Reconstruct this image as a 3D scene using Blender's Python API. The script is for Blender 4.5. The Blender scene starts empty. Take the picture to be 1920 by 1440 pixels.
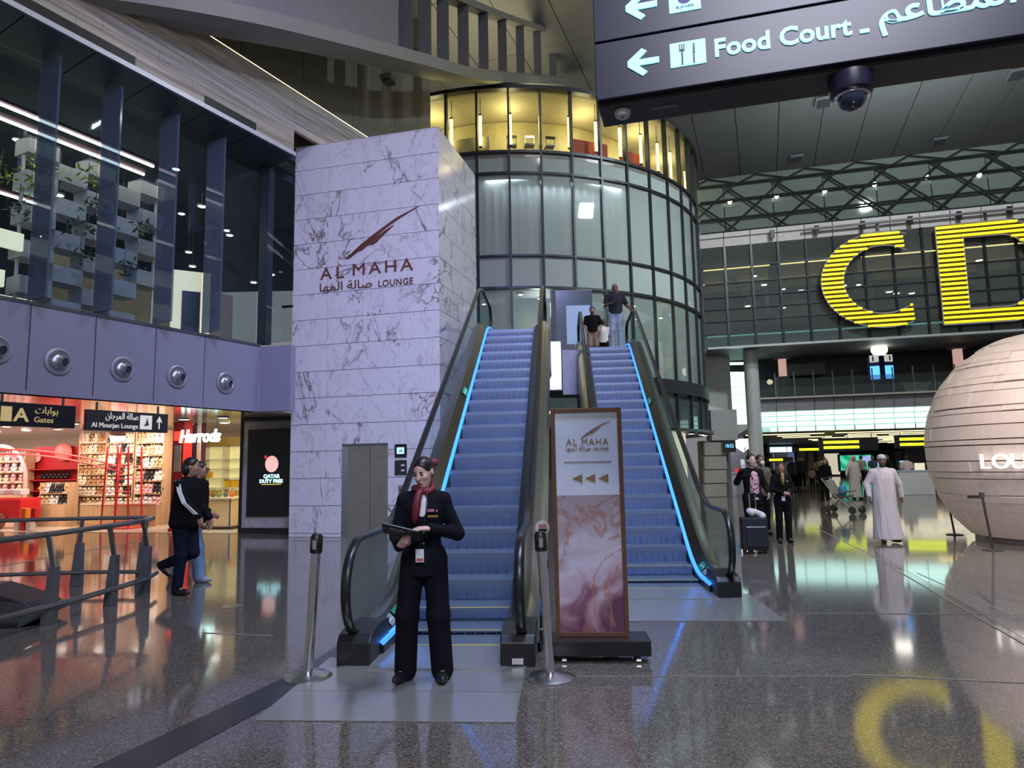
import bpy, bmesh, math, random
import numpy as np
from mathutils import Vector, Matrix
random.seed(7)
R = math.radians
scene = bpy.context.scene
COL = scene.collection

# ------------------------------------------------------------------ camera
FPX, CAMH = 1290.0, 1.6                      # focal length in pixels of the 1920x1440 frame, eye height
PITCH, ROLL = math.atan((872 - 720) / FPX), R(1.1)
cam = bpy.data.cameras.new('camera')
cam.sensor_width = 36.0
cam.lens = FPX / 1920 * 36.0
cam.clip_end = 400
cam_o = bpy.data.objects.new('camera', cam)
COL.objects.link(cam_o)
cam_o.location = (0, 0, CAMH)
cam_o.rotation_euler = (Matrix.Rotation(math.pi / 2 + PITCH, 3, 'X') @ Matrix.Rotation(-ROLL, 3, 'Z')).to_euler()
scene.camera = cam_o

# ------------------------------------------------------------------ world, large lights, exposure
world = bpy.data.worlds.new('world')
scene.world = world
world.use_nodes = True
bg = world.node_tree.nodes['Background']
bg.inputs[0].default_value = (0.34, 0.345, 0.365, 1)
bg.inputs[1].default_value = 0.62
vs = scene.view_settings
vs.view_transform = 'Standard'
vs.look = 'None'
vs.exposure = 0.0
vs.gamma = 1.0
vs.use_curve_mapping = False
cy = scene.cycles
cy.max_bounces = 6
cy.diffuse_bounces = 2
cy.glossy_bounces = 3
cy.transmission_bounces = 3
cy.transparent_max_bounces = 14
cy.caustics_reflective = False
cy.caustics_refractive = False
cy.sample_clamp_indirect = 5.0
cy.adaptive_threshold = 0.025


def area(name, loc, target, size, power, color, size_y=None, spread=180):
    l = bpy.data.lights.new(name, 'AREA')
    l.energy = power
    l.color = color
    l.shape = 'RECTANGLE'
    l.size = size
    l.size_y = size_y or size
    l.spread = R(spread)
    o = bpy.data.objects.new(name, l)
    COL.objects.link(o)
    o.location = loc
    d = Vector(target) - Vector(loc)
    o.rotation_euler = d.to_track_quat('-Z', 'Y').to_euler()
    return o


# violet LED washes of the hall, hung under the roof, on the lift tower and on the shop facade; the fills below are added
area('tower_wash', (1.5, 1.0, 13.0), (-3.6, 16.0, 5.0), 3.0, 240, (0.42, 0.44, 1.0), 2.0, 60)
area('hall_downlight', (5.0, 6.0, 20.5), (5.0, 8.0, 0.0), 1.5, 1000, (0.95, 0.90, 0.88), 1.5)
area('roof_fill_cool', (20.0, 32.0, 15.5), (20.0, 33.0, 30.0), 10.0, 650, (0.80, 0.94, 1.0), 10.0)  # added cool uplight that evens out the ceiling tone
area('drum_fill', (13.0, 13.0, 16.0), (6.0, 26.0, 8.0), .8, 230, (0.85, 0.97, 0.97), .8, 60)  # added fill that brightens the drum, mostly its right side
area('roof_fill_warm', (-1.0, 29.0, 16.2), (-1.0, 28.0, 30.0), 6.0, 420, (1.0, 0.90, 0.55), 6.0)  # added warm uplight that tints the roof panels over the drum olive
area('step_fill', (1.5, 3.0, 15.0), (.9, 10.0, 1.0), 2.0, 290, (0.42, 0.58, 1.0), 2.0, 60)  # added blue fill aimed down at the escalator steps
area('far_hall_light', (15.0, 14.0, 18.5), (15.0, 27.0, 6.0), .5, 1700, (0.85, 0.95, 0.93), .5)


area('front_fill', (1.0, -3.0, 7.5), (.2, 6.0, 1.2), 3.0, 540, (0.82, 0.83, 1.0), 2.0)  # added fill from behind the camera for the woman, sign and escalator

# ------------------------------------------------------------------ picture geometry
def ray(px, py):
    u, v = px - 960.0, 720.0 - py
    c, s = math.cos(ROLL), math.sin(ROLL)
    x, y = c * u + s * v, -s * u + c * v
    cy, sy = math.cos(PITCH), math.sin(PITCH)
    yf, z = FPX * cy - y * sy, FPX * sy + y * cy
    return x / yf, z / yf


def at(px, py, Y):
    a, b = ray(px, py)
    return Vector((a * Y, Y, CAMH + b * Y))


def onz(px, py, z=0.0):
    a, b = ray(px, py)
    Y = (z - CAMH) / b
    return Vector((a * Y, Y, z))


class Plane:
    """a vertical plane through (x0, y0) running along angle deg (0 = +X); s is the distance along it"""
    def __init__(self, x0, y0, deg):
        self.o = Vector((x0, y0, 0)); self.deg = deg
        self.u = Vector((math.cos(R(deg)), math.sin(R(deg)), 0))
        self.n = Vector((self.u.y, -self.u.x, 0))            # towards the viewer when u runs to the right
    def sz(self, px, py):
        a, b = ray(px, py)
        t = (self.o.x - a * self.o.y) / (a * self.u.y - self.u.x)
        Y = self.o.y + t * self.u.y
        return t, CAMH + b * Y
    k = 1.0                                                  # depth module of what is built on the plane
    def p(self, s, z, off=0.0):
        q = self.o + self.u * s + self.n * (off * self.k)
        return Vector((q.x, q.y, z))


# ------------------------------------------------------------------ materials
MATS = {}


def mat(name, col, rough=0.5, metal=0.0, emit=None, es=1.0, noise=0.0, nscale=6.0, spec=0.5, bump=0.0, bscale=40.0, coat=0.0, stretch=None, alpha=1.0):
    if name in MATS:
        return MATS[name]
    m = bpy.data.materials.new(name)
    m.use_nodes = True
    nt = m.node_tree
    b = nt.nodes['Principled BSDF']
    b.inputs['Base Color'].default_value = (*col, 1)
    b.inputs['Roughness'].default_value = rough
    b.inputs['Metallic'].default_value = metal
    b.inputs['Specular IOR Level'].default_value = spec
    b.inputs['Coat Weight'].default_value = coat
    b.inputs['Alpha'].default_value = alpha
    if emit:
        b.inputs['Emission Color'].default_value = (*emit, 1)
        b.inputs['Emission Strength'].default_value = es
    tc = nt.nodes.new('ShaderNodeTexCoord')
    src = tc.outputs['Object']
    if stretch:
        mp = nt.nodes.new('ShaderNodeMapping')
        mp.inputs['Scale'].default_value = stretch
        nt.links.new(src, mp.inputs[0]); src = mp.outputs[0]
    nz = nt.nodes.new('ShaderNodeTexNoise')
    nz.inputs['Scale'].default_value = nscale
    nz.inputs['Detail'].default_value = 3
    nt.links.new(src, nz.inputs['Vector'])
    n = noise if noise else 0.06
    rp = nt.nodes.new('ShaderNodeValToRGB')
    rp.color_ramp.elements[0].position = 0.3
    rp.color_ramp.elements[1].position = 0.7
    rp.color_ramp.elements[0].color = (*[c * (1 - n) for c in col], 1)
    rp.color_ramp.elements[1].color = (*[min(1, c * (1 + n)) for c in col], 1)
    nt.links.new(nz.outputs['Fac'], rp.inputs[0])
    nt.links.new(rp.outputs[0], b.inputs['Base Color'])
    if bump:
        n2 = nt.nodes.new('ShaderNodeTexNoise')
        n2.inputs['Scale'].default_value = bscale
        nt.links.new(src, n2.inputs['Vector'])
        bm_ = nt.nodes.new('ShaderNodeBump')
        bm_.inputs['Strength'].default_value = bump
        bm_.inputs['Distance'].default_value = 0.01 if bump < .9 else 0.06
        nt.links.new(n2.outputs['Fac'], bm_.inputs['Height'])
        nt.links.new(bm_.outputs[0], b.inputs['Normal'])
    MATS[name] = m
    return m


def glass(name, tint, clear=0.8, rough=0.02, refl=1.0, base=(0.05, 0.06, 0.07), ior=1.5):
    """pane: see-through share, mirror share by fresnel, the rest a dull body"""
    if name in MATS:
        return MATS[name]
    m = bpy.data.materials.new(name)
    m.use_nodes = True
    nt = m.node_tree
    nt.nodes.clear()
    out = nt.nodes.new('ShaderNodeOutputMaterial')
    tr = nt.nodes.new('ShaderNodeBsdfTransparent'); tr.inputs[0].default_value = (*tint, 1)
    df = nt.nodes.new('ShaderNodeBsdfDiffuse'); df.inputs[0].default_value = (*base, 1)
    gl = nt.nodes.new('ShaderNodeBsdfGlossy'); gl.inputs['Roughness'].default_value = rough
    gl.inputs[0].default_value = (refl, refl, refl, 1)
    m1 = nt.nodes.new('ShaderNodeMixShader'); m1.inputs[0].default_value = clear
    nt.links.new(df.outputs[0], m1.inputs[1]); nt.links.new(tr.outputs[0], m1.inputs[2])
    fr = nt.nodes.new('ShaderNodeFresnel'); fr.inputs[0].default_value = ior
    tc = nt.nodes.new('ShaderNodeTexCoord'); nz = nt.nodes.new('ShaderNodeTexNoise'); nz.inputs['Scale'].default_value = 0.7
    nt.links.new(tc.outputs['Object'], nz.inputs['Vector'])
    bp = nt.nodes.new('ShaderNodeBump'); bp.inputs['Strength'].default_value = 0.02
    nt.links.new(nz.outputs['Fac'], bp.inputs['Height']); nt.links.new(bp.outputs[0], gl.inputs['Normal'])
    m2 = nt.nodes.new('ShaderNodeMixShader')
    ge = nt.nodes.new('ShaderNodeNewGeometry')
    inv = nt.nodes.new('ShaderNodeMath'); inv.operation = 'SUBTRACT'; inv.inputs[0].default_value = 1.0
    nt.links.new(ge.outputs['Backfacing'], inv.inputs[1])
    mu = nt.nodes.new('ShaderNodeMath'); mu.operation = 'MULTIPLY'
    nt.links.new(fr.outputs[0], mu.inputs[0]); nt.links.new(inv.outputs[0], mu.inputs[1])
    nt.links.new(mu.outputs[0], m2.inputs[0]); nt.links.new(m1.outputs[0], m2.inputs[1]); nt.links.new(gl.outputs[0], m2.inputs[2])
    nt.links.new(m2.outputs[0], out.inputs[0])
    MATS[name] = m
    return m


def emis(name, col, strength):
    return mat(name, tuple(min(1, c) for c in col), 0.5, emit=col, es=strength)


ONES = 'zeroth first second third fourth fifth sixth seventh eighth ninth tenth eleventh twelfth thirteenth fourteenth fifteenth sixteenth seventeenth eighteenth nineteenth twentieth'.split()


def nth(n):
    return ONES[n] if n <= 20 else ('twenty-' + ONES[n - 20] if n < 30 else 'thirtieth')


def label_row(things, text_):
    """each lamp of a scattered kind named by its order across the view"""
    for i, o in enumerate(sorted(things, key=lambda o: o.location.x / o.location.y)):
        o['label'] = text_ % nth(i + 1)


# ------------------------------------------------------------------ mesh helpers
class MB:
    def __init__(self):
        self.v = []; self.f = []
    def add(self, vs, fs):
        n = len(self.v)
        self.v += [tuple(p) for p in vs]
        self.f += [tuple(i + n for i in f) for f in fs]
        return self
    def box(self, c, s, rz=0.0, ry=0.0, rx=0.0):
        M = Matrix.Rotation(rz, 3, 'Z') @ Matrix.Rotation(ry, 3, 'Y') @ Matrix.Rotation(rx, 3, 'X')
        c = Vector(c)
        vs = [c + M @ Vector((sx * s[0] / 2, sy * s[1] / 2, sz * s[2] / 2)) for sz in (-1, 1) for sy in (-1, 1) for sx in (-1, 1)]
        return self.add(vs, [(0, 2, 3, 1), (4, 5, 7, 6), (0, 1, 5, 4), (2, 6, 7, 3), (0, 4, 6, 2), (1, 3, 7, 5)])
    def bar(self, a, b, w, h, up=(0, 0, 1)):
        """box beam from a to b, w wide and h high"""
        a, b = Vector(a), Vector(b)
        d = (b - a).normalized(); up = Vector(up)
        s = d.cross(up)
        if s.length < 1e-5:
            s = d.cross(Vector((1, 0, 0)))
        s.normalize(); t = s.cross(d)
        vs = [p + s * (i * w / 2) + t * (j * h / 2) for p in (a, b) for i, j in ((-1, -1), (1, -1), (1, 1), (-1, 1))]
        return self.add(vs, [(0, 1, 2, 3), (7, 6, 5, 4), (0, 4, 5, 1), (1, 5, 6, 2), (2, 6, 7, 3), (3, 7, 4, 0)])
    def prism(self, poly, d):
        """closed polygon of 3D points pushed along vector d"""
        n = len(poly); d = Vector(d)
        vs = [Vector(p) for p in poly] + [Vector(p) + d for p in poly]
        fs = [tuple(range(n)), tuple(range(2 * n - 1, n - 1, -1))] + [(i, i + n, (i + 1) % n + n, (i + 1) % n) for i in range(n)]
        return self.add(vs, fs)
    def tube(self, path, r, n=8, closed=False, caps=True):
        path = [Vector(p) for p in path]
        m = len(path)
        rs = r if isinstance(r, (list, tuple)) else [r] * m
        rings = []
        prev = None
        for i, p in enumerate(path):
            if closed:
                d = path[(i + 1) % m] - path[i - 1]
            else:
                d = path[min(i + 1, m - 1)] - path[max(i - 1, 0)]
            d.normalize()
            if prev is None:
                s = d.cross(Vector((0, 0, 1)))
                if s.length < 1e-3:
                    s = d.cross(Vector((1, 0, 0)))
            else:
                s = prev - d * prev.dot(d)
            s.normalize(); prev = s
            t = s.cross(d)
            rings.append([p + (s * math.cos(2 * math.pi * k / n) + t * math.sin(2 * math.pi * k / n)) * rs[i] for k in range(n)])
        vs = [q for rg in rings for q in rg]
        fs = []
        for i in range(m if closed else m - 1):
            j = (i + 1) % m
            for k in range(n):
                fs.append((i * n + k, i * n + (k + 1) % n, j * n + (k + 1) % n, j * n + k))
        if caps and not closed:
            fs.append(tuple(range(n - 1, -1, -1))); fs.append(tuple((m - 1) * n + k for k in range(n)))
        return self.add(vs, fs)
    def sweep(self, path, prof, closed_prof=True, side=None):
        """profile of (side, up) offsets carried along a path, up stays vertical; side: fixed side vector"""
        path = [Vector(p) for p in path]
        m, n = len(path), len(prof)
        vs = []
        for i, p in enumerate(path):
            d = path[min(i + 1, m - 1)] - path[max(i - 1, 0)]
            s = Vector(side) if side else Vector((d.y, -d.x, 0)).normalized()
            for a, b in prof:
                vs.append(p + s * a + Vector((0, 0, b)))
        fs = []
        for i in range(m - 1):
            for k in range(n if closed_prof else n - 1):
                fs.append((i * n + k, i * n + (k + 1) % n, (i + 1) * n + (k + 1) % n, (i + 1) * n + k))
        if closed_prof:
            fs.append(tuple(range(n - 1, -1, -1))); fs.append(tuple((m - 1) * n + k for k in range(n)))
        return self.add(vs, fs)
    def lathe(self, prof, n=24, c=(0, 0, 0), M=None):
        """prof of (radius, z)"""
        c = Vector(c); vs = []; fs = []
        for r, z in prof:
            for k in range(n):
                q = Vector((r * math.cos(2 * math.pi * k / n), r * math.sin(2 * math.pi * k / n), z))
                vs.append(c + (M @ q if M else q))
        m = len(prof)
        for i in range(m - 1):
            for k in range(n):
                fs.append((i * n + k, i * n + (k + 1) % n, (i + 1) * n + (k + 1) % n, (i + 1) * n + k))
        if prof[0][0] > 1e-6: fs.append(tuple(range(n - 1, -1, -1)))
        if prof[-1][0] > 1e-6: fs.append(tuple((m - 1) * n + k for k in range(n)))
        return self.add(vs, fs)
    def ell(self, c, r, n=12, m=8, M=None):
        prof = [(max(math.sin(math.pi * i / m), 1e-7), -math.cos(math.pi * i / m)) for i in range(m + 1)]
        S = Matrix.Diagonal(Vector(r))
        return self.lathe(prof, n, c, (M @ S) if M else S)
    def poly(self, pts):
        return self.add(pts, [tuple(range(len(pts)))])
    def grid(self, fn, nu, nv):
        vs = [fn(i / nu, j / nv) for j in range(nv + 1) for i in range(nu + 1)]
        w = nu + 1
        return self.add(vs, [(j * w + i, j * w + i + 1, (j + 1) * w + i + 1, (j + 1) * w + i) for j in range(nv) for i in range(nu)])
    def mesh(self, name, m, smooth=False, bevel=0.0):
        me = bpy.data.meshes.new(name)
        me.from_pydata(self.v, [], self.f)
        me.update()
        bm = bmesh.new(); bm.from_mesh(me)
        bmesh.ops.remove_doubles(bm, verts=bm.verts, dist=1e-5)
        if bevel:
            ed = [e for e in bm.edges if len(e.link_faces) == 2 and e.calc_face_angle(0) > 0.6]
            bmesh.ops.bevel(bm, geom=ed, offset=bevel, segments=2, affect='EDGES', profile=0.6)
        bmesh.ops.recalc_face_normals(bm, faces=bm.faces)
        bm.to_mesh(me); bm.free()
        if smooth:
            for p in me.polygons: p.use_smooth = True
            if smooth != 'all':
                me.set_sharp_from_angle(angle=R(40))
        if m: me.materials.append(m)
        return me
    def build(self, name, m, parent=None, smooth=False, bevel=0.0):
        return link(name, self.mesh(name, m, smooth, bevel), parent)


def link(name, data, parent=None, loc=None, rz=None):
    o = bpy.data.objects.new(name, data)
    COL.objects.link(o)
    if parent: o.parent = parent
    if loc is not None: o.location = loc
    if rz is not None: o.rotation_euler = (0, 0, rz)
    return o


def tag(o, label=None, cat=None, group=None, kind=None):
    if label: o['label'] = label
    if cat: o['category'] = cat
    if group: o['group'] = group
    if kind: o['kind'] = kind
    return o


def thing(name, label, cat, loc=(0, 0, 0), rz=0.0, group=None):
    return tag(link(name, None, None, Vector(loc), rz), label, cat, group)


def struct(o, label=None):
    return tag(o, label, None, None, 'structure')


def copy_tree(o, parent=None):
    c = o.copy(); COL.objects.link(c); c.parent = parent
    for ch in list(o.children):
        copy_tree(ch, c)
    return c


# ------------------------------------------------------------------ lettering
AR = {'ا': '\uFE8D\uFE8E\uFE8D\uFE8E', 'ل': '\uFEDD\uFEDE\uFEDF\uFEE0', 'م': '\uFEE1\uFEE2\uFEE3\uFEE4', 'ط': '\uFEC1\uFEC2\uFEC3\uFEC4',
      'ع': '\uFEC9\uFECA\uFECB\uFECC', 'ص': '\uFEB9\uFEBA\uFEBB\uFEBC', 'ة': '\uFE93\uFE94\uFE93\uFE94', 'ه': '\uFEE9\uFEEA\uFEEB\uFEEC',
      'ب': '\uFE8F\uFE90\uFE91\uFE92', 'و': '\uFEED\uFEEE\uFEED\uFEEE', 'ت': '\uFE95\uFE96\uFE97\uFE98', 'ن': '\uFEE5\uFEE6\uFEE7\uFEE8',
      'ج': '\uFE9D\uFE9E\uFE9F\uFEA0', 'ر': '\uFEAD\uFEAE\uFEAD\uFEAE'}
NOJOIN = 'اورة'


def arabic(s):
    out = []
    for i, ch in enumerate(s):
        if ch not in AR:
            out.append(ch); continue
        pre = i > 0 and s[i - 1] in AR and s[i - 1] not in NOJOIN
        nxt = i + 1 < len(s) and s[i + 1] in AR and ch not in NOJOIN
        out.append(AR[ch][(3 if nxt else 1) if pre else (2 if nxt else 0)])
    return ''.join(reversed(out))


def text(body, size, depth, m, parent, name='lettering', origin=(0, 0, 0), U=(1, 0, 0), V=(0, 0, 1), width=None, align='L', bold=0.0, shear=0.0, spacing=1.0, split=False):
    """flat lettering in the plane spanned by U, V with its back at origin; thickness towards U x V"""
    c = bpy.data.curves.new('t', 'FONT')
    c.body = body; c.size = size; c.extrude = depth / 2; c.resolution_u = 3; c.offset = bold; c.shear = shear; c.space_character = spacing
    o = bpy.data.objects.new('t', c)
    COL.objects.link(o)
    dg = bpy.context.evaluated_depsgraph_get()
    me = bpy.data.meshes.new_from_object(o.evaluated_get(dg))
    bpy.data.objects.remove(o); bpy.data.curves.remove(c)
    xs = [v.co.x for v in me.vertices]
    x0, x1 = min(xs), max(xs)
    k = width / (x1 - x0) if width else 1.0
    U, V = Vector(U).normalized(), Vector(V).normalized()
    W = U.cross(V)
    sh = {'L': 0, 'C': -(x1 - x0) * k / 2, 'R': -(x1 - x0) * k}[align]
    for v in me.vertices:
        q = Vector(origin) + U * ((v.co.x - x0) * k + sh) + V * v.co.y + W * (v.co.z + depth / 2)
        v.co = q
    me.materials.clear(); me.materials.append(m)
    me.name = name
    if not split:
        return link(name, me, parent)
    # every letter a mesh of its own: islands that overlap along U belong to one letter
    nv = len(me.vertices); lab = list(range(nv))
    def find(i):
        while lab[i] != i:
            lab[i] = lab[lab[i]]; i = lab[i]
        return i
    for e in me.edges:
        a, b = find(e.vertices[0]), find(e.vertices[1])
        if a != b: lab[a] = b
    isl = {}
    for i in range(nv): isl.setdefault(find(i), []).append(i)
    rng = sorted([[min(me.vertices[i].co.dot(U) for i in g), max(me.vertices[i].co.dot(U) for i in g), g] for g in isl.values()], key=lambda t: t[0])
    out = []
    for a, b, g in rng:
        if out and min(b, out[-1][1]) - a > .45 * min(b - a, out[-1][1] - out[-1][0]):
            out[-1][1] = max(b, out[-1][1]); out[-1][2] = out[-1][2] + g
        else: out.append([a, b, list(g)])
    last = None
    for a, b, g in out:
        idx = {i: k for k, i in enumerate(g)}
        m2 = bpy.data.meshes.new('letter')
        m2.from_pydata([me.vertices[i].co for i in g], [], [tuple(idx[i] for i in p.vertices) for p in me.polygons if p.vertices[0] in idx])
        m2.materials.append(m)
        last = link('letter', m2, parent)
    return last

def wparent(o, parent):
    """keep a child built in world coordinates where it is"""
    o.parent = parent
    o.matrix_parent_inverse = (Matrix.Translation(parent.location) @ Matrix.Rotation(parent.rotation_euler.z, 4, 'Z')).inverted()
    return o


def wbuild(mb, name, m, parent, smooth=False, bevel=0.0):
    return wparent(mb.build(name, m, None, smooth, bevel), parent)


# ------------------------------------------------------------------ surface materials
def terrazzo(name, dark, light, tint, rough):
    m = bpy.data.materials.new(name); m.use_nodes = True
    nt = m.node_tree; b = nt.nodes['Principled BSDF']
    tc = nt.nodes.new('ShaderNodeTexCoord')
    vo = nt.nodes.new('ShaderNodeTexVoronoi'); vo.inputs['Scale'].default_value = 115
    nt.links.new(tc.outputs['Object'], vo.inputs['Vector'])
    sep = nt.nodes.new('ShaderNodeSeparateColor'); nt.links.new(vo.outputs['Color'], sep.inputs[0])
    rp = nt.nodes.new('ShaderNodeValToRGB'); rp.color_ramp.interpolation = 'CONSTANT'
    e = rp.color_ramp.elements
    e[0].position = 0.0; e[0].color = (*dark, 1)
    e[1].position = 0.22; e[1].color = (*tint, 1)
    x = e.new(0.72); x.color = (*[t * 1.25 for t in tint], 1)
    x = e.new(0.88); x.color = (*light, 1)
    nt.links.new(sep.outputs[0], rp.inputs[0])
    nt.links.new(rp.outputs[0], b.inputs['Base Color'])
    nz = nt.nodes.new('ShaderNodeTexNoise'); nz.inputs['Scale'].default_value = 0.9; nz.inputs['Detail'].default_value = 4
    nt.links.new(tc.outputs['Object'], nz.inputs['Vector'])
    mr = nt.nodes.new('ShaderNodeMapRange'); mr.inputs[3].default_value = rough * 0.8; mr.inputs[4].default_value = rough * 1.3
    nt.links.new(nz.outputs['Fac'], mr.inputs[0]); nt.links.new(mr.outputs[0], b.inputs['Roughness'])
    b.inputs['Specular IOR Level'].default_value = 0.85
    b.inputs['IOR'].default_value = 1.6
    return m


def marble(name, base, vein, soft):
    m = bpy.data.materials.new(name); m.use_nodes = True
    nt = m.node_tree; b = nt.nodes['Principled BSDF']
    tc = nt.nodes.new('ShaderNodeTexCoord')
    oi = nt.nodes.new('ShaderNodeObjectInfo')
    va = nt.nodes.new('ShaderNodeVectorMath'); va.operation = 'ADD'
    vm = nt.nodes.new('ShaderNodeVectorMath'); vm.operation = 'SCALE'; vm.inputs['Scale'].default_value = 1.5
    nt.links.new(oi.outputs['Random'], vm.inputs[0])
    nt.links.new(tc.outputs['Object'], va.inputs[0]); nt.links.new(vm.outputs[0], va.inputs[1])
    mp = nt.nodes.new('ShaderNodeMapping'); mp.inputs['Rotation'].default_value = (0.0, 0.65, 0.0); mp.inputs['Scale'].default_value = (1.0, 1.0, 0.55)
    nt.links.new(va.outputs[0], mp.inputs[0])

    def veins(scale, dist, width):
        n1 = nt.nodes.new('ShaderNodeTexNoise'); n1.inputs['Scale'].default_value = scale; n1.inputs['Detail'].default_value = 6
        n1.inputs['Roughness'].default_value = 0.6; n1.inputs['Distortion'].default_value = dist
        nt.links.new(mp.outputs[0], n1.inputs['Vector'])
        s = nt.nodes.new('ShaderNodeMath'); s.operation = 'SUBTRACT'; s.inputs[1].default_value = 0.5; nt.links.new(n1.outputs['Fac'], s.inputs[0])
        a = nt.nodes.new('ShaderNodeMath'); a.operation = 'ABSOLUTE'; nt.links.new(s.outputs[0], a.inputs[0])
        r = nt.nodes.new('ShaderNodeMapRange'); r.inputs[1].default_value = 0; r.inputs[2].default_value = width; r.inputs[3].default_value = 1; r.inputs[4].default_value = 0
        nt.links.new(a.outputs[0], r.inputs[0])
        return r.outputs[0]
    v1 = veins(0.62, 0.8, 0.013); v2 = veins(1.7, 1.1, 0.016)
    g = nt.nodes.new('ShaderNodeTexNoise'); g.inputs['Scale'].default_value = 0.9; nt.links.new(mp.outputs[0], g.inputs['Vector'])
    gr = nt.nodes.new('ShaderNodeMapRange'); gr.inputs[1].default_value = .40; gr.inputs[2].default_value = .58; nt.links.new(g.outputs['Fac'], gr.inputs[0])
    g1 = nt.nodes.new('ShaderNodeMath'); g1.operation = 'MULTIPLY'; nt.links.new(v1, g1.inputs[0]); nt.links.new(gr.outputs[0], g1.inputs[1])
    m1 = nt.nodes.new('ShaderNodeMix'); m1.data_type = 'RGBA'; m1.inputs[6].default_value = (*base, 1); m1.inputs[7].default_value = (*soft, 1)
    nt.links.new(v2, m1.inputs[0])
    m2 = nt.nodes.new('ShaderNodeMix'); m2.data_type = 'RGBA'; m2.inputs[7].default_value = (*vein, 1)
    nt.links.new(m1.outputs[2], m2.inputs[6]); nt.links.new(g1.outputs[0], m2.inputs[0])
    nt.links.new(m2.outputs[2], b.inputs['Base Color'])
    b.inputs['Roughness'].default_value = 0.12
    return m


def travertine(name):
    m = bpy.data.materials.new(name); m.use_nodes = True
    nt = m.node_tree; b = nt.nodes['Principled BSDF']
    tc = nt.nodes.new('ShaderNodeTexCoord')
    mp = nt.nodes.new('ShaderNodeMapping'); mp.inputs['Rotation'].default_value = (0, 0, R(-63)); mp.inputs['Scale'].default_value = (1, 1, 1)
    nt.links.new(tc.outputs['Object'], mp.inputs[0])
    m2 = nt.nodes.new('ShaderNodeMapping'); m2.inputs['Scale'].default_value = (0.25, 1, 7)
    nt.links.new(mp.outputs[0], m2.inputs[0])
    nz = nt.nodes.new('ShaderNodeTexNoise'); nz.inputs['Scale'].default_value = 1.6; nz.inputs['Detail'].default_value = 8; nz.inputs['Distortion'].default_value = 0.4
    nt.links.new(m2.outputs[0], nz.inputs['Vector'])
    rp = nt.nodes.new('ShaderNodeValToRGB')
    rp.color_ramp.elements[0].position = .33; rp.color_ramp.elements[0].color = (.23, .195, .145, 1)
    rp.color_ramp.elements[1].position = .66; rp.color_ramp.elements[1].color = (.54, .495, .40, 1)
    nt.links.new(nz.outputs['Fac'], rp.inputs[0]); nt.links.new(rp.outputs[0], b.inputs['Base Color'])
    b.inputs['Roughness'].default_value = .4
    return m


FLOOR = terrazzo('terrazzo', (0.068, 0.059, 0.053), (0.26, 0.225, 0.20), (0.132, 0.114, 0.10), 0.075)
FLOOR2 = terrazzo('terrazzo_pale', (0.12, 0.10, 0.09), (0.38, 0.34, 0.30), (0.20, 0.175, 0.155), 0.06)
MARBLE = marble('marble', (0.72, 0.70, 0.70), (0.17, 0.12, 0.115), (0.54, 0.51, 0.52))
STONE = travertine('travertine')
lilac = mat('lilac_panel', (0.26, 0.265, 0.35), 0.45, noise=.03, nscale=1.0)
darkpanel = mat('dark_blue_panel', (0.035, 0.042, 0.06), 0.4)
black = mat('black_plastic', (0.012, 0.012, 0.014), 0.35)
jointm = mat('joint_dark', (0.03, 0.03, 0.035), 0.8)  # dark backing that shows in the open joints between panels
steel = mat('brushed_steel', (0.55, 0.55, 0.57), 0.28, 1.0, bump=.05, bscale=200)
chrome = mat('chrome', (0.75, 0.76, 0.80), 0.12, 1.0)
bronze = mat('bronze_deck', (0.17, 0.145, 0.10), 0.32, 1.0)
plate = mat('landing_plate', (0.46, 0.45, 0.43), 0.22, 0.6, noise=.05, nscale=3)
strip_dark = mat('dark_floor_strip', (0.03, 0.03, 0.033), 0.22)
ceil_m = mat('ceiling_panel', (0.23, 0.23, 0.22), 0.6, noise=.05, nscale=.5)
mull = mat('mullion', (0.035, 0.04, 0.05), 0.4, 0.6)
white_m = mat('white_paint', (0.72, 0.71, 0.70), 0.5)
grey_m = mat('grey_paint', (0.28, 0.28, 0.30), 0.5)
dgrey = mat('dark_grey_paint', (0.08, 0.08, 0.09), 0.5)
oak = mat('pale_oak', (0.55, 0.36, 0.20), 0.4, noise=.15, nscale=4, stretch=(1, 1, .15))

# ------------------------------------------------------------------ floor
fl = MB().poly([(-45, -4, 0), (75, -4, 0), (75, 95, 0), (-45, 95, 0)]).build('floor', FLOOR)
struct(fl, 'grey speckled polished terrazzo floor of the hall')
# paler floor field on the far right, joint strips and the dark curved band
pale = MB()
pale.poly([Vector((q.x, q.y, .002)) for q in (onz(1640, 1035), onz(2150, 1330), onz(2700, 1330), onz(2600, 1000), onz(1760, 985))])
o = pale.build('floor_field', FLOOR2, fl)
for a, b, w in (((1630, 1040), (2080, 1300), .02), ((1600, 1265), (2300, 1300), .015), ((1080, 1268), (1600, 1268), .012), ((1400, 1150), (1930, 1152), .012),
                ((0, 1062), (330, 1002), .03), ((380, 1187), (510, 1192), .015), ((1720, 1075), (1900, 1155), .02), ((1690, 1068), (1530, 990), .015)):
    p, q = onz(*a), onz(*b)
    p.z = q.z = .003
    MB().bar(p, q, w, .004).build('joint_strip', mat('brass_joint', (.42, .40, .36), .3, .5), fl)
lo = [onz(*p) for p in ((20, 1560), (289, 1440), (430, 1365), (574, 1288), (640, 1240), (700, 1200))]
hi = [onz(*p) for p in ((-150, 1560), (172, 1440), (350, 1358), (528, 1273), (600, 1232), (668, 1190))]
band = MB()
pts = [Vector((q.x, q.y, .003)) for q in lo + hi[::-1]]
n = len(lo)
band.add(pts, [(i, i + 1, 2 * n - 2 - i, 2 * n - 1 - i) for i in range(n - 1)])
band.build('dark_band', strip_dark, fl)
c = onz(436, 1137)
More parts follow.
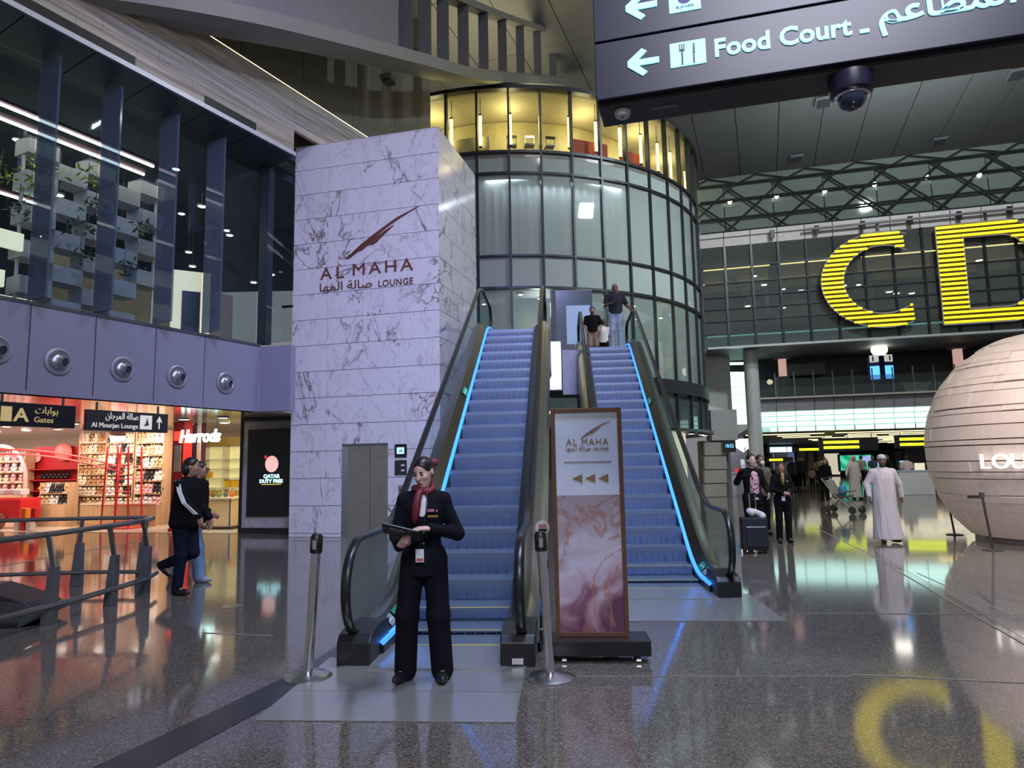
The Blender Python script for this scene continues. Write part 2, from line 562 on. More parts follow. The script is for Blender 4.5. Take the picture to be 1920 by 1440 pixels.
MB().lathe([(.001, .001), (.12, .001), (.12, .006), (.001, .007)], 20, c).build('floor_drain_cover', steel, fl)

# ------------------------------------------------------------------ roof
ceil = struct(link('ceiling', None), 'large grey metal panel ceiling of the hall')
CZ = 21.7
MB().box((8, 32, CZ + .35), (120, 90, .3)).build('backing', jointm, ceil)
pm = MB().box((0, 0, 0), (2.36, 4.76, .1)).mesh('panel', ceil_m)
ca, sa = math.cos(R(-20)), math.sin(R(-20))
for i in range(-9, 19):
    for j in range(0, 11):
        x, y = i * 2.4 + 4, j * 4.8 + 4
        X, Y = 4 + (x - 4) * ca - (y - 30) * sa, 30 + (x - 4) * sa + (y - 30) * ca
        if Y < 13 or Y > 55 or abs(X - 2 - (Y * .32)) > 8 + Y * .56:
            continue
        o = link('panel', pm, ceil, (X, Y, CZ + random.uniform(-.01, .01)), R(-20))
# roof lights and loudspeaker boxes under the roof
for k, (px, py) in enumerate(((1545, 195), (1908, 143), (1762, 268), (1494, 300), (1365, 178), (728, 155))):
    q = onz(px, py, CZ - .3) if k != 5 else at(px, py, 19.0)
    t = thing('roof_floodlight', ('square roof floodlight nearest above the dome camera', 'square roof floodlight at the edge beside the overhead sign', 'small roof floodlight above the letter D',
              'small roof floodlight above the letter C', 'roof floodlight beside the glowing drum rim', 'small round spotlight on the dark wall over the tower')[k], 'floodlight', q, R(-20), 'floodlights under the roof')
    s = .9 if k < 2 else .8
    if k == 5: s = .35
    MB().box((0, 0, .12), (s, s * 1.2, .12)).build('housing', grey_m, t, bevel=.01)
    MB().box((0, 0, .03), (s * .75, s * .95, .08)).build('lens', dgrey, t)
    MB().box((0, 0, .24 if k != 5 else .2), (.08, .08, .16)).build('bracket', dgrey, t)
hp = MB()
q = at(1382, 300, 47)
hp.box((q.x, q.y, 20.35), (.8, .8, 2.9))
struct(hp.build('column_roof', dgrey), 'dark square column hanging from the ceiling behind the drum')

# ------------------------------------------------------------------ shop facade on the left
FA = Plane(-8.4, 11.2, 63)
FZ0, FZ1, FZ2 = 2.95, 4.49, 8.9
s_end = FA.sz(485, 777)[0]
joints = [FA.sz(px, 735 + .0866 * px)[0] for px in (48, 173, 287, 380)]
mod = (joints[3] - joints[0]) / 3
js = [joints[0] - mod * k for k in range(5, 0, -1)] + joints + [s_end]
fas = struct(link('wall_left', None), 'lilac metal panel fascia with round air nozzles above the shops')
for i in range(len(js) - 1):
    a, b = js[i] + .012, js[i + 1] - .012
    MB().prism([FA.p(a, FZ0), FA.p(b, FZ0), FA.p(b, FZ1), FA.p(a, FZ1)], FA.n * -.05).build('panel', lilac, fas)
MB().prism([FA.p(js[0], FZ0, -.05), FA.p(s_end - .03, FZ0, -.05), FA.p(s_end - .03, FZ1, -.05), FA.p(js[0], FZ1, -.05)], FA.n * -.2).build('backing', jointm, fas)
MB().prism([FA.p(js[0], FZ1, .02), FA.p(s_end, FZ1, .02), FA.p(s_end, FZ1 + .06, .02), FA.p(js[0], FZ1 + .06, .02)], FA.n * -.3).build('sill', dgrey, fas)
# round air nozzles
nz_lab = ('round silver air nozzle on the lilac fascia, nearest the frame edge', 'round silver air nozzle above the black gates sign', 'round silver air nozzle above the lounge direction sign',
          'round silver air nozzle above the red shop pillar', 'smallest round silver air nozzle, above the illuminated shop name')
for k, (px, py) in enumerate(((-8, 655), (109, 678), (229, 692), (332, 706), (422, 718))):
    s, z = FA.sz(px, py)
    t = thing('air_nozzle', nz_lab[k], 'air vent', FA.p(s, z, 0.0), R(63), 'air nozzles on the fascia')
    M = Matrix.Rotation(R(90), 3, 'X')        # axis towards the hall
    MB().lathe([(.24, 0), (.24, .03), (.20, .045), (.175, .02)], 32, (0, 0, 0), M).build('flange', mat('nozzle_grey', (.35, .36, .42), .35, .4), t, 1)
    MB().ell((0, 0, 0), (.172, .11, .172), 28, 16).build('ball', mat('nozzle_steel', (.42, .43, .48), .3, .8), t, 1)
    T = Matrix.Rotation(R(20), 3, 'Z') @ Matrix.Rotation(R(8), 3, 'X') @ M
    MB().lathe([(.092, .08), (.092, .135), (.08, .14), (.078, .12)], 24, (0.0, 0, 0), T).build('nozzle', mat('nozzle_steel', (.42, .43, .48), .3, .8), t, 1)
    MB().lathe([(.001, .128), (.081, .128), (.081, .115)], 24, (0.0, 0, 0), T).build('throat', black, t)
# glazing with deep glass fins
gl_left = glass('glass_left', (.80, .88, .90), .93, .02, .5, (.05, .08, .10))
fin_g = glass('glass_fin', (.60, .68, .74), .50, .05, .5, (.15, .19, .25))
win = struct(link('window_1', None), 'tall glazed gallery front with deep blue glass fins')
fj = [j - .02 for j in js]
for i in range(len(fj) - 1):
    MB().prism([FA.p(fj[i] + .03, FZ1 + .06, -.1), FA.p(fj[i + 1] - .03, FZ1 + .06, -.1), FA.p(fj[i + 1] - .03, FZ2, -.1), FA.p(fj[i] + .03, FZ2, -.1)], FA.n * -.02).build('pane', gl_left, win)
    MB().prism([FA.p(fj[i] - .02, FZ1 + .08, -.08), FA.p(fj[i] + .02, FZ1 + .08, -.08), FA.p(fj[i] + .02, FZ2, -.08), FA.p(fj[i] - .02, FZ2, -.08)], FA.n * .55).build('fin', fin_g, win)
# the dark glazed return to the tower
RT = Plane(FA.p(s_end, 0).x, FA.p(s_end, 0).y, -14.5)
ret = struct(link('wall_return', None), 'lilac return wall between the fascia and the marble tower')
MB().prism([RT.p(0, FZ0), RT.p(.82, FZ0), RT.p(.82, FZ1), RT.p(0, FZ1)], RT.n * -.2).build('panel', lilac, ret)
MB().prism([RT.p(-.1, FZ1 + .08), RT.p(.12, FZ1 + .08), RT.p(.12, FZ2), RT.p(-.1, FZ2)], RT.n * -.25).build('corner_post', mat('dark_post', (.02, .03, .035), .4), win)
MB().prism([RT.p(.12, FZ1 + .08), RT.p(.82, FZ1 + .08), RT.p(.82, FZ2), RT.p(.12, FZ2)], RT.n * -.02).build('pane', gl_left, win)
MB().prism([RT.p(.55, FZ1 + .9), RT.p(.82, FZ1 + .9), RT.p(.82, FZ1 + .95), RT.p(.55, FZ1 + .95)], RT.n * -.06).build('rail', black, win)
# dark soffit, each panel on its own, with the bright edge strip
ra_ = ray(553, 283)[0]
s_trim = next(s_ for s_ in [s_end - 2 + .01 * i_ for i_ in range(500)] if FA.p(s_, 0, .85).x / FA.p(s_, 0, .85).y >= ra_)
sof = struct(link('ceiling_soffit', None), 'dark blue panel soffit over the gallery glazing')
OFF, EZ = .85, .20
for i in range(len(js) - 1):
    a, b = js[i] + .01 + mod * .3, min(js[i + 1] - .01 + mod * .3, s_trim)
    if b <= a: continue
    MB().prism([FA.p(a, FZ2, -.3), FA.p(b, FZ2, -.3), FA.p(b, FZ2 + EZ - .05, OFF), FA.p(a, FZ2 + EZ - .05, OFF)], (0, 0, .08)).build('panel', darkpanel, sof)
MB().bar(FA.p(js[0], FZ2 + EZ + .02, OFF), FA.p(s_trim, FZ2 + EZ + .02, OFF), .06, .1).build('edge_trim', mat('pale_trim', (.6, .6, .66), .35, .4), sof)
# travertine parapet in courses, dark wall behind it with a cove light
par = struct(link('wall_parapet', None), 'brown travertine parapet with long horizontal veins')
zc = [FZ2 + EZ + d_ for d_ in (.06, .45, .85, 1.25, 1.66)]
for i in range(len(js) - 1):
    for k in range(4):
        a, b = js[i] + mod * .4 * (k % 2) * (i > 0), (js[i + 1] + mod * .4 * (k % 2)) if i < len(js) - 2 else s_trim
        MB().prism([FA.p(a + .003, zc[k], OFF - .04), FA.p(b - .003, zc[k], OFF - .04), FA.p(b - .003, zc[k + 1] - .006, OFF - .04), FA.p(a + .003, zc[k + 1] - .006, OFF - .04)], FA.n * -.1).build('stone_slab', STONE, par) if b - a > .05 else None
MB().prism([FA.p(js[0], zc[0], OFF - .12), FA.p(s_trim - .02, zc[0], OFF - .12), FA.p(s_trim - .02, zc[4] - .1, OFF - .12), FA.p(js[0], zc[4] - .1, OFF - .12)], FA.n * -.08).build('backing', jointm, par)
for a, b in ((js[3], joints[0] + 1.1), (joints[2] + .3, joints[3] + .5)):
    MB().prism([FA.p(a, zc[0] + .02, OFF - .02), FA.p(b, zc[0] + .02, OFF - .02), FA.p(b, zc[0] + .22, OFF - .02), FA.p(a, zc[0] + .22, OFF - .02)], FA.n * -.03).build('air_slot', black, par)
cove = emis('cove_light', (1.0, .90, .55), 1.6)
MB().bar(FA.p(js[0], zc[4] + .012, OFF - .07), FA.p(s_trim + 4.0, zc[4] + .012, OFF - .07), .035, .03).build('cove_lamp', cove, par)
TOPZ = Plane(-5.388, 16.68, -14.5).sz(823, 237)[1] + .03
for k in range(3):
    z0_, z1_ = (TOPZ, zc[2] + .01, zc[3])[k], (zc[2], zc[3] - .006, zc[4] - .006)[k]
    for q_ in range(3):
        a, b = s_trim + .006 + q_ * 1.35, s_trim + (q_ + 1) * 1.35
        if z1_ - z0_ > .05: MB().prism([FA.p(a, z0_, OFF - .04), FA.p(b, z0_, OFF - .04), FA.p(b, z1_, OFF - .04), FA.p(a, z1_, OFF - .04)], FA.n * -.1).build('stone_slab', STONE, par)
dk = struct(link('wall_upper', None), 'dark grey panelled wall rising above the travertine parapet')
wallm = mat('dark_olive_wall', (.17, .165, .14), .6)
for k in range(9):
    a = js[0] + k * 2.0
    MB().prism([FA.p(a + .008, 9.4, OFF - .75), FA.p(a + 1.992, 9.4, OFF - .75), FA.p(a + 1.992, CZ, OFF - .75), FA.p(a + .008, CZ, OFF - .75)], FA.n * -.15).build('panel', wallm, dk)

# gallery behind the glass
gal = struct(link('room_gallery', None), 'dim upper gallery seen through the glass, with ceiling and back wall')
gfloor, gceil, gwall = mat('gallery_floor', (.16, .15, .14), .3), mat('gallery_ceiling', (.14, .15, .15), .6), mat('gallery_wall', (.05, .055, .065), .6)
def slab(z, t, o0, o1, a, b, m, nm, par_):
    return MB().prism([FA.p(a, z, o0), FA.p(b, z, o0), FA.p(b, z, o1), FA.p(a, z, o1)], (0, 0, t)).build(nm, m, par_)
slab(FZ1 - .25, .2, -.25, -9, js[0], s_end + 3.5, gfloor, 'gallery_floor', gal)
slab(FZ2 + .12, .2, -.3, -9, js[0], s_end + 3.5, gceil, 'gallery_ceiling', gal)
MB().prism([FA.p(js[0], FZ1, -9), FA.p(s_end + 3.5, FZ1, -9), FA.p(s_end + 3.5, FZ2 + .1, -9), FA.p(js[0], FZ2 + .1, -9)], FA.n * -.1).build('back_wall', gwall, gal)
beige = mat('beige_wall', (.55, .46, .34), .6)
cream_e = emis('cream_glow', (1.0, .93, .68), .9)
dn_lamp = emis('downlight_lamp', (1.0, .95, .85), 14.0)
strip_e = emis('gallery_strip', (1.0, .98, .92), 6.0)
# sloping concourse decks deeper in the gallery: pale lit bands
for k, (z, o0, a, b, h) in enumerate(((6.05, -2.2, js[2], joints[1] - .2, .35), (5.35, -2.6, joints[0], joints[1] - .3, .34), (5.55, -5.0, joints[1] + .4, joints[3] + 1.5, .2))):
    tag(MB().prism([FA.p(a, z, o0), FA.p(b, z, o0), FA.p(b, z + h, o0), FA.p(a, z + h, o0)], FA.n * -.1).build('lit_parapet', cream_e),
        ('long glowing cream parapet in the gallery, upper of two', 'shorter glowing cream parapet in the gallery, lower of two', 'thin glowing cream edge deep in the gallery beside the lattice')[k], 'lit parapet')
for k, (z, o0, a, b) in enumerate(((8.35, -1.1, js[1], joints[2] + .55), (8.2, -1.35, js[1], joints[2] + .5), (7.4, -3.0, js[2], joints[1] + .4))):
    t = thing('linear_lamp', ('outer of two parallel linear lamps under the gallery ceiling', 'inner of two parallel linear lamps under the gallery ceiling', 'lower linear lamp deeper in the gallery')[k], 'lamp', FA.p((a + b) / 2, z, o0), R(63))
    L = (b - a)
    MB().box((0, 0, 0), (L, .05, .04)).build('tube', strip_e, t)
    MB().box((0, 0, .07), (L, .12, .06)).build('housing', mat('dark_red_track', (.10, .03, .03), .5), t)
random.seed(3)
gl_list, dr_list = [], []
lampmesh = MB().lathe([(.001, 0), (.07, 0), (.08, .03), (.001, .035)], 12).mesh('downlight_lens', dn_lamp)
ringmesh = MB().lathe([(.07, .03), (.11, .0), (.11, .05), (.07, .05)], 12).mesh('downlight_ring', grey_m)
for k in range(26):
    s, o_, z = random.uniform(js[3], s_end + 2.8), random.uniform(-7.5, -1.2), FZ2 + .06 if k < 10 else random.uniform(6.9, 8.3)
    t = thing('downlight', 'small round downlight shining in the dim upper gallery', 'lamp', FA.p(s, z, o_), 0, 'gallery downlights')
    gl_list.append(t)
    link('lens', lampmesh, t); link('ring', ringmesh, t)
    MB().tube([(0, 0, .04), (0, 0, max(.06, FZ2 + .12 - z))], .012, 5).build('drop_rod', dgrey, t)
label_row(gl_list, 'small round downlight in the dim upper gallery, %s from the left')
# white lattice screen of boxes
lat = thing('lattice_screen', 'white screen of staggered open boxes with plants in the gallery', 'screen', FA.p(joints[1] + 1.4, FZ1, -2.6), R(63))
boxm = MB().box((0, 0, 0), (.62, .5, .36)).mesh('screen_box', mat('screen_white', (.5, .5, .55), .5))
for i in range(5):
    for j in range(11):
        if (i + j) % 2 == 0 and not (i > 3 and j < 3):
            link('screen_box', boxm, lat, ((i - 2) * .62, 0, .2 + j * .37))
MB().bar((-1.5, 0, 0), (-1.5, 0, 4.3), .05, .05).build('upright', white_m, lat)
MB().bar((1.5, 0, 0), (1.5, 0, 4.3), .05, .05).build('upright', white_m, lat)
leafm = mat('bright_leaf', (.42, .50, .05), .5)
leaf2 = mat('dark_leaf', (.06, .12, .04), .5)
for k, (px, py) in enumerate(((140, 262), (128, 300), (60, 280), (230, 290), (245, 345), (230, 390), (215, 445), (95, 350), (300, 470), (330, 400))):
    s, z = FA.sz(px, py)
    s = s + .3
    t = thing('hanging_plant', ('trailing plant just under the linear lamp, between first two fins', 'small yellow leaf cluster below the linear lamp', 'faint plant beside the second fin', 'bright yellow plant hanging right under the lamp',
              'dark leafy plant on the upper lattice', 'dark plant halfway down the lattice', 'plant with lamp glint beside the lattice', 'thin plant left of the second fin', 'dark plant low on the lattice', 'small plant inside the lattice')[k],
              'plant', FA.p(s, z, -1.6), 0, 'gallery plants')
    mb = MB(); rnd = random.Random(k)
    for _ in range(34):
        c = Vector((rnd.gauss(0, .16), rnd.gauss(0, .16), rnd.gauss(0, .11)))
        d = Vector((rnd.uniform(-1, 1), rnd.uniform(-1, 1), rnd.uniform(-1, .3))).normalized() * .09
        w = d.cross(Vector((rnd.uniform(-1, 1), rnd.uniform(-1, 1), 1))).normalized() * .03
        mb.add([c - d, c + w, c + d, c - w], [(0, 1, 2, 3)])
    tag(mb.build('leaves', leafm if k in (0, 1, 2, 3) else leaf2, t), kind='stuff')
    MB().tube([(0, 0, .1), (.02, 0, .5)], .008, 5).build('stem', leaf2, t)
# lit wall panel with a black directory beside the tower
s0, z0 = FA.sz(405, 560)
dirr = thing('directory_panel', 'glowing cream wall panel with a black directory board in the gallery', 'sign', FA.p(s0 + .6, FZ1, -1.6), R(30))
MB().box((0, .06, .95), (.85, .1, 1.9)).build('backing', emis('panel_glow', (1.0, .86, .58), .8), dirr)
MB().box((0, -.02, .72), (.40, .06, 1.35)).build('board', black, dirr)
MB().prism([FA.p(joints[2] - .2, FZ1, -4), FA.p(s_end + 2.6, FZ1, -4), FA.p(s_end + 2.6, FZ1 + 2.3, -4), FA.p(joints[2] - .2, FZ1 + 2.3, -4)], FA.n * -.1).build('beige_wall', beige, gal)
area('gallery_light', FA.p(joints[2], FZ2 - .3, -3.0), FA.p(joints[2], FZ1, -3.5), 5, 60, (1.0, .9, .7), 3)

# ------------------------------------------------------------------ marble lift tower
TW = Plane(-5.388, 16.68, -14.5)
tw_w = TW.sz(824, 600)[0]
tw_d, TZ = 2.9, 9.75
TZ = TW.sz(823, 237)[1]
tower = struct(link('wall_tower', None), 'tall violet-lit marble slab tower of the lift with lounge lettering')
back_v = -TW.n
MB().prism([TW.p(.06, 0, -.06), TW.p(tw_w - .06, 0, -.06), TW.p(tw_w - .06, 0, -tw_d + .06), TW.p(.06, 0, -tw_d + .06)], (0, 0, TZ - .02)).build('core', jointm, tower)
# courses: joints measured on the near corner
ys = (237, 283, 334, 384, 434, 482, 531, 580, 632, 684, 735)
zs = [TW.sz(824, y)[1] for y in ys]
step = (zs[0] - zs[-1]) / (len(zs) - 1)
zz = [TZ - step * i for i in range(int(TZ / step) + 1)] + [0.0]
dz0, dz1, dtop = TW.sz(640, 1000)[0], TW.sz(727, 1000)[0], TW.sz(684, 834)[1]
cols = [0, .95, 1.9, 2.85, tw_w]
for i in range(len(zz) - 1):
    z1, z0 = zz[i] - .006, zz[i + 1] + .006
    if z1 - z0 < .05: continue
    for k in range(len(cols) - 1):
        a, b = cols[k] + .002, cols[k + 1] - .002
        segs = [(a, b, z0, z1)]
        if z0 < dtop and b > dz0 and a < dz1:                     # leave the lift doorway open
            segs = []
            if a < dz0: segs.append((a, dz0, z0, z1))
            if b > dz1: segs.append((dz1, b, z0, z1))
            if z1 > dtop: segs.append((max(a, dz0), min(b, dz1), dtop, z1))
        for a_, b_, y0, y1 in segs:
            if b_ - a_ < .03: continue
            MB().prism([TW.p(a_, y0), TW.p(b_, y0), TW.p(b_, y1), TW.p(a_, y1)], TW.n * -.04).build('marble_slab', MARBLE, tower)
    for k in range(2):                                            # the side towards the escalator
        a, b = tw_d * k / 2 + .002, tw_d * (k + 1) / 2 - .002
        MB().prism([TW.p(tw_w, z0, -a), TW.p(tw_w, z0, -b), TW.p(tw_w, z1, -b), TW.p(tw_w, z1, -a)], TW.u * -.04).build('marble_slab', MARBLE, tower)
MB().prism([TW.p(0, 0, -.05), TW.p(0, 0, -tw_d), TW.p(0, TZ, -tw_d), TW.p(0, TZ, -.05)], TW.u * .04).build('side_slab', MARBLE, tower)
MB().prism([TW.p(0, TZ - .02), TW.p(tw_w, TZ - .02), TW.p(tw_w, TZ - .02, -tw_d), TW.p(0, TZ - .02, -tw_d)], (0, 0, .02)).build('cap', MARBLE, tower)
# lift doors, indicator, panels
lift = struct(link('door_1', None), 'brushed steel lift doors in the marble tower')
midd = (dz0 + dz1) / 2 + .12
for a, b in ((dz0 + .14, midd), (midd, dz1)):
    MB().prism([TW.p(a + .004, .0, -.03), TW.p(b - .004, .0, -.03), TW.p(b - .004, dtop - .02, -.03), TW.p(a + .004, dtop - .02, -.03)], TW.n * -.02).build('door_leaf', steel, lift)
MB().prism([TW.p(dz0, 0, .012), TW.p(dz0 + .14, 0, -.04), TW.p(dz0 + .14, dtop, -.04), TW.p(dz0, dtop, .012)], TW.n * -.015).build('door_jamb', mat('steel_dark', (.3, .3, .31), .35, 1), lift)
MB().prism([TW.p(dz0, dtop - .02, .01), TW.p(dz1, dtop - .02, .01), TW.p(dz1, dtop + .03, .01), TW.p(dz0, dtop + .03, .01)], TW.n * -.06).build('door_head', mat('steel_dark', (.3, .3, .31), .35, 1), lift)
def tpanel(x0, y0, x1, y1, nm, lab, cat, m, off=.03, screen=None):
    a, z1 = TW.sz(x0, y0); b, z0 = TW.sz(x1, y1)
    t = thing(nm, lab, cat, TW.p((a + b) / 2, z0, 0), R(-14.5))
    w, h = b - a, z1 - z0
    MB().box((0, -off / 2, h / 2), (w, off, h)).build('plate', m, t, bevel=.004)
    return t, w, h, off
t, w, h, off = tpanel(741, 833, 763, 857, 'lift_display', 'small black lift display with a blue screen beside the lift doors', 'display', black)
MB().box((0, -off - .003, h * .5), (w * .62, .006, h * .5)).build('screen', emis('lift_screen', (.35, .65, .9), 1.2), t)
MB().prism([(-w * .2, -off - .008, h * .4), (w * .22, -off - .008, h * .38), (w * .2, -off - .008, h * .5), (0, -off - .008, h * .62)], (0, .003, 0)).build('pictogram', white_m, t)
t, w, h, off = tpanel(741, 863, 763, 890, 'lift_notice', 'black notice plate with two white rows below the lift display', 'notice', mat('notice_black', (.03, .03, .03), .4))
for k in (.3, .65):
    MB().box((w * .2, -off - .002, h * k), (w * .3, .004, h * .12)).build('printed_row', white_m, t)
t, w, h, off = tpanel(748, 910, 755, 927, 'lift_button', 'slim steel lift call button panel, upper one', 'button', steel)
MB().lathe([(.001, 0), (.02, 0), (.02, .01), (.001, .012)], 12, (0, -off, h * .5), Matrix.Rotation(R(90), 3, 'X')).build('button', black, t)
t, w, h, off = tpanel(748, 930, 755, 946, 'lift_button', 'slim steel lift call button panel, lower one', 'button', steel)
MB().lathe([(.001, 0), (.02, 0), (.02, .01), (.001, .012)], 12, (0, -off, h * .5), Matrix.Rotation(R(90), 3, 'X')).build('button', black, t)

# lounge emblem and lettering on the tower
copper = mat('copper_letters', (.20, .075, .05), .45, .35)
def horn(P_, to, sc, m, parent, name, depth):
    """stylised horn emblem: a long thin blade with a jagged feather below; points in unit square"""
    up_ = [(0, 0), (.10, .13), (.22, .29), (.36, .45), (.50, .60), (.70, .80), (1.0, 1.0), (.72, .77), (.55, .61), (.42, .48)]
    lo_ = [(0, 0), (.42, .48), (.30, .33), (.46, .45), (.60, .62), (.52, .50), (.42, .30), (.36, .26), (.34, .29), (.28, .22), (.23, .16), (.19, .15), (.17, .16), (.07, .02), (.03, 0)]
    def q(pts):
        return [to(x, y) for x, y in pts]
    a = MB(); a.prism(q([(0, .0), (.03, 0), (.10, .13), (.22, .29), (.36, .45), (.50, .60), (.70, .80), (1.0, 1.0), (.72, .76), (.56, .60), (.42, .44), (.30, .30), (.14, .10)]), P_ * depth)
    b = MB(); b.prism(q([(.03, 0), (.07, .015), (.17, .15), (.20, .14), (.24, .17), (.30, .24), (.33, .27), (.36, .25), (.42, .29), (.50, .42), (.60, .55), (.66, .64), (.52, .52), (.38, .38), (.22, .20)]), P_ * depth)
    a.build(name, m, parent); b.build('emblem_feather', m, parent)
emb = thing('lounge_lettering', 'copper lounge name with horn emblem on the marble tower', 'lettering', TW.p(0, 0, .01), 0)
e0 = TW.sz(648, 486); e1 = TW.sz(787, 386)
holder = link('emblem_holder', None); bpy.data.objects.remove(holder)
def tow(x, y):
    return TW.p(e0[0] + (e1[0] - e0[0]) * x, e0[1] + (e1[1] - e0[1]) * y, .0) - Vector(emb.location)
horn(TW.n, tow, 1, copper, emb, 'emblem', .03)
def ttext(body, x0, y0, x1, cap_px, m=copper, sp=1.0, bold=0.0):
    a, z = TW.sz(x0, y0); b = TW.sz(x1, y0)[0]
    z2 = TW.sz(x0, y0 - cap_px)[1]
    text(body, (z2 - z) / .69, .02, m, emb, 'lettering', TW.p(a, z, 0) - Vector(emb.location), TW.u, (0, 0, 1), b - a, 'L', bold, 0, sp, True)
ttext('AL', 601, 525, 645, 22, sp=1.4)
ttext('MAHA', 662, 517, 775, 22, sp=1.3)
ttext('LOUNGE', 710, 538, 775, 12, sp=1.1)
ttext(arabic('صالة المها'), 600, 547, 698, 15)

# ------------------------------------------------------------------ glazed drum
DC, DR = Vector((.05, 31.5, 0)), 8.5
rows = [14.82, 12.5, 11.72, 8.75, 7.62, 4.62, 4.1, 2.8]
dphi = .132
drum = struct(link('wall_drum', None), 'round glazed drum with a glowing yellow top storey')
def dp(phi, z, r=DR):
    return Vector((DC.x + r * math.sin(phi), DC.y - r * math.cos(phi), z))
g_lit = glass('glass_lit', (.95, .95, .9), .95, .02, .45)
g_span = glass('glass_spandrel', (.3, .33, .36), .1, .06, .8, (.34, .39, .39), 1.3)
g_curt = glass('glass_curtain', (.80, .84, .86), .55, .03, .7, (.44, .50, .48), 1.28)  # pale body colour stands in for bright surroundings mirrored in the glass
g_low = glass('glass_low', (.75, .84, .84), .66, .02, .9, (.42, .48, .455), 1.3)  # its pale body likewise replaces the reflected concourse
rowm = [g_lit, g_span, g_curt, g_span, g_low, g_span, glass('glass_base', (.7, .85, .82), .6, .03, .9, (.10, .14, .14))]
I0, I1 = -9, 15
for r_ in range(7):
    if r_ == 5: continue
    for i in range(I0, I1):
        a, b = i * dphi + .004, (i + 1) * dphi - .004
        z1, z0 = rows[r_] - .03, rows[r_ + 1] + .03
        MB().prism([dp(a, z0), dp(b, z0), dp(b, z1), dp(a, z1)], (dp((a + b) / 2, 0, DR - .03) - dp((a + b) / 2, 0, DR))).build('pane', rowm[r_], drum)
vm_ = MB().box((0, 0, (14.82 + 2.8) / 2), (.07, .18, 14.82 - 2.8)).mesh('mullion', mull)
for i in range(I0, I1 + 1):
    link('mullion', vm_, drum, dp(i * dphi, 0, DR + .01), i * dphi)
arc = [i * dphi / 2 for i in range(I0 * 2, I1 * 2 + 1)]
for z, h, w in ((14.85, .14, .35), (12.5, .10, .16), (11.72, .08, .16), (8.75, .07, .16), (7.62, .09, .16), (4.36, .5, .3), (2.78, .1, .5)):
    MB().sweep([dp(a, z, DR + .01) for a in arc], [(-w / 2, -h / 2), (w / 2, -h / 2), (w / 2, h / 2), (-w / 2, h / 2)]).build('transom_ring', mull, drum)
olive = mat('olive_wall', (.50, .45, .24), .5)
MB().grid(lambda u, v: dp(arc[0] + (arc[-1] - arc[0]) * u, 12.55 + 2.2 * v, DR - 2.2), 40, 1).build('lounge_back_wall', olive, drum)
MB().sweep([dp(a, 0, DR - 1.3) for a in arc], [(-1.3, 12.3), (1.3, 12.3), (1.3, 12.45), (-1.3, 12.45)]).build('lounge_floor', gfloor, drum)
MB().sweep([dp(a, 0, DR - 1.3) for a in arc], [(-1.35, 14.78), (1.25, 14.78), (1.25, 14.9), (-1.35, 14.9)]).build('lounge_ceiling', mat('lounge_ceiling', (.5, .46, .3), .6), drum)
MB().lathe([(.01, 14.92), (DR - .1, 14.92), (DR - .1, 14.98), (.01, 15.05)], 40, DC).build('roof_disc', dgrey, drum)
tube_e = emis('tube_lamp', (1.0, .86, .30), 4.0)
tl = MB().box((0, 0, 0), (.10, .06, 1.15)).mesh('tube', tube_e)
cap_ = MB().box((0, 0, 0), (.11, .07, .06)).mesh('end_cap', dgrey)
ordn = ('first', 'second', 'third', 'fourth', 'fifth', 'sixth', 'seventh', 'eighth', 'ninth', 'tenth', 'eleventh', 'twelfth', 'thirteenth', 'fourteenth')
for k, i in enumerate(range(-2, 12)):
    a = (i + .06) * dphi
    t = thing('wall_tube_lamp', 'upright yellow tube lamp in the drum top storey, %s from the marble tower' % ordn[k], 'lamp', dp(a, 13.5, DR - .35), a, 'yellow tube lamps in the drum')
    link('tube', tl, t); link('end_cap', cap_, t, (0, 0, .6)); link('end_cap', cap_, t, (0, 0, -.6))
    MB().box((0, .02, .98), (.02, .02, .72)).build('hanger', dgrey, t)
for i in range(-3, 13, 3):
    l = bpy.data.lights.new('lounge_lamp', 'POINT'); l.energy = 60; l.color = (1.0, .86, .45); l.shadow_soft_size = .3
    lo_ = bpy.data.objects.new('lounge_lamp', l); COL.objects.link(lo_); lo_.location = dp(i * dphi, 14.2, DR - 1.2)
curt = mat('sheer_curtain', (.55, .56, .57), .8)
def cfn(r0, amp, z0, z1):
    return lambda u, v: dp(arc[0] + (arc[-1] - arc[0]) * u, z0 + (z1 - z0) * v, r0 + amp * math.sin(u * 520))
tag(MB().grid(cfn(DR - .55, .06, 8.5, 11.6), 700, 1).build('sheer_curtain', curt), 'pale grey sheer curtain hanging behind the drum middle storey', 'curtain')
MB().sweep([dp(a, 0, DR - 1.0) for a in arc], [(-1, 11.75), (.95, 11.75), (.95, 12.2), (-1, 12.2)]).build('storey_slab', grey_m, drum)
MB().sweep([dp(a, 0, DR - 1.0) for a in arc], [(-1, 7.75), (.95, 7.75), (.95, 8.3), (-1, 8.3)]).build('storey_slab', mat('slab_grey', (.2, .2, .21), .6), drum)
MB().grid(lambda u, v: dp(arc[0] + (arc[-1] - arc[0]) * u, 4.62 + 3.2 * v, DR - 3.2), 40, 1).build('lounge_lobby_wall', mat('lobby_wall', (.20, .21, .21), .5), drum)
MB().sweep([dp(a, 0, DR - 1.7) for a in arc], [(-1.7, 4.3), (1.6, 4.3), (1.6, 4.6), (-1.7, 4.6)]).build('lobby_floor', gfloor, drum)
for k in range(18):  # glowing discs put inside to stand in for lamp reflections on the panes
    a, r_ = random.uniform(-.9, 1.4), random.uniform(1.0, 2.6)
    t = thing('downlight', 'small glowing disc added for lamp reflections in the drum entrance storey', 'lamp', dp(a, 7.68, DR - r_), 0, 'drum entrance reflection discs')
    dr_list.append(t)
    link('lens', lampmesh, t); link('ring', ringmesh, t)
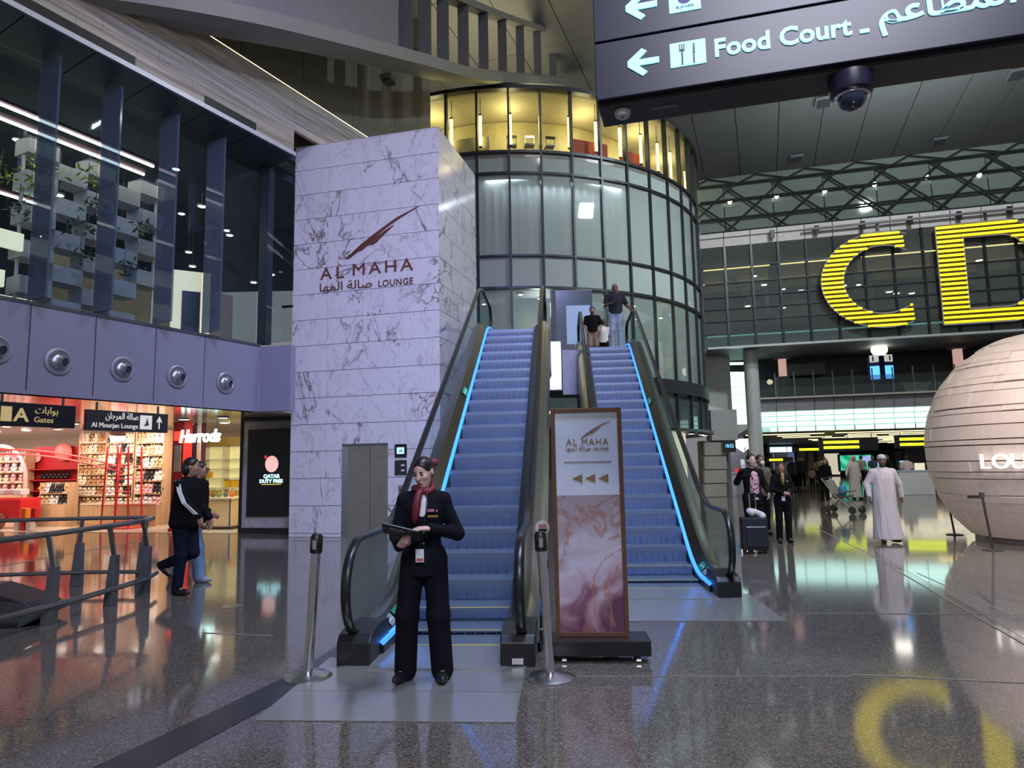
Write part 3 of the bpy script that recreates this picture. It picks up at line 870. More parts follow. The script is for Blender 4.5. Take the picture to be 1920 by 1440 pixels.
label_row(dr_list, 'small glowing disc added for lamp reflections in the drum entrance storey, %s from the left')
area('drum_curtain_light', dp(.2, 11.5, DR - .25), dp(.2, 8.5, DR - .3), 5, 70, (.85, .92, 1), .3)
l = bpy.data.lights.new('lobby_lamp', 'POINT'); l.energy = 160; l.color = (1, .95, .85); l.shadow_soft_size = .3
lo_ = bpy.data.objects.new('lobby_lamp', l); COL.objects.link(lo_); lo_.location = dp(.15, 7.2, DR - 1.6)
# lounge seats in the glowing top storey
for k, (i, m, lab, w) in enumerate(((-1.6, mat('cream_seat', (.6, .55, .35), .6), 'cream upholstered booth behind the drum glass near the tower', 2.0), (2.9, mat('red_seat', (.30, .03, .02), .6), 'dark red booth behind the drum glass, at its middle', 1.5),
                                   (4.75, mat('red_seat', (.30, .03, .02), .6), 'dark red booth behind the drum glass, further round', 1.0))):
    a = i * dphi
    t = thing('lounge_booth', lab, 'seat', dp(a, 12.45, DR - .9), a)
    MB().box((0, 0, .22), (w, .7, .44)).build('seat', m, t, bevel=.05)
    MB().box((0, -.3, .55), (w, .18, .75)).build('backrest', m, t, bevel=.06)
for k, i in enumerate((.1, .7, 1.4)):
    a = i * dphi
    t = thing('bar_stool', 'slim chrome bar stool behind the drum glass, %s of three' % ordn[k], 'stool', dp(a, 12.45, DR - .55), a, 'bar stools in the drum')
    MB().lathe([(.2, 0), (.2, .02), (.03, .04), (.03, .5), (.001, .5)], 14).build('base', chrome, t, 1)
    MB().box((0, 0, .54), (.36, .34, .07)).build('seat', white_m, t, bevel=.02)
    for s in (-1, 1): MB().bar((s * .16, -.16, .55), (s * .16, -.16, .85), .02, .02).build('back_post', chrome, t)
    MB().box((0, -.16, .8), (.36, .03, .1)).build('back_rail', chrome, t)
# lit cream wall under the drum edge and its canopy lamps
basew = struct(link('wall_drum_base', None), 'cream lit shopfront under the drum')
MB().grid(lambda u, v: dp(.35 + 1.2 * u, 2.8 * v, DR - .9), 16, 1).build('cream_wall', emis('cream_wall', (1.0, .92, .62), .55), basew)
MB().grid(lambda u, v: dp(-.9 + 1.25 * u, 2.8 * v, DR - .9), 16, 1).build('dark_wall', dgrey, basew)
for k, px in enumerate((1278, 1300, 1312)):
    a = (.95, 1.12, 1.25)[k]
    t = thing('canopy_lamp', 'small bright lamp under the drum canopy, %s of three' % ordn[k], 'lamp', dp(a, 2.66, DR - .1), 0, 'lamps under the drum canopy')
    MB().lathe([(.001, 0), (.1, 0), (.12, .04), (.001, .05)], 12).build('lens', dn_lamp, t)
    MB().lathe([(.12, .04), (.13, .0), (.13, .08), (.1, .08)], 12).build('ring', dgrey, t)

# ------------------------------------------------------------------ mezzanine deck between escalators and drum
mz = struct(link('floor_mezzanine', None), 'dark edged upper landing between the escalators and the drum')
MB().prism([(-.75, 17.1, 3.9), (1.6, 17.0, 3.9), (1.75, 19.9, 3.9), (3.35, 19.75, 3.9), (3.6, 24.2, 3.9), (-1.2, 23.6, 3.9)], (0, 0, .68)).build('deck', mat('deck_grey', (.05, .055, .065), .4), mz)

# ------------------------------------------------------------------ curved roof girder
GB = [at(px, py, Y) for px, py, Y in ((-330, -60, 9.6), (-120, -22, 10.4), (100, 16, 11.5), (360, 50, 12.9), (560, 86, 14.6), (740, 126, 17.4), (850, 150, 20.2), (960, 158, 26.0), (1050, 160, 33.0))]
def smooth_path(pts, n=6):
    out = []
    P_ = [pts[0] * 2 - pts[1]] + list(pts) + [pts[-1] * 2 - pts[-2]]
    for i in range(1, len(P_) - 2):
        for k in range(n):
            t = k / n
            a, b, c_, d = P_[i - 1], P_[i], P_[i + 1], P_[i + 2]
            out.append(.5 * ((2 * b) + (c_ - a) * t + (2 * a - 5 * b + 4 * c_ - d) * t * t + (3 * b - a - 3 * c_ + d) * t ** 3))
    out.append(pts[-1])
    return out
gp = smooth_path(GB)
gird = struct(link('beam_roof', None), 'curved pale roof girder sweeping over the gallery towards the drum')
girm = mat('girder_grey', (.23, .22, .19), .5, noise=.04, nscale=1)
MB().sweep(gp, [(-.25, 0), (.3, 0), (.3, .42), (-.25, .42)]).build('lower_flange', girm, gird)
MB().sweep(gp, [(.35, -.12), (.75, -.12), (.75, .22), (.35, .22)]).build('inner_rail', girm, gird)
n_w = 31
MB().sweep(gp[:n_w], [(-.1, .42), (.12, .42), (.12, 2.4), (-.1, 2.4)]).build('web', mat('web_lilac', (.21, .20, .22), .5), gird)
MB().sweep(gp, [(-.2, 2.6), (.25, 2.6), (.25, 2.85), (-.2, 2.85)]).build('upper_flange', girm, gird)
for i in range(n_w, len(gp) - 1, 2):
    MB().bar(gp[i] + Vector((0, 0, .4)), gp[i] + Vector((0, 0, 2.65)), .34, .34, (1, 0, 0)).build('post', mat('girder_dark', (.10, .10, .12), .5), gird)
for i in range(n_w - 2, len(gp) - 1, 2):
    d = gp[i + 1] - gp[i]; s = Vector((d.y, -d.x, 0)).normalized()
    MB().bar(gp[i] + s * .25 + Vector((0, 0, .05)), gp[i] + s * .6 + Vector((0, 0, .05)), .16, .16).build('tie', girm, gird)

# ------------------------------------------------------------------ escalators
RISE, YA, YB = 4.62, 1.35, 9.35              # rise, start and end of the 30 degree slope along the run
YEND = 11.6
skirt_m = mat('dark_skirt', (.03, .035, .05), .3, .5)
tread_m = mat('step_metal', (.20, .25, .355), .40, .6, noise=.05, nscale=3)
riser_m = mat('riser_metal', (.20, .25, .36), .42, .7, noise=.04, nscale=2)
yellow_m = mat('yellow_line', (.75, .62, .05), .5)
led_m = emis('blue_led', (.045, .26, 1.0), 1.5)
rail_m = mat('handrail_rubber', (.014, .014, .015), .3)
esc_glass = glass('escalator_glass', (.86, .93, .94), .93, .01, .55, (.10, .14, .15))
green_m = mat('green_sticker', (.02, .30, .16), .4)


def zpath(y, r=.5):
    """height of the step line, with rounded transitions"""
    k = math.tan(R(30))
    def soft(t):                               # integral of a smooth ramp
        if t < -r: return 0.0
        if t > r: return k * t
        return k * (t + r) ** 2 / (4 * r)
    return soft(y - YA) - soft(y - YB)


kz = RISE / (zpath(20) or 1)
_zp = zpath
def zpath(y): return _zp(y) * kz


def run(y0, y1, st=.16):
    n = max(1, int((y1 - y0) / st))
    return [y0 + (y1 - y0) * i / n for i in range(n + 1)]


def escalator(name, label, loc, rz, led_side, extras):
    t = thing(name, label, 'escalator', loc, rz)
    HW = .70                                   # half distance between the handrails
    ys = run(.35, YEND - .35)
    SW = .5                                    # half step width
    # truss cladding below the steps
    MB().sweep([(0, y, zpath(y)) for y in run(.55, YEND - .2)], [(-HW - .14, -.02), (HW + .14, -.02), (HW + .14, max(-.95, -.95)), (-HW - .14, -.95)], True, (1, 0, 0))
    cl = MB()
    yy = run(.5, YEND)
    vs = []
    for y in yy:
        zt = zpath(y) + .12; zb = max(.0, zpath(y) - .85)
        for sx in (-1, 1): vs += [(sx * (HW + .13), y, zt), (sx * (HW + .13), y, zb)]
    fs = []
    for i in range(len(yy) - 1):
        q = i * 4
        fs += [(q, q + 4, q + 5, q + 1), (q + 2, q + 3, q + 7, q + 6), (q + 1, q + 5, q + 7, q + 3)]
    cl.add(vs, fs); cl.build('truss_cladding', mat('cladding_steel', (.25, .25, .27), .35, .8), t, 1)
    for sx, nm in ((-1, 'left'), (1, 'right')):
        path = [(0, y, zpath(y)) for y in ys]
        # skirt, inner deck, outer deck
        def sw(prof, nm_, m, p=path):
            MB().sweep(p, [(sx * a, b) for a, b in prof], True, (1, 0, 0)).build(nm_, m, t, 1)
        sw([(SW + .005, -.18), (SW + .03, -.18), (SW + .03, .10), (SW + .005, .10)], 'skirt', skirt_m)
        sw([(SW + .03, .085), (HW - .035, .215), (HW - .035, .235), (SW + .025, .105)], 'inner_deck', bronze)
        sw([(HW - .04, .10), (HW + .13, .10), (HW + .13, .16), (HW + .03, .225), (HW - .04, .225)], 'outer_deck', mat('outer_deck_steel', (.42, .40, .36), .3, 1.0))
        if sx == led_side:
            sw([(SW + .0, .09), (SW + .03, .115), (SW + .045, .125), (SW + .0, .128)], 'led_strip', led_m, [(0, y, zpath(y)) for y in run(.3, YEND - .4)])
        # handrail path with the newel loops
        hp = [(sx * HW, .30, .24), (sx * HW, .10, .25)]
        for a in range(232, 89, -11):
            hp.append((sx * HW, .28 + .40 * math.cos(R(a)), .60 + .40 * math.sin(R(a))))
        hp += [(sx * HW, y, zpath(y) + 1.0) for y in run(.42, YEND - .45, .2)]
        ze = zpath(YEND) + .64
        for a in range(80, -41, -12):
            hp.append((sx * HW, YEND - .36 + .36 * math.cos(R(a)), ze + .36 * math.sin(R(a))))
        hp.append((sx * HW, YEND - .5, zpath(YEND) + .30))
        mb = MB()
        # flattened section: wide rubber band over a thin guide
        hv = [Vector(p) for p in hp]
        nP = len(hv); vs = []; fs = []
        for i, p in enumerate(hv):
            d = (hv[min(i + 1, nP - 1)] - hv[max(i - 1, 0)]).normalized()
            up = Vector((-1, 0, 0)).cross(d) if True else None
            for k in range(10):
                an = 2 * math.pi * k / 10
                vs.append(p + Vector((1, 0, 0)) * (.042 * math.cos(an)) + up * (.026 * math.sin(an)))
        for i in range(nP - 1):
            for k in range(10):
                fs.append((i * 10 + k, i * 10 + (k + 1) % 10, (i + 1) * 10 + (k + 1) % 10, (i + 1) * 10 + k))
        fs += [tuple(range(9, -1, -1)), tuple((nP - 1) * 10 + k for k in range(10))]
        mb.add(vs, fs)
        hr = mb.build('handrail', rail_m, t, 'all')
        # glass, in separate sheets
        cuts = [-.08, 1.75, 3.3, 4.9, 6.5, 8.1, 9.9, YEND - .08]
        for a, b in zip(cuts[:-1], cuts[1:]):
            bot, top = [], []
            for y in run(a + .006, b - .006, .08):
                def cap(y):
                    for cy, s_, rr in ((.28, -1, .40), (YEND - .36, 1, .36)):
                        if (y - cy) * s_ > 0:
                            return math.sqrt(max(0, rr ** 2 - (y - cy) ** 2))
                    return .40 if y < 5 else .36
                base = zpath(min(max(y, .0), YEND)) + (.60 if y < 5 else .64)
                zt = base + cap(y) - .02
                zb = max(zpath(y) + .2, base - max(cap(y), .05) * 1.1) if (y < .28 or y > YEND - .36) else zpath(y) + .2
                top.append((sx * HW, y, zt)); bot.append((sx * HW, y, zb))
            m_ = len(top)
            g = MB()
            pts = bot + top
            g.add([(x - .006, y, z) for x, y, z in pts] + [(x + .006, y, z) for x, y, z in pts],
                  [(i, i + 1, m_ + i + 1, m_ + i) for i in range(m_ - 1)] + [(2 * m_ + i, 3 * m_ + i, 3 * m_ + i + 1, 2 * m_ + i + 1) for i in range(m_ - 1)])
            g.build('glass_panel', esc_glass, t)
        # newel bases
        for yb, zb in ((.0, 0.0), (YEND - .55, RISE)):
            nb = MB()
            x0, x1 = sx * (HW - .17), sx * (HW + .11)
            prof = [(yb, zb), (yb + .62, zb), (yb + .62, zb + .26), (yb + .34, zb + .28), (yb + .05, zb + .24), (yb, zb + .18)]
            nb.prism([(x0, y, z) for y, z in prof], (x1 - x0, 0, 0))
            b_ = nb.build('newel_base', black, t, bevel=.012)
        # round brass inlets on the newel
        if sx != led_side: MB().box((sx * (HW - .03), -.004, .045), (.09, .012, .045)).build('rating_plate', white_m, t)
    # comb plates
    for yb, zb, s in ((.62, 0, 1), (YEND - .75, RISE, -1)):
        MB().box((0, yb - s * .35, zb + .008), (2 * SW + .06, .75, .016)).build('comb_plate', plate, t)
    # steps, each its own: grooved tread with curved riser
    ny = .6
    i = 0
    while ny + .4 < YEND - .7:
        y0, y1 = ny, ny + .4
        z1 = zpath(y0 + .2) + .012
        zl = zpath(y0 - .2) + .012 if y0 > .7 else z1 - .02
        st = MB()
        zl = min(zl, z1 - .012)
        h = z1 - zl
        prof = [(y0, z1), (y1 + .06, z1), (y1 + .06, z1 - .03), (y0 + .05, zl - .03), (y0 + .05, zl - .005)]
        for k in range(1, 5):
            u = k / 5
            prof.append((y0 + .05 * (1 - u) ** 1.6 - .006 * math.sin(u * math.pi), zl + h * u))
        st.prism([(-SW, y, z) for y, z in prof], (2 * SW, 0, 0))
        so = st.build('step', tread_m, t)
        # nosing cleat: pale edge; bottom steps carry a yellow line
        if h > .03:
            MB().box((0, y0 + .012, z1 + .001), (2 * SW - .01, .016, .006)).build('nosing', mat('nosing_grey', (.26, .30, .38), .35, .6), so)
            for k in range(1, 10):
                MB().box((-SW + k * .1, y0 + .022, zl + h * .45), (.006, .04, h * .7)).build('cleat', riser_m, so)
        if i < 3:
            MB().box((0, y0 + .02, z1 + .003), (2 * SW - .02, .014, .006)).build('yellow_edge', yellow_m, so)
        i += 1
        ny += .4
    # safety stickers on the deck at both sides
    for y, sx in ((2.6 if False else 1.02, led_side), (5.9, led_side)):
        zc = zpath(y) + .185
        sl = (zpath(y + .1) - zpath(y - .1)) / .2
        w = Vector((sx * .135, 0, .13)).normalized(); d = Vector((0, 1, sl)).normalized()
        c = Vector((sx * (SW + .088), y, zc - .003))
        nrm = w.cross(d) * sx * -1
        if nrm.z < 0: nrm = -nrm
        for k, (m, a0, a1, nm_) in enumerate(((green_m, 0, .26, 'green_sticker'), (mat('sticker_grey', (.35, .36, .4), .4), -.22, -.05, 'pictogram_sticker'))):
            if k and y > 2: continue
            q = [c + d * a0 - w * .05, c + d * a1 - w * .05, c + d * a1 + w * .05, c + d * a0 + w * .05]
            MB().prism([p_ + nrm * .006 for p_ in q], nrm * .002).build(nm_, m, t)
            qq = [c + d * (a0 + .03) - w * .008, c + d * (a1 - .03) - w * .008, c + d * (a1 - .03) + w * .008, c + d * (a0 + .03) + w * .008]
            MB().prism([p_ + nrm * .0085 for p_ in qq], nrm * .002).build('sticker_print', white_m, t)
    return t


ESC1 = (-.665, 5.76, 0); ESC2 = (1.84, 8.36, 0); ERZ = R(-4.2)
escalator('escalator', 'escalator nearest the viewer, behind the woman in the dark suit', ESC1, ERZ, -1, None)
escalator('escalator', 'escalator further back with people riding down, behind the lounge sign', ESC2, ERZ, 1, None)
# stainless landing plates let into the floor
ca4, sa4 = math.cos(ERZ), math.sin(ERZ)
def eloc(E, x, y, z=0): return Vector((E[0] + x * ca4 - y * sa4, E[1] + x * sa4 + y * ca4, z))
for E_, x0, x1, y0, ym in ((ESC1, -.95, .74, -1.2, -.62), (ESC2, -.9, .95, -1.2, None)):
    ysn = [y0, ym, .25] if ym else [y0, .25]
    for a, b in zip(ysn[:-1], ysn[1:]):
        MB().prism([eloc(E_, x0 + .004, a + .004, .002), eloc(E_, x1 - .004, a + .004, .002), eloc(E_, x1 - .004, b - .004, .002), eloc(E_, x0 + .004, b - .004, .002)], (0, 0, .005)).build('landing_plate', plate, fl)

# cladding of the deck front between the escalators
q0, q1 = at(1028, 690, 17.0), at(1053, 690, 17.0)
za, zb = at(1040, 733, 16.95).z, at(1040, 641, 16.95).z
MB().box(((q0.x + q1.x) / 2, 16.93, (za + zb) / 2), (q1.x - q0.x, .14, zb - za)).build('silver_panel', mat('silver_white', (.55, .53, .60), .22, .6), mz, bevel=.02)
MB().box((q1.x - .09, 16.855, (za + zb) / 2), (.035, .012, zb - za - .08)).build('light_strip', emis('pylon_light', (1, .93, .7), .9), mz)
q0, q1 = at(1054, 690, 17.0), at(1091, 690, 17.0)
zc_ = at(1070, 657, 17.0).z
MB().box(((q0.x + q1.x) / 2, 16.97, (za + zc_) / 2 - .05), (q1.x - q0.x, .08, zc_ - za + .1)).build('grey_panel', mat('screen_grey', (.36, .37, .44), .4), mz, bevel=.008)
MB().box((q1.x + .12, 17.2, (za + zc_) / 2), (.2, .3, zc_ - za)).build('corner_panel', dgrey, mz)
p = at(1060, 600, 21.0)
t = thing('entry_glass_door', 'dark glass entrance totem on the upper landing behind the escalators', 'door', (p.x + .2, 21.0, 4.58))
MB().box((0, 0, 1.2), (1.3, .15, 2.4)).build('body', mat('door_glass', (.07, .10, .12), .2), t, bevel=.02)
MB().box((.2, -.08, 1.2), (.75, .012, 1.4)).build('screen', emis('door_reflection', (.30, .42, .62), .3), t)  # glowing pane put on the glass doors for their reflections
MB().box((-.55, -.1, 1.3), (.12, .06, 2.2)).build('dark_edge', dgrey, t)

# ------------------------------------------------------------------ lounge advertising sign on a black plinth
sg = thing('lounge_sign', 'tall copper framed lounge sign with marbled pink lower half on a black plinth', 'sign', (.63, 5.93, 0), R(-4))
SWd, SH = .605, 1.90
frame_m = mat('copper_frame', (.21, .11, .065), .35, .6)
paper = mat('sign_blue_lit', (.82, .86, .97), .5)  # white paper with the blue of the LED light mixed into its colour
MB().box((0.06, .0, .115), (.80, .34, .12)).build('plinth', black, sg, bevel=.006)
for s in (-1, 1):
    for s2 in (-1, 1):
        MB().lathe([(.001, -.018), (.022, -.018), (.022, .018), (.001, .018)], 12, (s * .3 + .06, s2 * .12, .023), Matrix.Rotation(R(90), 3, 'Y')).build('caster', chrome, sg)
MB().box((.02, .05, .045), (.62, .2, .02)).build('under_tray', mat('tray_grey', (.25, .26, .25), .4), sg)
z0 = .175
for x in (-SWd / 2 + .018, SWd / 2 - .018):
    MB().box((x, 0, z0 + SH / 2), (.036, .07, SH)).build('frame_side', frame_m, sg, bevel=.003)
for z in (z0 + .02, z0 + SH - .018):
    MB().box((0, 0, z), (SWd - .072, .07, .036)).build('frame_rail', frame_m, sg, bevel=.003)
zsplit = z0 + 1.16
MB().box((0, .0, (zsplit + z0 + SH - .036) / 2), (SWd - .07, .04, z0 + SH - .036 - zsplit)).build('upper_panel', paper, sg)


def print_mat():
    m = bpy.data.materials.new('marbled_print'); m.use_nodes = True
    nt = m.node_tree; b = nt.nodes['Principled BSDF']
    tc = nt.nodes.new('ShaderNodeTexCoord')
    sx = nt.nodes.new('ShaderNodeSeparateXYZ'); nt.links.new(tc.outputs['Object'], sx.inputs[0])
    nz = nt.nodes.new('ShaderNodeTexNoise'); nz.inputs['Scale'].default_value = 2.6; nz.inputs['Detail'].default_value = 6; nz.inputs['Distortion'].default_value = 1.2
    nt.links.new(tc.outputs['Object'], nz.inputs['Vector'])
    ad = nt.nodes.new('ShaderNodeMath'); ad.operation = 'MULTIPLY_ADD'; ad.inputs[1].default_value = .55; ad.inputs[2].default_value = -.12
    nt.links.new(sx.outputs[2], ad.inputs[0])
    su = nt.nodes.new('ShaderNodeMath'); su.operation = 'ADD'; nt.links.new(ad.outputs[0], su.inputs[0]); nt.links.new(nz.outputs['Fac'], su.inputs[1])
    xx = nt.nodes.new('ShaderNodeMath'); xx.operation = 'MULTIPLY_ADD'; xx.inputs[1].default_value = -.35; nt.links.new(sx.outputs[0], xx.inputs[0]); nt.links.new(su.outputs[0], xx.inputs[2])
    rp = nt.nodes.new('ShaderNodeValToRGB'); e = rp.color_ramp.elements
    e[0].position = .42; e[0].color = (.13, .045, .085, 1)
    e[1].position = 1.0; e[1].color = (.46, .37, .40, 1)
    for p_, c_ in ((.52, (.26, .12, .17, 1)), (.60, (.42, .27, .32, 1)), (.70, (.55, .42, .50, 1)), (.82, (.66, .60, .68, 1))):
        x = e.new(p_); x.color = c_
    nt.links.new(xx.outputs[0], rp.inputs[0])
    n2 = nt.nodes.new('ShaderNodeTexNoise'); n2.inputs['Scale'].default_value = 1.7; n2.inputs['Detail'].default_value = 5; n2.inputs['Distortion'].default_value = .6
    nt.links.new(tc.outputs['Object'], n2.inputs['Vector'])
    s2 = nt.nodes.new('ShaderNodeMath'); s2.operation = 'SUBTRACT'; s2.inputs[1].default_value = .52; nt.links.new(n2.outputs['Fac'], s2.inputs[0])
    a2 = nt.nodes.new('ShaderNodeMath'); a2.operation = 'ABSOLUTE'; nt.links.new(s2.outputs[0], a2.inputs[0])
    r2 = nt.nodes.new('ShaderNodeMapRange'); r2.inputs[1].default_value = 0; r2.inputs[2].default_value = .018; r2.inputs[3].default_value = .75; r2.inputs[4].default_value = 0
    nt.links.new(a2.outputs[0], r2.inputs[0])
    mx = nt.nodes.new('ShaderNodeMix'); mx.data_type = 'RGBA'; mx.inputs[7].default_value = (.42, .17, .11, 1)
    nt.links.new(r2.outputs[0], mx.inputs[0]); nt.links.new(rp.outputs[0], mx.inputs[6])
    nt.links.new(mx.outputs[2], b.inputs['Base Color']); b.inputs['Roughness'].default_value = .4
    return m


MB().box((0, 0, (z0 + .036 + zsplit) / 2), (SWd - .07, .04, zsplit - z0 - .036)).build('marbled_panel', print_mat(), sg)
gold = mat('gold_print', (.34, .22, .11), .45, .3)
horn(Vector((0, -1, 0)), lambda x, y: Vector((-.05 + .26 * x, -.021, z0 + 1.645 + .145 * y)), 1, gold, sg, 'emblem', .003)
fr_ = dict(U=(1, 0, 0), V=(0, 0, 1))
text('AL MAHA', .078, .003, gold, sg, 'lettering', (-.175, -.021, z0 + 1.585), width=.36, bold=.0, spacing=1.2, split=True, **fr_)
text('LOUNGE', .032, .003, gold, sg, 'lettering', (.055, -.021, z0 + 1.54), width=.13, **fr_)
text(arabic('صالة المها'), .05, .003, gold, sg, 'lettering', (-.175, -.021, z0 + 1.54), width=.21, **fr_)
MB().box((0.005, -.022, z0 + 1.44), (.40, .003, .007)).build('rule_line', mat('print_grey', (.25, .26, .32), .5), sg)
for k in range(3):
    x = -.13 + k * .11
    MB().prism([(x, -.021, z0 + 1.30), (x + .085, -.021, z0 + 1.262), (x + .085, -.021, z0 + 1.338)], (0, -.003, 0)).build('arrow_head', gold, sg)

# ------------------------------------------------------------------ belt stanchions
def stanchion(loc, lab, tilt=0.0, r=.036):
    t = thing('belt_stanchion', lab, 'stanchion', loc, 0, 'belt stanchions at the escalator')
    MB().lathe([(.001, 0), (.185, 0), (.185, .012), (.15, .03), (.06, .045), (.04, .05), (.001, .05)], 32).build('base', steel, t, 1)
    M = Matrix.Rotation(tilt, 3, 'Y')
    MB().lathe([(r, .045), (r, .98), (.001, .98)], 20, (0, 0, 0), M).build('post', chrome, t, 1)
    hd = MB().lathe([(r + .004, .94), (r + .012, .95), (r + .012, 1.07), (r - .004, 1.09), (.001, 1.09)], 20, (0, 0, 0), M).build('belt_head', black, t, 1)
    MB().box(M @ Vector((0, -.045, 1.01)), (.03, .02, .07)).build('belt_slot', chrome, hd)
    return t
st1 = onz(577, 1270); st2 = onz(1033, 1272)
stanchion(st1, 'chrome belt stanchion nearest the marble tower, left of the woman', R(3.0))
stanchion(st2, 'chrome belt stanchion in front of the lounge sign', R(-3.0))
# pole with a round notice between the newel and the sign
p = Vector((.245, 6.25, 0))
t = thing('notice_pole', 'chrome pole with a round red and white notice beside the lounge sign', 'notice pole', p)
MB().lathe([(.001, 0), (.14, 0), (.14, .012), (.05, .03), (.04, .04), (.04, 1.02), (.001, 1.02)], 24).build('pole', chrome, t, 1)
MB().lathe([(.001, 0), (.063, 0), (.063, .012), (.001, .012)], 28, (0, -.045, 1.045), Matrix.Rotation(R(90), 3, 'X')).build('notice_disc', mat('cream_disc', (.75, .70, .62), .5), t, 1)
MB().box((0, -.06, 1.06), (.07, .004, .03)).build('red_patch', mat('salmon_print', (.55, .22, .17), .5), t)
MB().box((0, -.06, 1.025), (.075, .004, .022)).build('black_patch', black, t)
MB().lathe([(.041, .68), (.047, .69), (.047, .75), (.041, .76)], 20).build('black_collar', black, t, 1)

# ------------------------------------------------------------------ hanging direction sign overhead
HS = Plane(at(1118, 190, 3.0).x, 3.0, -15)
hz = at(1118, 190, 3.0).z
zr = HS.sz(1112, 82)[1]
hs = thing('direction_sign', 'large dark overhead sign pointing to the food court in glowing white letters', 'sign', HS.p(0, hz), R(-15))
navy = mat('sign_navy', (.012, .014, .035), .35)
L = 3.4; dp_ = .22; rowh = zr - hz
cyan = emis('sign_glow', (.36, .86, 1.0), 1.05)
for k in range(3):
    MB().box((L / 2, dp_ / 2, rowh * (k + .5)), (L, dp_, rowh - .008)).build('sign_row', navy, hs, bevel=.004)
MB().box((L / 2, dp_ / 2 + .01, rowh * 1.5), (L - .03, dp_ - .04, rowh * 3 - .02)).build('core', black, hs)
MB().box((L / 2, dp_ / 2 + .02, -.006), (L - .01, dp_ - .03, .02)).build('underside', mat('sign_under', (.03, .027, .027), .5), hs)
MB().box((.3, dp_ / 2, -.018), (.12, .01, .004)).build('vent_slot', grey_m, hs)
def arrow_left(x, z, s):
    m_ = MB()
    m_.bar((x, -.004, z), (x + s, -.004, z), .008, .024, (0, 0, 1))
    a = MB().prism([(x - .012, -.008, z - .012), (x + .05 * s / .12, -.008, z - .065), (x + .05 * s / .12 + .022, -.008, z - .05), (x + .02, -.008, z + .0), (x + .05 * s / .12 + .022, -.008, z + .05), (x + .05 * s / .12, -.008, z + .065), (x - .012, -.008, z + .012)], (0, .008, 0))
    a.bar((x + .01, -.004, z), (x + s, -.004, z), .008, .026, (0, 0, 1))
    return a
def hsx(px, py): 
    s, z = HS.sz(px, py); return s, z - hz
for (ax, ay, bx, by) in ((1182, 121, 1236, 115), (1178, 17, 1232, 8)):
    s0, zA = hsx(ax, ay); s1, zB = hsx(bx, by)
    k = (s1 - s0)
    arrow_left(s0, zA, k).build('arrow', cyan, hs)
s0, zA = hsx(1258, 136); s1, zB = hsx(1322, 70)
sq = zB - zA + .01
ic = MB().box(((s0 + s1) / 2, -.003, (zA + zB) / 2 + .006), (s1 - s0, .008, .115)).build('icon_tile', cyan, hs, bevel=.003)
cx, cz = (s0 + s1) / 2, (zA + zB) / 2 + .004
MB().box((cx - .025, -.009, cz - .015), (.008, .004, .07)).build('fork_stem', navy, ic)
for k in (-1, 0, 1): MB().box((cx - .025 + k * .009, -.009, cz + .032), (.005, .004, .03)).build('fork_tine', navy, ic)
MB().box((cx - .025, -.009, cz + .018), (.024, .004, .008)).build('fork_base', navy, ic)
MB().box((cx + .025, -.009, cz - .03), (.008, .004, .04)).build('knife_handle', navy, ic)
MB().prism([(cx + .02, -.007, cz - .005), (cx + .031, -.007, cz - .005), (cx + .031, -.007, cz + .045), (cx + .024, -.007, cz + .042)], (0, -.004, 0)).build('knife_blade', navy, ic)
s0, zA = hsx(1255, 26); s1, zB = hsx(1312, -30)
ic2 = MB().box(((s0 + s1) / 2, -.003, zA + .055), (s1 - s0, .008, .115)).build('icon_tile', cyan, hs, bevel=.003)
text('BUSINESS', .016, .003, navy, ic2, 'lettering', ((s0 + s1) / 2, -.007, zA + .012), width=.075, align='C')
MB().prism([((s0 + s1) / 2 + .032 * math.cos(R(a)) * (1 if a > 180 else .9), -.007, zA + .062 + .03 * math.sin(R(a))) for a in range(180, 361, 20)], (0, -.003, 0)).build('icon_chair', mat('icon_purple', (.10, .08, .3), .5), ic2)
s0, zA = hsx(1341, 107); s1, zB = hsx(1598, 66)
text('Food Court', .115, .006, cyan, hs, 'lettering', (s0, -.001, zA), width=s1 - s0, bold=.0026, split=True)
s0, zA = hsx(1612, 66); s1 = hsx(1630, 64)[0]
text('-', .115, .006, cyan, hs, 'lettering', (s0, -.001, zA - .012), width=s1 - s0, bold=.0026)
s0, zA = hsx(1648, 48); s1 = hsx(1905, 10)[0]
text(arabic('المطاعم'), .14, .006, cyan, hs, 'lettering', (s0, -.001, zA + .005), width=s1 - s0, bold=.0026, split=True)
for x in (.5, 2.9): MB().tube([(x, dp_ / 2, rowh * 3 - .01), (x, dp_ / 2, rowh * 3 + 1.5)], .02, 8).build('hanger', dgrey, hs)
# small white sensor and the dome camera under the sign
s0, zA = hsx(1163, 193)
t = thing('ceiling_sensor', 'small white sensor disc under the overhead sign', 'sensor', HS.p(s0, hz - .017, -.1))
MB().lathe([(.001, -.028), (.03, -.026), (.038, -.012), (.038, 0), (.001, 0)], 24).build('disc', white_m, t, 1)
MB().lathe([(.001, -.030), (.01, -.028), (.01, -.02)], 12).build('lens', grey_m, t, 1)
s0, zA = hsx(1603, 118)
t = thing('dome_camera', 'dark dome security camera with a clear bubble under the overhead sign', 'camera', HS.p(s0, hz - .016, -.1))
MB().lathe([(.001, 0), (.09, 0), (.09, -.05), (.085, -.075), (.07, -.085), (.001, -.085)][::-1], 32).build('housing', mat('camera_navy', (.015, .015, .04), .35), t, 1)
MB().lathe([(.062 * math.cos(R(a)), -.085 - .068 * math.sin(R(a))) for a in range(0, 91, 10)], 28).build('bubble', mat('bubble_dark', (.02, .025, .07), .03, coat=1.0), t, 1)
MB().lathe([(.066, -.083), (.072, -.088), (.066, -.093)], 28).build('bubble_ring', chrome, t, 1)

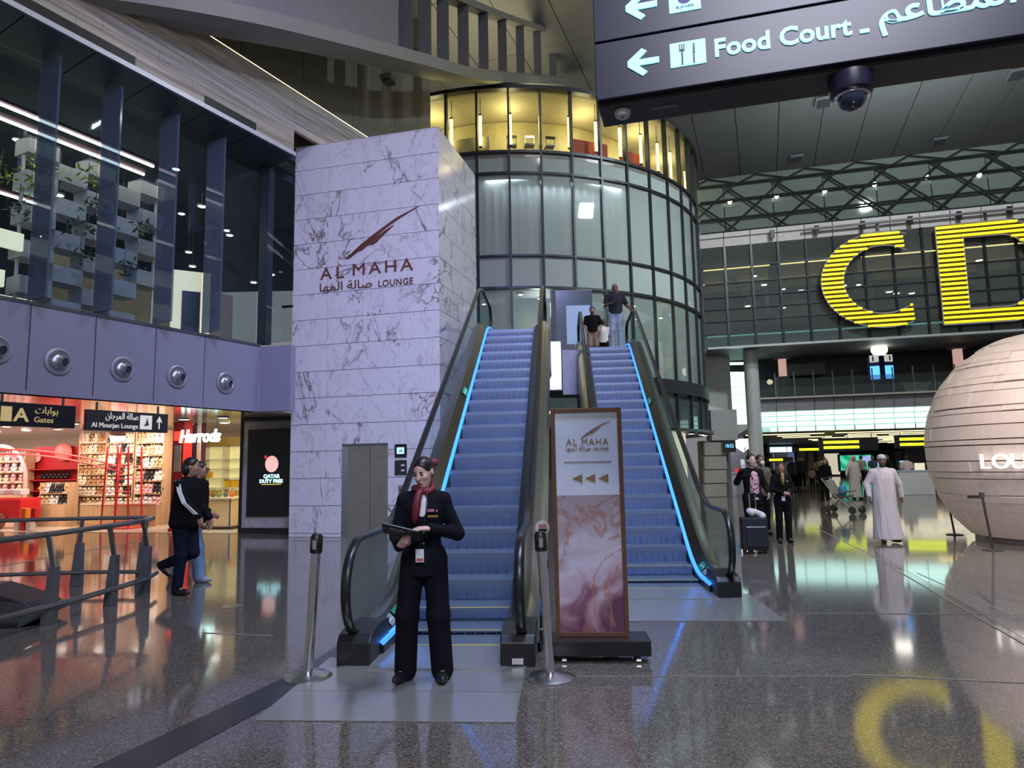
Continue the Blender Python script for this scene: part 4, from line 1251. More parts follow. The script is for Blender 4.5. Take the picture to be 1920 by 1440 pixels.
# ------------------------------------------------------------------ glazed bridge with the gate letters
BP = Plane(8.74, 30.0, -15)
BP.k = .62
def bz(y, px=1330): return BP.sz(px, y)[1]
S0, S1 = BP.sz(1324, 600)[0], BP.sz(2150, 600)[0]
Zb, Zg, Zw, Zt = BP.sz(1330, 653)[1], bz(465), bz(440), bz(347)
br = struct(link('wall_bridge', None), 'long glazed bridge with a lattice truss carrying the yellow gate letters')
lil2 = mat('lilac_grey_band', (.50, .47, .49), .5)
colw = (BP.sz(1517, 560)[0] - BP.sz(1363, 560)[0]) / 3
c0 = BP.sz(1363, 560)[0] - colw * .75 + colw * 0
c0 = BP.sz(1363, 560)[0] - colw
ncol = int((S1 - c0) / colw) + 1
g_br = glass('bridge_glass', (.70, .74, .74), .72, .03, .9, (.17, .185, .19))
g_br2 = glass('bridge_glass_pale', (.70, .80, .78), .55, .03, .9, (.14, .18, .18))
rowsz = [Zg] + [bz(y, 1413) for y in (497, 527, 553, 576, 599, 623)] + [Zb]
for i in range(ncol):
    a, b = c0 + colw * i, c0 + colw * (i + 1)
    for k in range(len(rowsz) - 1):
        MB().prism([BP.p(a + .04, rowsz[k + 1] + .03), BP.p(b - .04, rowsz[k + 1] + .03), BP.p(b - .04, rowsz[k] - .03), BP.p(a + .04, rowsz[k] - .03)], BP.n * -.03).build('pane', g_br2 if k == 6 else g_br, br)
    MB().prism([BP.p(a + .015, Zg), BP.p(b - .015, Zg), BP.p(b - .015, Zw - .22), BP.p(a + .015, Zw - .22)], BP.n * -.15).build('band_panel', lil2, br)
    MB().prism([BP.p(a + .015, Zw - .21, .12), BP.p(b - .015, Zw - .21, .12), BP.p(b - .015, Zw, .12), BP.p(a + .015, Zw, .12)], BP.n * -.3).build('band_panel', lil2, br)
    MB().bar(BP.p(a, Zb, .03), BP.p(a, Zg, .03), .075, .10, (1, 0, 0)).build('mullion', mull, br)
for z in rowsz[1:-1]:
    MB().bar(BP.p(S0, z, .03), BP.p(S1, z, .03), .08, .05).build('transom', mull, br)
MB().bar(BP.p(S0, Zb - .03, .05), BP.p(S1, Zb - .03, .05), .2, .09).build('edge_beam', mat('edge_pale', (.45, .47, .48), .4, .3), br)
for k in range(-1, 9):
    a = BP.sz(1530, 430)[0] + k * 1.8
    MB().bar(BP.p(a, Zg + .12, .3), BP.p(a, Zg + .47, .3), .08, .18, (1, 0, 0)).build('bracket', mull, br)
MB().bar(BP.p(BP.sz(1505, 440)[0], Zg + .34, .35), BP.p(S1, Zg + .34, .35), .08, .09).build('cable_tray', mat('tray_purple', (.12, .10, .13), .5), br)
# inside of the bridge: deck, ceiling, warm strips, back wall, slanting struts
inner = mat('bridge_inner', (.24, .25, .25), .6)
warm = emis('bridge_strip', (1.0, .82, .35), 3.5)
olv = mat('bridge_olive', (.55, .52, .34), .6)
def bslab(z, o0, o1, t, m, nm): MB().prism([BP.p(S0, z, o0), BP.p(S1, z, o0), BP.p(S1, z, o1), BP.p(S0, z, o1)], (0, 0, t)).build(nm, m, br)
bslab(Zb, -.1, -7, .25, inner, 'deck')
bslab(Zg + .1, -.1, -7, .2, inner, 'ceiling_slab')
MB().prism([BP.p(S0, Zb, -7), BP.p(S1, Zb, -7), BP.p(S1, Zt, -7), BP.p(S0, Zt, -7)], BP.n * -.1).build('back_wall', inner, br)
for k, (o_, z) in enumerate(((-2.0, bz(492)), (-3.2, bz(512)), (-4.5, bz(522)))):
    for i in range(0, ncol, 3):
        a, b = c0 + colw * i + .2, c0 + colw * (i + 3) - .25
        MB().prism([BP.p(a, z, o_), BP.p(b, z, o_), BP.p(b, z + .62, o_), BP.p(a, z + .62, o_)], BP.n * -.1).build('ceiling_fin', olv, br)
        if k < 2: MB().bar(BP.p(a, z - .03, o_), BP.p(b, z - .03, o_), .06, .045).build('strip_lamp', warm, br)
for i in range(4):
    a = c0 + colw * (1 + i * 4)
    MB().bar(BP.p(a, Zg - .6, -2.5), BP.p(a + 2.6, Zb + .4, -2.5), .22, .22).build('strut', mat('strut_grey', (.16, .17, .17), .5), br)
    MB().bar(BP.p(a + 1.9, Zg, -4.5), BP.p(a + 1.9, Zb, -4.5), .22, .22, (1, 0, 0)).build('inner_column', mat('strut_grey', (.16, .17, .17), .5), br)
for i in range(ncol):
    MB().prism([BP.p(c0 + colw * i + .1, Zb + 1.25, -6.6), BP.p(c0 + colw * (i + 1) - .1, Zb + 1.25, -6.6), BP.p(c0 + colw * (i + 1) - .1, Zb + 2.0, -6.6), BP.p(c0 + colw * i + .1, Zb + 2.0, -6.6)], BP.n * -.05).build('far_pane', mat('far_pane', (.20, .23, .23), .3), br)
MB().bar(BP.p(S0, Zb + .53, -.3), BP.p(S1, Zb + .53, -.3), .04, .075).build('cool_strip', emis('bridge_cool', (.55, .95, .9), .8), br)
random.seed(11)
BL = []
for k in range(16):
    s_, o_ = random.uniform(c0 + 2, S1 - 5), random.uniform(-6, -1.5)
    t = thing('downlight', 'small downlight in the bridge', 'lamp', BP.p(s_, rowsz[2] + random.uniform(-.7, .5), o_), 0, 'bridge downlights')
    o = link('lens', lampmesh, t); o.scale = (1.6,) * 3
    o = link('ring', ringmesh, t); o.scale = (1.6,) * 3
    BL.append(t)
label_row(BL, 'small round downlight inside the glazed bridge, %s from the left')
# lattice truss on top, glass behind
z2, z3, z4 = bz(347), bz(377), bz(412)
g_tr = glass('truss_glass', (.70, .78, .75), .5, .03, .9, (.26, .31, .295))
tw2 = (BP.sz(1517, 400)[0] - BP.sz(1413, 400)[0]) * .92
tube_m = mat('truss_tube', (.02, .024, .03), .45, .3)
t0 = BP.sz(1318, 400)[0] - tw2 * .55
zA, zB = Zw + .05, z2
for i in range(0, 15):
    a = t0 + tw2 * i
    for a0, a1 in ((a, a + tw2 * 1.25), (a + tw2 * 1.25, a)):
        MB().tube([BP.p(a0, zA, -.05), BP.p(a1, zB, -.3)], .045, 6).build('diagonal', tube_m, br)
    MB().prism([BP.p(a + .02, zA, -.35), BP.p(a + tw2 - .02, zA, -.35), BP.p(a + tw2 - .02, zB, -.5), BP.p(a + .02, zB, -.5)], BP.n * -.03).build('truss_pane', g_tr, br)
    MB().tube([BP.p(a + tw2 * .3, zB, -.3), BP.p(a + tw2 * .7, zB + .56, -1.2)], .04, 6).build('diagonal', tube_m, br)
    MB().tube([BP.p(a + tw2 * 1.3, zB, -.3), BP.p(a + tw2 * .7, zB + .56, -1.2)], .04, 6).build('diagonal', tube_m, br)
for z, o_ in ((z2, -.3), (z3, -.25), (z4, -.15), (Zw + .04, .0)):
    MB().tube([BP.p(S0, z, o_), BP.p(S1, z, o_)], .05, 6).build('chord', tube_m, br)
MB().prism([BP.p(S0, z2, -.45), BP.p(S1, z2, -.45), BP.p(S1, z2 + .62, -1.4), BP.p(S0, z2 + .62, -1.4)], BP.n * -.03).build('eave_glass', g_tr, br)
bslab(z3 + .2, -2.5, -7, .2, inner, 'upper_ceiling')
MB().prism([BP.p(S0, z3, -5), BP.p(S1, z3, -5), BP.p(S1, z3 + .75, -5), BP.p(S0, z3 + .75, -5)], BP.n * -.1).build('upper_beam', mat('upper_beam', (.22, .22, .20), .6), br)
for k, (px, py) in enumerate(((1358, 363), (1449, 352), (1543, 341), (1640, 328), (1741, 313), (1845, 309))):
    s_, z_ = BP.sz(px, py)
    t = thing('bridge_spotlight', 'bright spotlight behind the lattice truss, %s from the drum' % ordn[k], 'lamp', BP.p(s_ + .3, z_ + .1, -2.2), 0, 'spotlights behind the truss')
    MB().ell((0, 0, 0), (.10, .10, .125), 12, 8).build('bulb', emis('spot_bulb', (1, .95, .82), 14), t, 1)
    MB().lathe([(.115, .06), (.125, .19), (.001, .21)], 12).build('hood', dgrey, t, 1)
    MB().tube([(0, 0, .19), (0, 0, .56)], .02, 6).build('rod', dgrey, t)

# gate letters made of yellow light bars
bar_e = emis('gate_letter_bar', (1.0, .78, .01), 1.25)
edge_m = mat('letter_edge', (.40, .37, .45), .4, .4)
back_m = mat('letter_back', (.03, .03, .04), .6)
def gate_letter(kind, s_c, zc, b, lab):
    t = thing('gate_letter', lab, 'sign letter', BP.p(s_c, zc, .55), R(-15), 'gate letters on the bridge')
    n = 21
    def spans(z):
        v = z / b
        if abs(v) >= 1: return []
        if kind == 'C':
            xo = 1.18 * math.sqrt(1 - v * v)
            xi = .75 * math.sqrt(1 - (v / .71) ** 2) if abs(v) < .71 else None
            cut = .46 + (-v) * .05
            if xi is None: return [(-xo * b, min(xo, cut) * b)]
            r_ = [(-xo * b, -xi * b)]
            if xi < cut: r_.append((xi * b, min(xo, cut) * b))
            return r_
        else:
            xo = .22 + .86 * math.sqrt(1 - v * v)
            if abs(v) > .71: return [(-.92 * b, xo * b)]
            xi = .18 + .52 * math.sqrt(1 - (v / .71) ** 2)
            return [(-.92 * b, -.46 * b), (xi * b, xo * b)]
    h = 2 * b / n
    for i in range(n):
        z = -b + (i + .5) * h
        for x0, x1 in spans(z):
            if x1 - x0 > .05:
                MB().bar((x0, 0, z), (x1, 0, z), .08, h * .42).build('light_bar', bar_e, t)
                MB().box(((x0 + x1) / 2, .09, z), (x1 - x0, .04, h)).build('back_plate', back_m, t)
    out = []
    if kind == 'C':
        out.append([(1.18 * b * math.cos(R(a)), 0, b * math.sin(R(a))) for a in range(66, 295, 6)])
        out.append([(.76 * b * math.cos(R(a)), 0, .71 * b * math.sin(R(a))) for a in range(52, 309, 6)])
    else:
        out.append([(-.93 * b, 0, -b), (-.93 * b, 0, b), (.22 * b, 0, b)] + [((.22 + .87 * math.cos(R(a))) * b, 0, b * math.sin(R(a))) for a in range(84, -91, -6)] + [(-.93 * b, 0, -b)])
        out.append([(-.46 * b, 0, -.71 * b), (-.46 * b, 0, .71 * b), (.18 * b, 0, .71 * b)] + [((.18 + .52 * math.cos(R(a))) * b, 0, .71 * b * math.sin(R(a))) for a in range(84, -91, -6)] + [(-.46 * b, 0, -.71 * b)])
    for p_ in out:
        MB().tube(p_, .032, 6).build('edge_rim', edge_m, t)
    MB().bar((0, .2, b * .8), (0, .2, b * 1.25), .07, .07, (1, 0, 0)).build('hanger', mull, t)
    return t
sC0 = BP.sz(1537, 530)[0]
zCt, zCb = BP.sz(1640, 440)[1], BP.sz(1650, 617)[1]
bC = (zCt - zCb) / 2
gate_letter('C', sC0 + 1.18 * bC, (zCt + zCb) / 2, bC, 'large yellow striped light letter C on the glazed bridge')
sD0 = BP.sz(1757, 520)[0]
zDt, zDb = BP.sz(1760, 428)[1], BP.sz(1775, 612)[1]
bD = (zDt - zDb) / 2
gate_letter('D', sD0 + .92 * bD, (zDt + zDb) / 2, bD, 'large yellow striped light letter D on the glazed bridge')

# ------------------------------------------------------------------ balcony level and the luminous band behind the bridge
QP = Plane(11.24, 31.2, -15)
KQ = QP.k = .6
Q0, Q1 = QP.sz(1420, 748)[0], QP.sz(2100, 720)[0]
bal = struct(link('wall_balcony', None), 'balcony front with a glowing white panel band over the far concourse')
zf, zu, zl = 4.37, 3.79, 2.85
pw = .80
lum = emis('luminous_panel', (.62, 1.0, .90), 1.65)
nq = int((Q1 - Q0) / pw)
for i in range(nq):
    a, b = Q0 + i * pw, Q0 + (i + 1) * pw
    MB().prism([QP.p(a + .01, zu), QP.p(b - .01, zu), QP.p(b - .01, zf), QP.p(a + .01, zf)], QP.n * -.2).build('fascia_panel', mat('fascia_grey', (.20, .20, .215), .5), bal)
    for k in range(4):
        y0, y1 = zl + (zu - zl) * k / 4, zl + (zu - zl) * (k + 1) / 4
        MB().prism([QP.p(a + .02, y0 + .02, -.3), QP.p(b - .02, y0 + .02, -.3), QP.p(b - .02, y1 - .02, -.3), QP.p(a + .02, y1 - .02, -.3)], QP.n * -.05).build('light_panel', lum, bal)
MB().prism([QP.p(Q0, zl, -.36), QP.p(Q1, zl, -.36), QP.p(Q1, zf, -.36), QP.p(Q0, zf, -.36)], QP.n * -.1).build('backing', mat('band_backing', (.25, .35, .33), .6), bal)
MB().prism([QP.p(Q0, zf - .06, .3), QP.p(Q1, zf - .06, .3), QP.p(Q1, zf, .3), QP.p(Q0, zf, .3)], QP.n * -4.8).build('balcony_floor', mat('balcony_floor', (.12, .12, .12), .4), bal)
MB().bar(QP.p(Q0, zf + .0, .32), QP.p(Q1, zf + .0, .32), .06, .07).build('edge_trim', mat('edge_warm', (.45, .40, .36), .4), bal)
g_bal = glass('balcony_glass', (.75, .82, .82), .78, .03, .8, (.12, .15, .15))
for i in range(nq // 1):
    a, b = Q0 + i * pw, Q0 + (i + 1) * pw
    MB().prism([QP.p(a + .02, zf + .03, .1), QP.p(b - .02, zf + .03, .1), QP.p(b - .02, zf + .85, .1), QP.p(a + .02, zf + .85, .1)], QP.n * -.03).build('rail_pane', g_bal, bal)
    MB().bar(QP.p(a, zf, .14), QP.p(a, zf + 1.15, .14), .04, .04, (1, 0, 0)).build('rail_post', mat('rail_post', (.25, .26, .28), .4, .5), bal)
back = struct(link('wall_far', None), 'dark upper wall behind the balcony under the bridge')
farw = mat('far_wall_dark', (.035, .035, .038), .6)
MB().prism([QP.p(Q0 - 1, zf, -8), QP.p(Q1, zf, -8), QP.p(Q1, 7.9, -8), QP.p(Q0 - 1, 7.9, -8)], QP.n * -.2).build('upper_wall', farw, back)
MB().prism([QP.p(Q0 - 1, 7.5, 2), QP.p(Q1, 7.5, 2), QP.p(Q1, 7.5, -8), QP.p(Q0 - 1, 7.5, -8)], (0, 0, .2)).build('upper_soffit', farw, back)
def qthing(px, py, off, nm, lab, cat, grp=None, ybase=None):
    s_, z_ = QP.sz(px, py)
    t = thing(nm, lab, cat, QP.p(s_, zf, off), R(-15), grp)
    t.scale = (KQ,) * 3
    return t, (z_ - zf) / KQ
# salmon lit signs on dark pillars
for k, (px, y0, y1, lab) in enumerate(((1474, 668, 724, 'dark balcony pillar with a pink lit strip, nearer the drum'), (1815, 648, 715, 'dark balcony pillar with a pink lit strip, beside the white lantern'))):
    t, _ = qthing(px, y1, -1.5, 'lit_pillar', lab, 'pillar')
    ztop = (QP.sz(px, y0)[1] - zf) / KQ
    MB().box((0, 0, ztop * .28), (.9, .9, ztop * .56)).build('pillar_base', mat('brown_pillar', (.12, .10, .095), .5), t)
    MB().box((0, 0, ztop * .78), (.55, .4, ztop * .44)).build('lit_strip', emis('pink_strip', (.85, .5, .45), .55), t)
    MB().box((.0, .1, ztop * 1.02), (1.2, .3, ztop * .06)).build('cap', dgrey, t)
t, _ = qthing(1520, 700, -3, 'kiosk_canopy', 'black kiosk canopy on the balcony beside the pink lit pillar', 'kiosk')
MB().box((0, 0, 2.35), (2.8, 1.6, .9)).build('canopy', black, t)
for s in (-1, 1): MB().box((s * 1.3, 0, 1.0), (.1, .1, 2.0)).build('post', dgrey, t)
MB().box((0, 0, .5), (2.4, .6, 1.0)).build('counter', mat('counter_olive', (.10, .10, .05), .5), t)
# clock pillar with a glowing globe and blue screens
t, _ = qthing(1662, 735, -1.0, 'clock_pillar', 'blue clock pillar with screens topped by a glowing white globe', 'clock pillar')
zt_ = (QP.sz(1662, 664)[1] - zf) / KQ
for s in (-1, 1):
    MB().box((s * .48, -.05 * s, zt_ / 2), (.72, .5, zt_), R(s * 18)).build('column', mat('pillar_blue', (.01, .02, .10), .4), t)
    MB().box((s * .48, -.33, zt_ * .57), (.62, .03, zt_ * .34), R(s * 18)).build('screen', emis('blue_screen', (.10, .42, 1.0), 1.8), t)
    cp_ = MB().box((s * .48, -.33, zt_ * .93), (.60, .03, zt_ * .18), R(s * 18)).build('clock_plate', emis('clock_plate', (.85, .85, .8), .5), t)
    for kk in (-1, 1): MB().box((s * .48 + kk * .09, -.36, zt_ * .93), (.10, .02, zt_ * .12), R(s * 18)).build('numeral', black, cp_)
MB().ell((0, 0, zt_ + .50), (.56, .56, .50), 24, 14).build('globe', emis('globe_light', (1, .96, .82), 5), t, 1)
MB().lathe([(.3, zt_), (.22, zt_ + .1), (.001, zt_ + .1)], 16).build('neck', dgrey, t)
# white tub and menu boards on the balcony
t, _ = qthing(1725, 728, -.8, 'white_tub', 'low white flared tub on the balcony beside the clock pillar', 'planter')
MB().prism([(-.75, -.3, .05), (.55, -.3, .05), (.95, -.3, .8), (-1.0, -.3, .8)], (0, .6, 0)).build('tub', white_m, t, bevel=.02)
MB().box((0, 0, .03), (1.2, .5, .06)).build('foot', dgrey, t)
for k in range(4):
    t, _ = qthing(1752 + k * 15, 728, -.6, 'menu_board', 'small black and white board on the balcony, %s from the white tub' % ordn[k], 'board', 'boards on the balcony')
    h_ = .5 + .25 * k
    bd_ = MB().box((0, 0, h_ / 2), (.40, .06, h_)).build('board', dgrey, t)
    for j in range(2 + k): MB().box((0, -.04, .14 + j * .24), (.28, .02, .12)).build('printed_row', white_m, bd_)
    MB().box((0, .1, .02), (.4, .3, .04)).build('foot', dgrey, t)
t, _ = qthing(1446, 720, -.9, 'balcony_lamp', 'small warm lamp beside a folded white umbrella on the balcony', 'lamp')
MB().ell((0, 0, 1.35), (.22, .22, .2), 14, 8).build('shade', emis('lamp_shade', (1, .85, .55), 1.6), t, 1)
MB().tube([(0, 0, 0), (0, 0, 1.2)], .03, 6).build('pole', dgrey, t)
MB().lathe([(.001, 0), (.25, 0), (.25, .04), (.001, .05)], 14).build('base', dgrey, t)

# ------------------------------------------------------------------ far concourse under the band
con = struct(link('room_concourse', None), 'far duty free concourse with rows of ceiling light strips')
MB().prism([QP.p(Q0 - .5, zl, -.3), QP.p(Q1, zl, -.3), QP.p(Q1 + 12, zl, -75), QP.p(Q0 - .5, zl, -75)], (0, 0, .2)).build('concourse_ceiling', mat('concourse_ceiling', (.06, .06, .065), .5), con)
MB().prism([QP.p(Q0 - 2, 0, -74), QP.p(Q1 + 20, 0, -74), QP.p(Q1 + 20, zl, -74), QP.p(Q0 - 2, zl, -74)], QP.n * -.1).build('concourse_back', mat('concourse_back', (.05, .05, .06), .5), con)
strip_w = emis('concourse_strip', (1.0, .86, .50), 1.7)
random.seed(5)
sm = {L_: MB().box((0, 0, 0), (L_, .07, .04)).mesh('tube', strip_w) for L_ in (1.5, 2.4, 3.4)}
hm = {L_: MB().box((0, 0, .045), (L_ + .06, .16, .05)).mesh('housing', dgrey) for L_ in (1.5, 2.4, 3.4)}
for k in range(66):
    o_ = -1.5 - (k // 6) * 4.2
    L_ = random.choice((1.5, 2.4, 3.4))
    s_ = Q0 + 1.5 + (k % 6) * 2.6 + random.uniform(-.7, .7) + (k // 6) * .9
    t = thing('ceiling_strip_lamp', 'warm linear ceiling lamp over the concourse, %s along the %s row back' % (nth(k % 6 + 1), nth(k // 6 + 1)), 'lamp', QP.p(s_, zl - .08, o_), R(-15), 'linear lamps over the concourse')
    link('tube', sm[L_], t); link('housing', hm[L_], t)
# hanging black signs with yellow lettering
ylw = emis('yellow_sign_text', (.85, 1.0, .02), 2.2)
for k, (px, py, off, w, lab) in enumerate(((1590, 833, -3, 4.2, 'black hanging sign with two rows of yellow text, centre of the concourse'), (1735, 827, -3, 4.2, 'black hanging sign with yellow text beside the white lantern'), (1545, 842, -12, 5.0, 'black hanging sign with one yellow row, further away'), (1460, 862, -14, 2.0, 'small yellow hanging sign deep in the concourse'))):
    s_, z_ = QP.sz(px, py); q = QP.p(s_, 0, 0); f = 1 + (-off) * KQ / 31.2
    loc = Vector((q.x * f, q.y * f, 0)); zz_ = CAMH + (z_ - CAMH) * f
    t = thing('hanging_sign', lab, 'sign', (loc.x, loc.y, zz_), R(-15), 'hanging signs over the concourse'); t.scale = (KQ,) * 3
    MB().box((0, 0, 0), (w, .2, 1.0 if k < 2 else .5)).build('board', black, t)
    for j in ((.18, -.22) if k < 2 else (0,)):
        MB().box((-w * .12, -.11, j), (w * .6, .02, .2)).build('text_row', ylw, t, bevel=.008)
    for s in (-1, 1): MB().tube([(s * w * .4, 0, .25), (s * w * .4, 0, max(.3, (zl - zz_) / KQ))], .03, 5).build('hanger', dgrey, t)
# lit shopfronts and screens along the concourse
def fscreen(px0, py0, px1, py1, Y, nm, lab, cat, m, th=.3):
    a, b = at(px0, py1, Y), at(px1, py0, Y)
    t = thing(nm, lab, cat, ((a.x + b.x) / 2, Y, 0), 0)
    w, h = b.x - a.x, b.z - a.z
    MB().box((0, th / 2, a.z + h / 2), (w + .2, th, h + .2)).build('frame', dgrey, t)
    MB().box((0, -.02, a.z + h / 2), (w, .05, h)).build('face', m, t)
    MB().box((0, th / 2, max(a.z - .1, .1) / 2), (w * .5, th, max(a.z - .1, .1))).build('stand', dgrey, t)
    return t, a, w, h
def scr_mat(nm, c1, c2, st):
    m = mat(nm, c1, .4, emit=c1, es=st)
    nt = m.node_tree; b = nt.nodes['Principled BSDF']
    tc = nt.nodes.new('ShaderNodeTexCoord'); wv = nt.nodes.new('ShaderNodeTexWave'); wv.inputs['Scale'].default_value = .35; wv.inputs['Distortion'].default_value = 3
    mp = nt.nodes.new('ShaderNodeMapping'); mp.inputs['Rotation'].default_value = (0, .9, 0); nt.links.new(tc.outputs['Object'], mp.inputs[0]); nt.links.new(mp.outputs[0], wv.inputs['Vector'])
    rp = nt.nodes.new('ShaderNodeValToRGB'); rp.color_ramp.elements[0].color = (*c1, 1); rp.color_ramp.elements[1].color = (*c2, 1)
    nt.links.new(wv.outputs['Fac'], rp.inputs[0]); nt.links.new(rp.outputs[0], b.inputs['Emission Color'])
    return m
t, a, w, h = fscreen(1577, 853, 1632, 882, 62, 'video_wall', 'large glowing green video wall deep in the concourse', 'screen', scr_mat('green_video', (.0, .32, .14), (.10, .75, .5), 1.0))
MB().box((w * .36, -.06, a.z + h * .72), (w * .24, .03, h * .4)).build('inset_picture', emis('violet_inset', (.35, .40, .85), 1.0), t)
fscreen(1643, 866, 1652, 878, 60, 'screen', 'small blue screen just beside the man in the white robe', 'screen', emis('blue_small', (.25, .65, 1.0), 1.5))
fscreen(1688, 864, 1703, 880, 60, 'screen', 'small blue screen behind the man in the pale shirt', 'screen', emis('blue_small', (.25, .65, 1.0), 1.5))
fscreen(1444, 838, 1484, 848, 56, 'lit_sign', 'blue-white illuminated shop sign deep in the concourse', 'sign', emis('bluewhite', (.45, .8, 1.0), 2.0))
fscreen(1450, 848, 1488, 880, 58, 'shopfront', 'dim blue shopfront with bright edge under the illuminated sign', 'shopfront', emis('shop_dim_blue', (.12, .2, .42), .5))
fscreen(1548, 850, 1572, 890, 66, 'shopfront', 'cream lit shopfront beside the green video wall', 'shopfront', emis('cream_shop', (.85, .78, .58), .7))
fscreen(1500, 850, 1540, 892, 68, 'shopfront', 'grey lit shopfront with pale columns deep in the concourse', 'shopfront', mat('shop_grey', (.28, .27, .28), .4))
for px in (1506, 1522, 1541):
    q = at(px, 900, 66.5)
    tag(MB().tube([(q.x, 66.5, 0), (q.x, 66.5, zl)], .35, 12).build('concourse_column', mat('cream_col', (.5, .48, .44), .5), None, 1), 'pale round concourse column, %s of three beside the grey shopfront' % ordn[(1506, 1522, 1541).index(px)], 'column')
fscreen(1700, 838, 1735, 900, 64, 'shopfront', 'dark shopfront with blue lamps behind the man in the pale shirt', 'shopfront', mat('shop_black', (.05, .05, .06), .3))
fscreen(1716, 868, 1733, 892, 62, 'shelf_display', 'warm lit product shelf at the edge of the white lantern', 'display', emis('shelf_glow', (.9, .8, .6), .9))
fscreen(1640, 845, 1690, 900, 67, 'shopfront', 'dark shopfront behind the man in the white robe', 'shopfront', mat('shop_black', (.05, .05, .06), .3))
area('concourse_light', QP.p(Q0 + 10, zl - .15, -28), QP.p(Q0 + 10, 0, -28), 14, 700, (1, .92, .78), 22)

# near right of the drum: column, white wall, grey box, tiled wall, bright counter, time display
q0, q1 = at(1396, 700, 30.6), at(1422, 700, 30.6)
cw = (q1.x - q0.x)
struct(MB().tube([((q0.x + q1.x) / 2, 30.6, 0), ((q0.x + q1.x) / 2, 30.6, Zb - .02)], cw / 2, 24).build('column_far', mat('column_grey', (.42, .43, .45), .35), None, 1), 'round grey column beside the glowing wall panels')
ew = struct(link('wall_entry', None), 'cluster of pale walls and glowing panels beside the drum')
def wbox(px0, py0, px1, py1, Y, th, nm, m, par_=None, z0=None):
    a, b = at(px0, py1, Y), at(px1, py0, Y)
    za = a.z if z0 is None else z0
    return MB().box(((a.x + b.x) / 2, Y + th / 2, (za + b.z) / 2), (b.x - a.x, th, b.z - za)).build(nm, m, par_ or ew)
wbox(1328, 660, 1367, 800, 32.4, .4, 'white_panel', mat('pale_green_wall', (.50, .53, .49), .5), z0=2.0)
wbox(1335, 768, 1381, 826, 31.3, .8, 'grey_box', mat('grey_box', (.30, .30, .315), .5))
for k in range(4):
    y1 = 932 - k * 26; y0 = y1 - 25.0
    wbox(1322, y0, 1362, y1, 31.2, .4, 'wall_tile', mat('tile_grey', (.26, .25, .25), .35))
wbox(1318, 826, 1364, 932, 31.5, .5, 'backing', dgrey, z0=0)
wbox(1362, 826, 1400, 905, 34, .3, 'shop_back', mat('shop_pale', (.45, .47, .55), .4), z0=0)
for j in range(7):
    for i in range(2):
        wbox(1366 + i * 20, 697 + j * 14.2, 1385 + i * 20, 710.5 + j * 14.2, 33.6, .1, 'light_panel', lum)
wbox(1366, 679, 1394, 684, 33.6, .1, 'light_panel', lum)
t = thing('time_display', 'small dark display showing blue digits beside the tiled wall', 'display', (at(1368, 836, 31).x, 31.0, 0))
a, b = at(1357, 848, 31), at(1379, 825, 31)
MB().box((0, .05, (a.z + b.z) / 2), (b.x - a.x, .1, b.z - a.z)).build('case', black, t)
text('18:52', .22, .01, emis('blue_digits', (.15, .45, 1.0), 2.0), t, 'digits', (0, -.005, (a.z + b.z) / 2 - .06), width=.36, align='C')
MB().box((0, .1, a.z / 2), (.06, .06, a.z)).build('pole', dgrey, t)
t = thing('shop_counter', 'bright glass shop counter with white light line beside the pointing woman', 'counter', (at(1380, 900, 32).x, 32, 0))
MB().box((0, .3, .5), (1.2, .6, 1.0)).build('base', mat('counter_white', (.6, .62, .7), .3), t, bevel=.02)
MB().box((0, .3, 1.03), (1.3, .7, .05)).build('top', white_m, t)
MB().box((0, 0, 2.26), (1.25, .05, .06)).build('light_line', emis('white_line', (.9, .95, 1), 4), t)
MB().box((-.36, .1, 1.6), (.14, .06, 1.1)).build('lit_panel', emis('white_panel', (.9, .92, 1), 2), t)
MB().box((.15, .2, 1.15), (.18, .1, .18)).build('red_box', emis('red_box', (.8, .05, .08), .6), t)
for s in (-1, 1): MB().box((s * .6, .3, 1.65), (.04, .04, 1.2)).build('post', grey_m, t)
t = thing('arrow_lamp', 'white downward arrow light over the bright counter', 'sign', at(1393, 838, 32.8))
MB().prism([(-.38, 0, .38), (.42, 0, .38), (.42, 0, .04), (.03, 0, -.25), (-.38, 0, .04)], (0, .1, 0)).build('face', emis('white_arrow', (.95, .95, 1), 3), t)
MB().box((0, .14, .4), (.2, .08, .5)).build('bracket', dgrey, t)

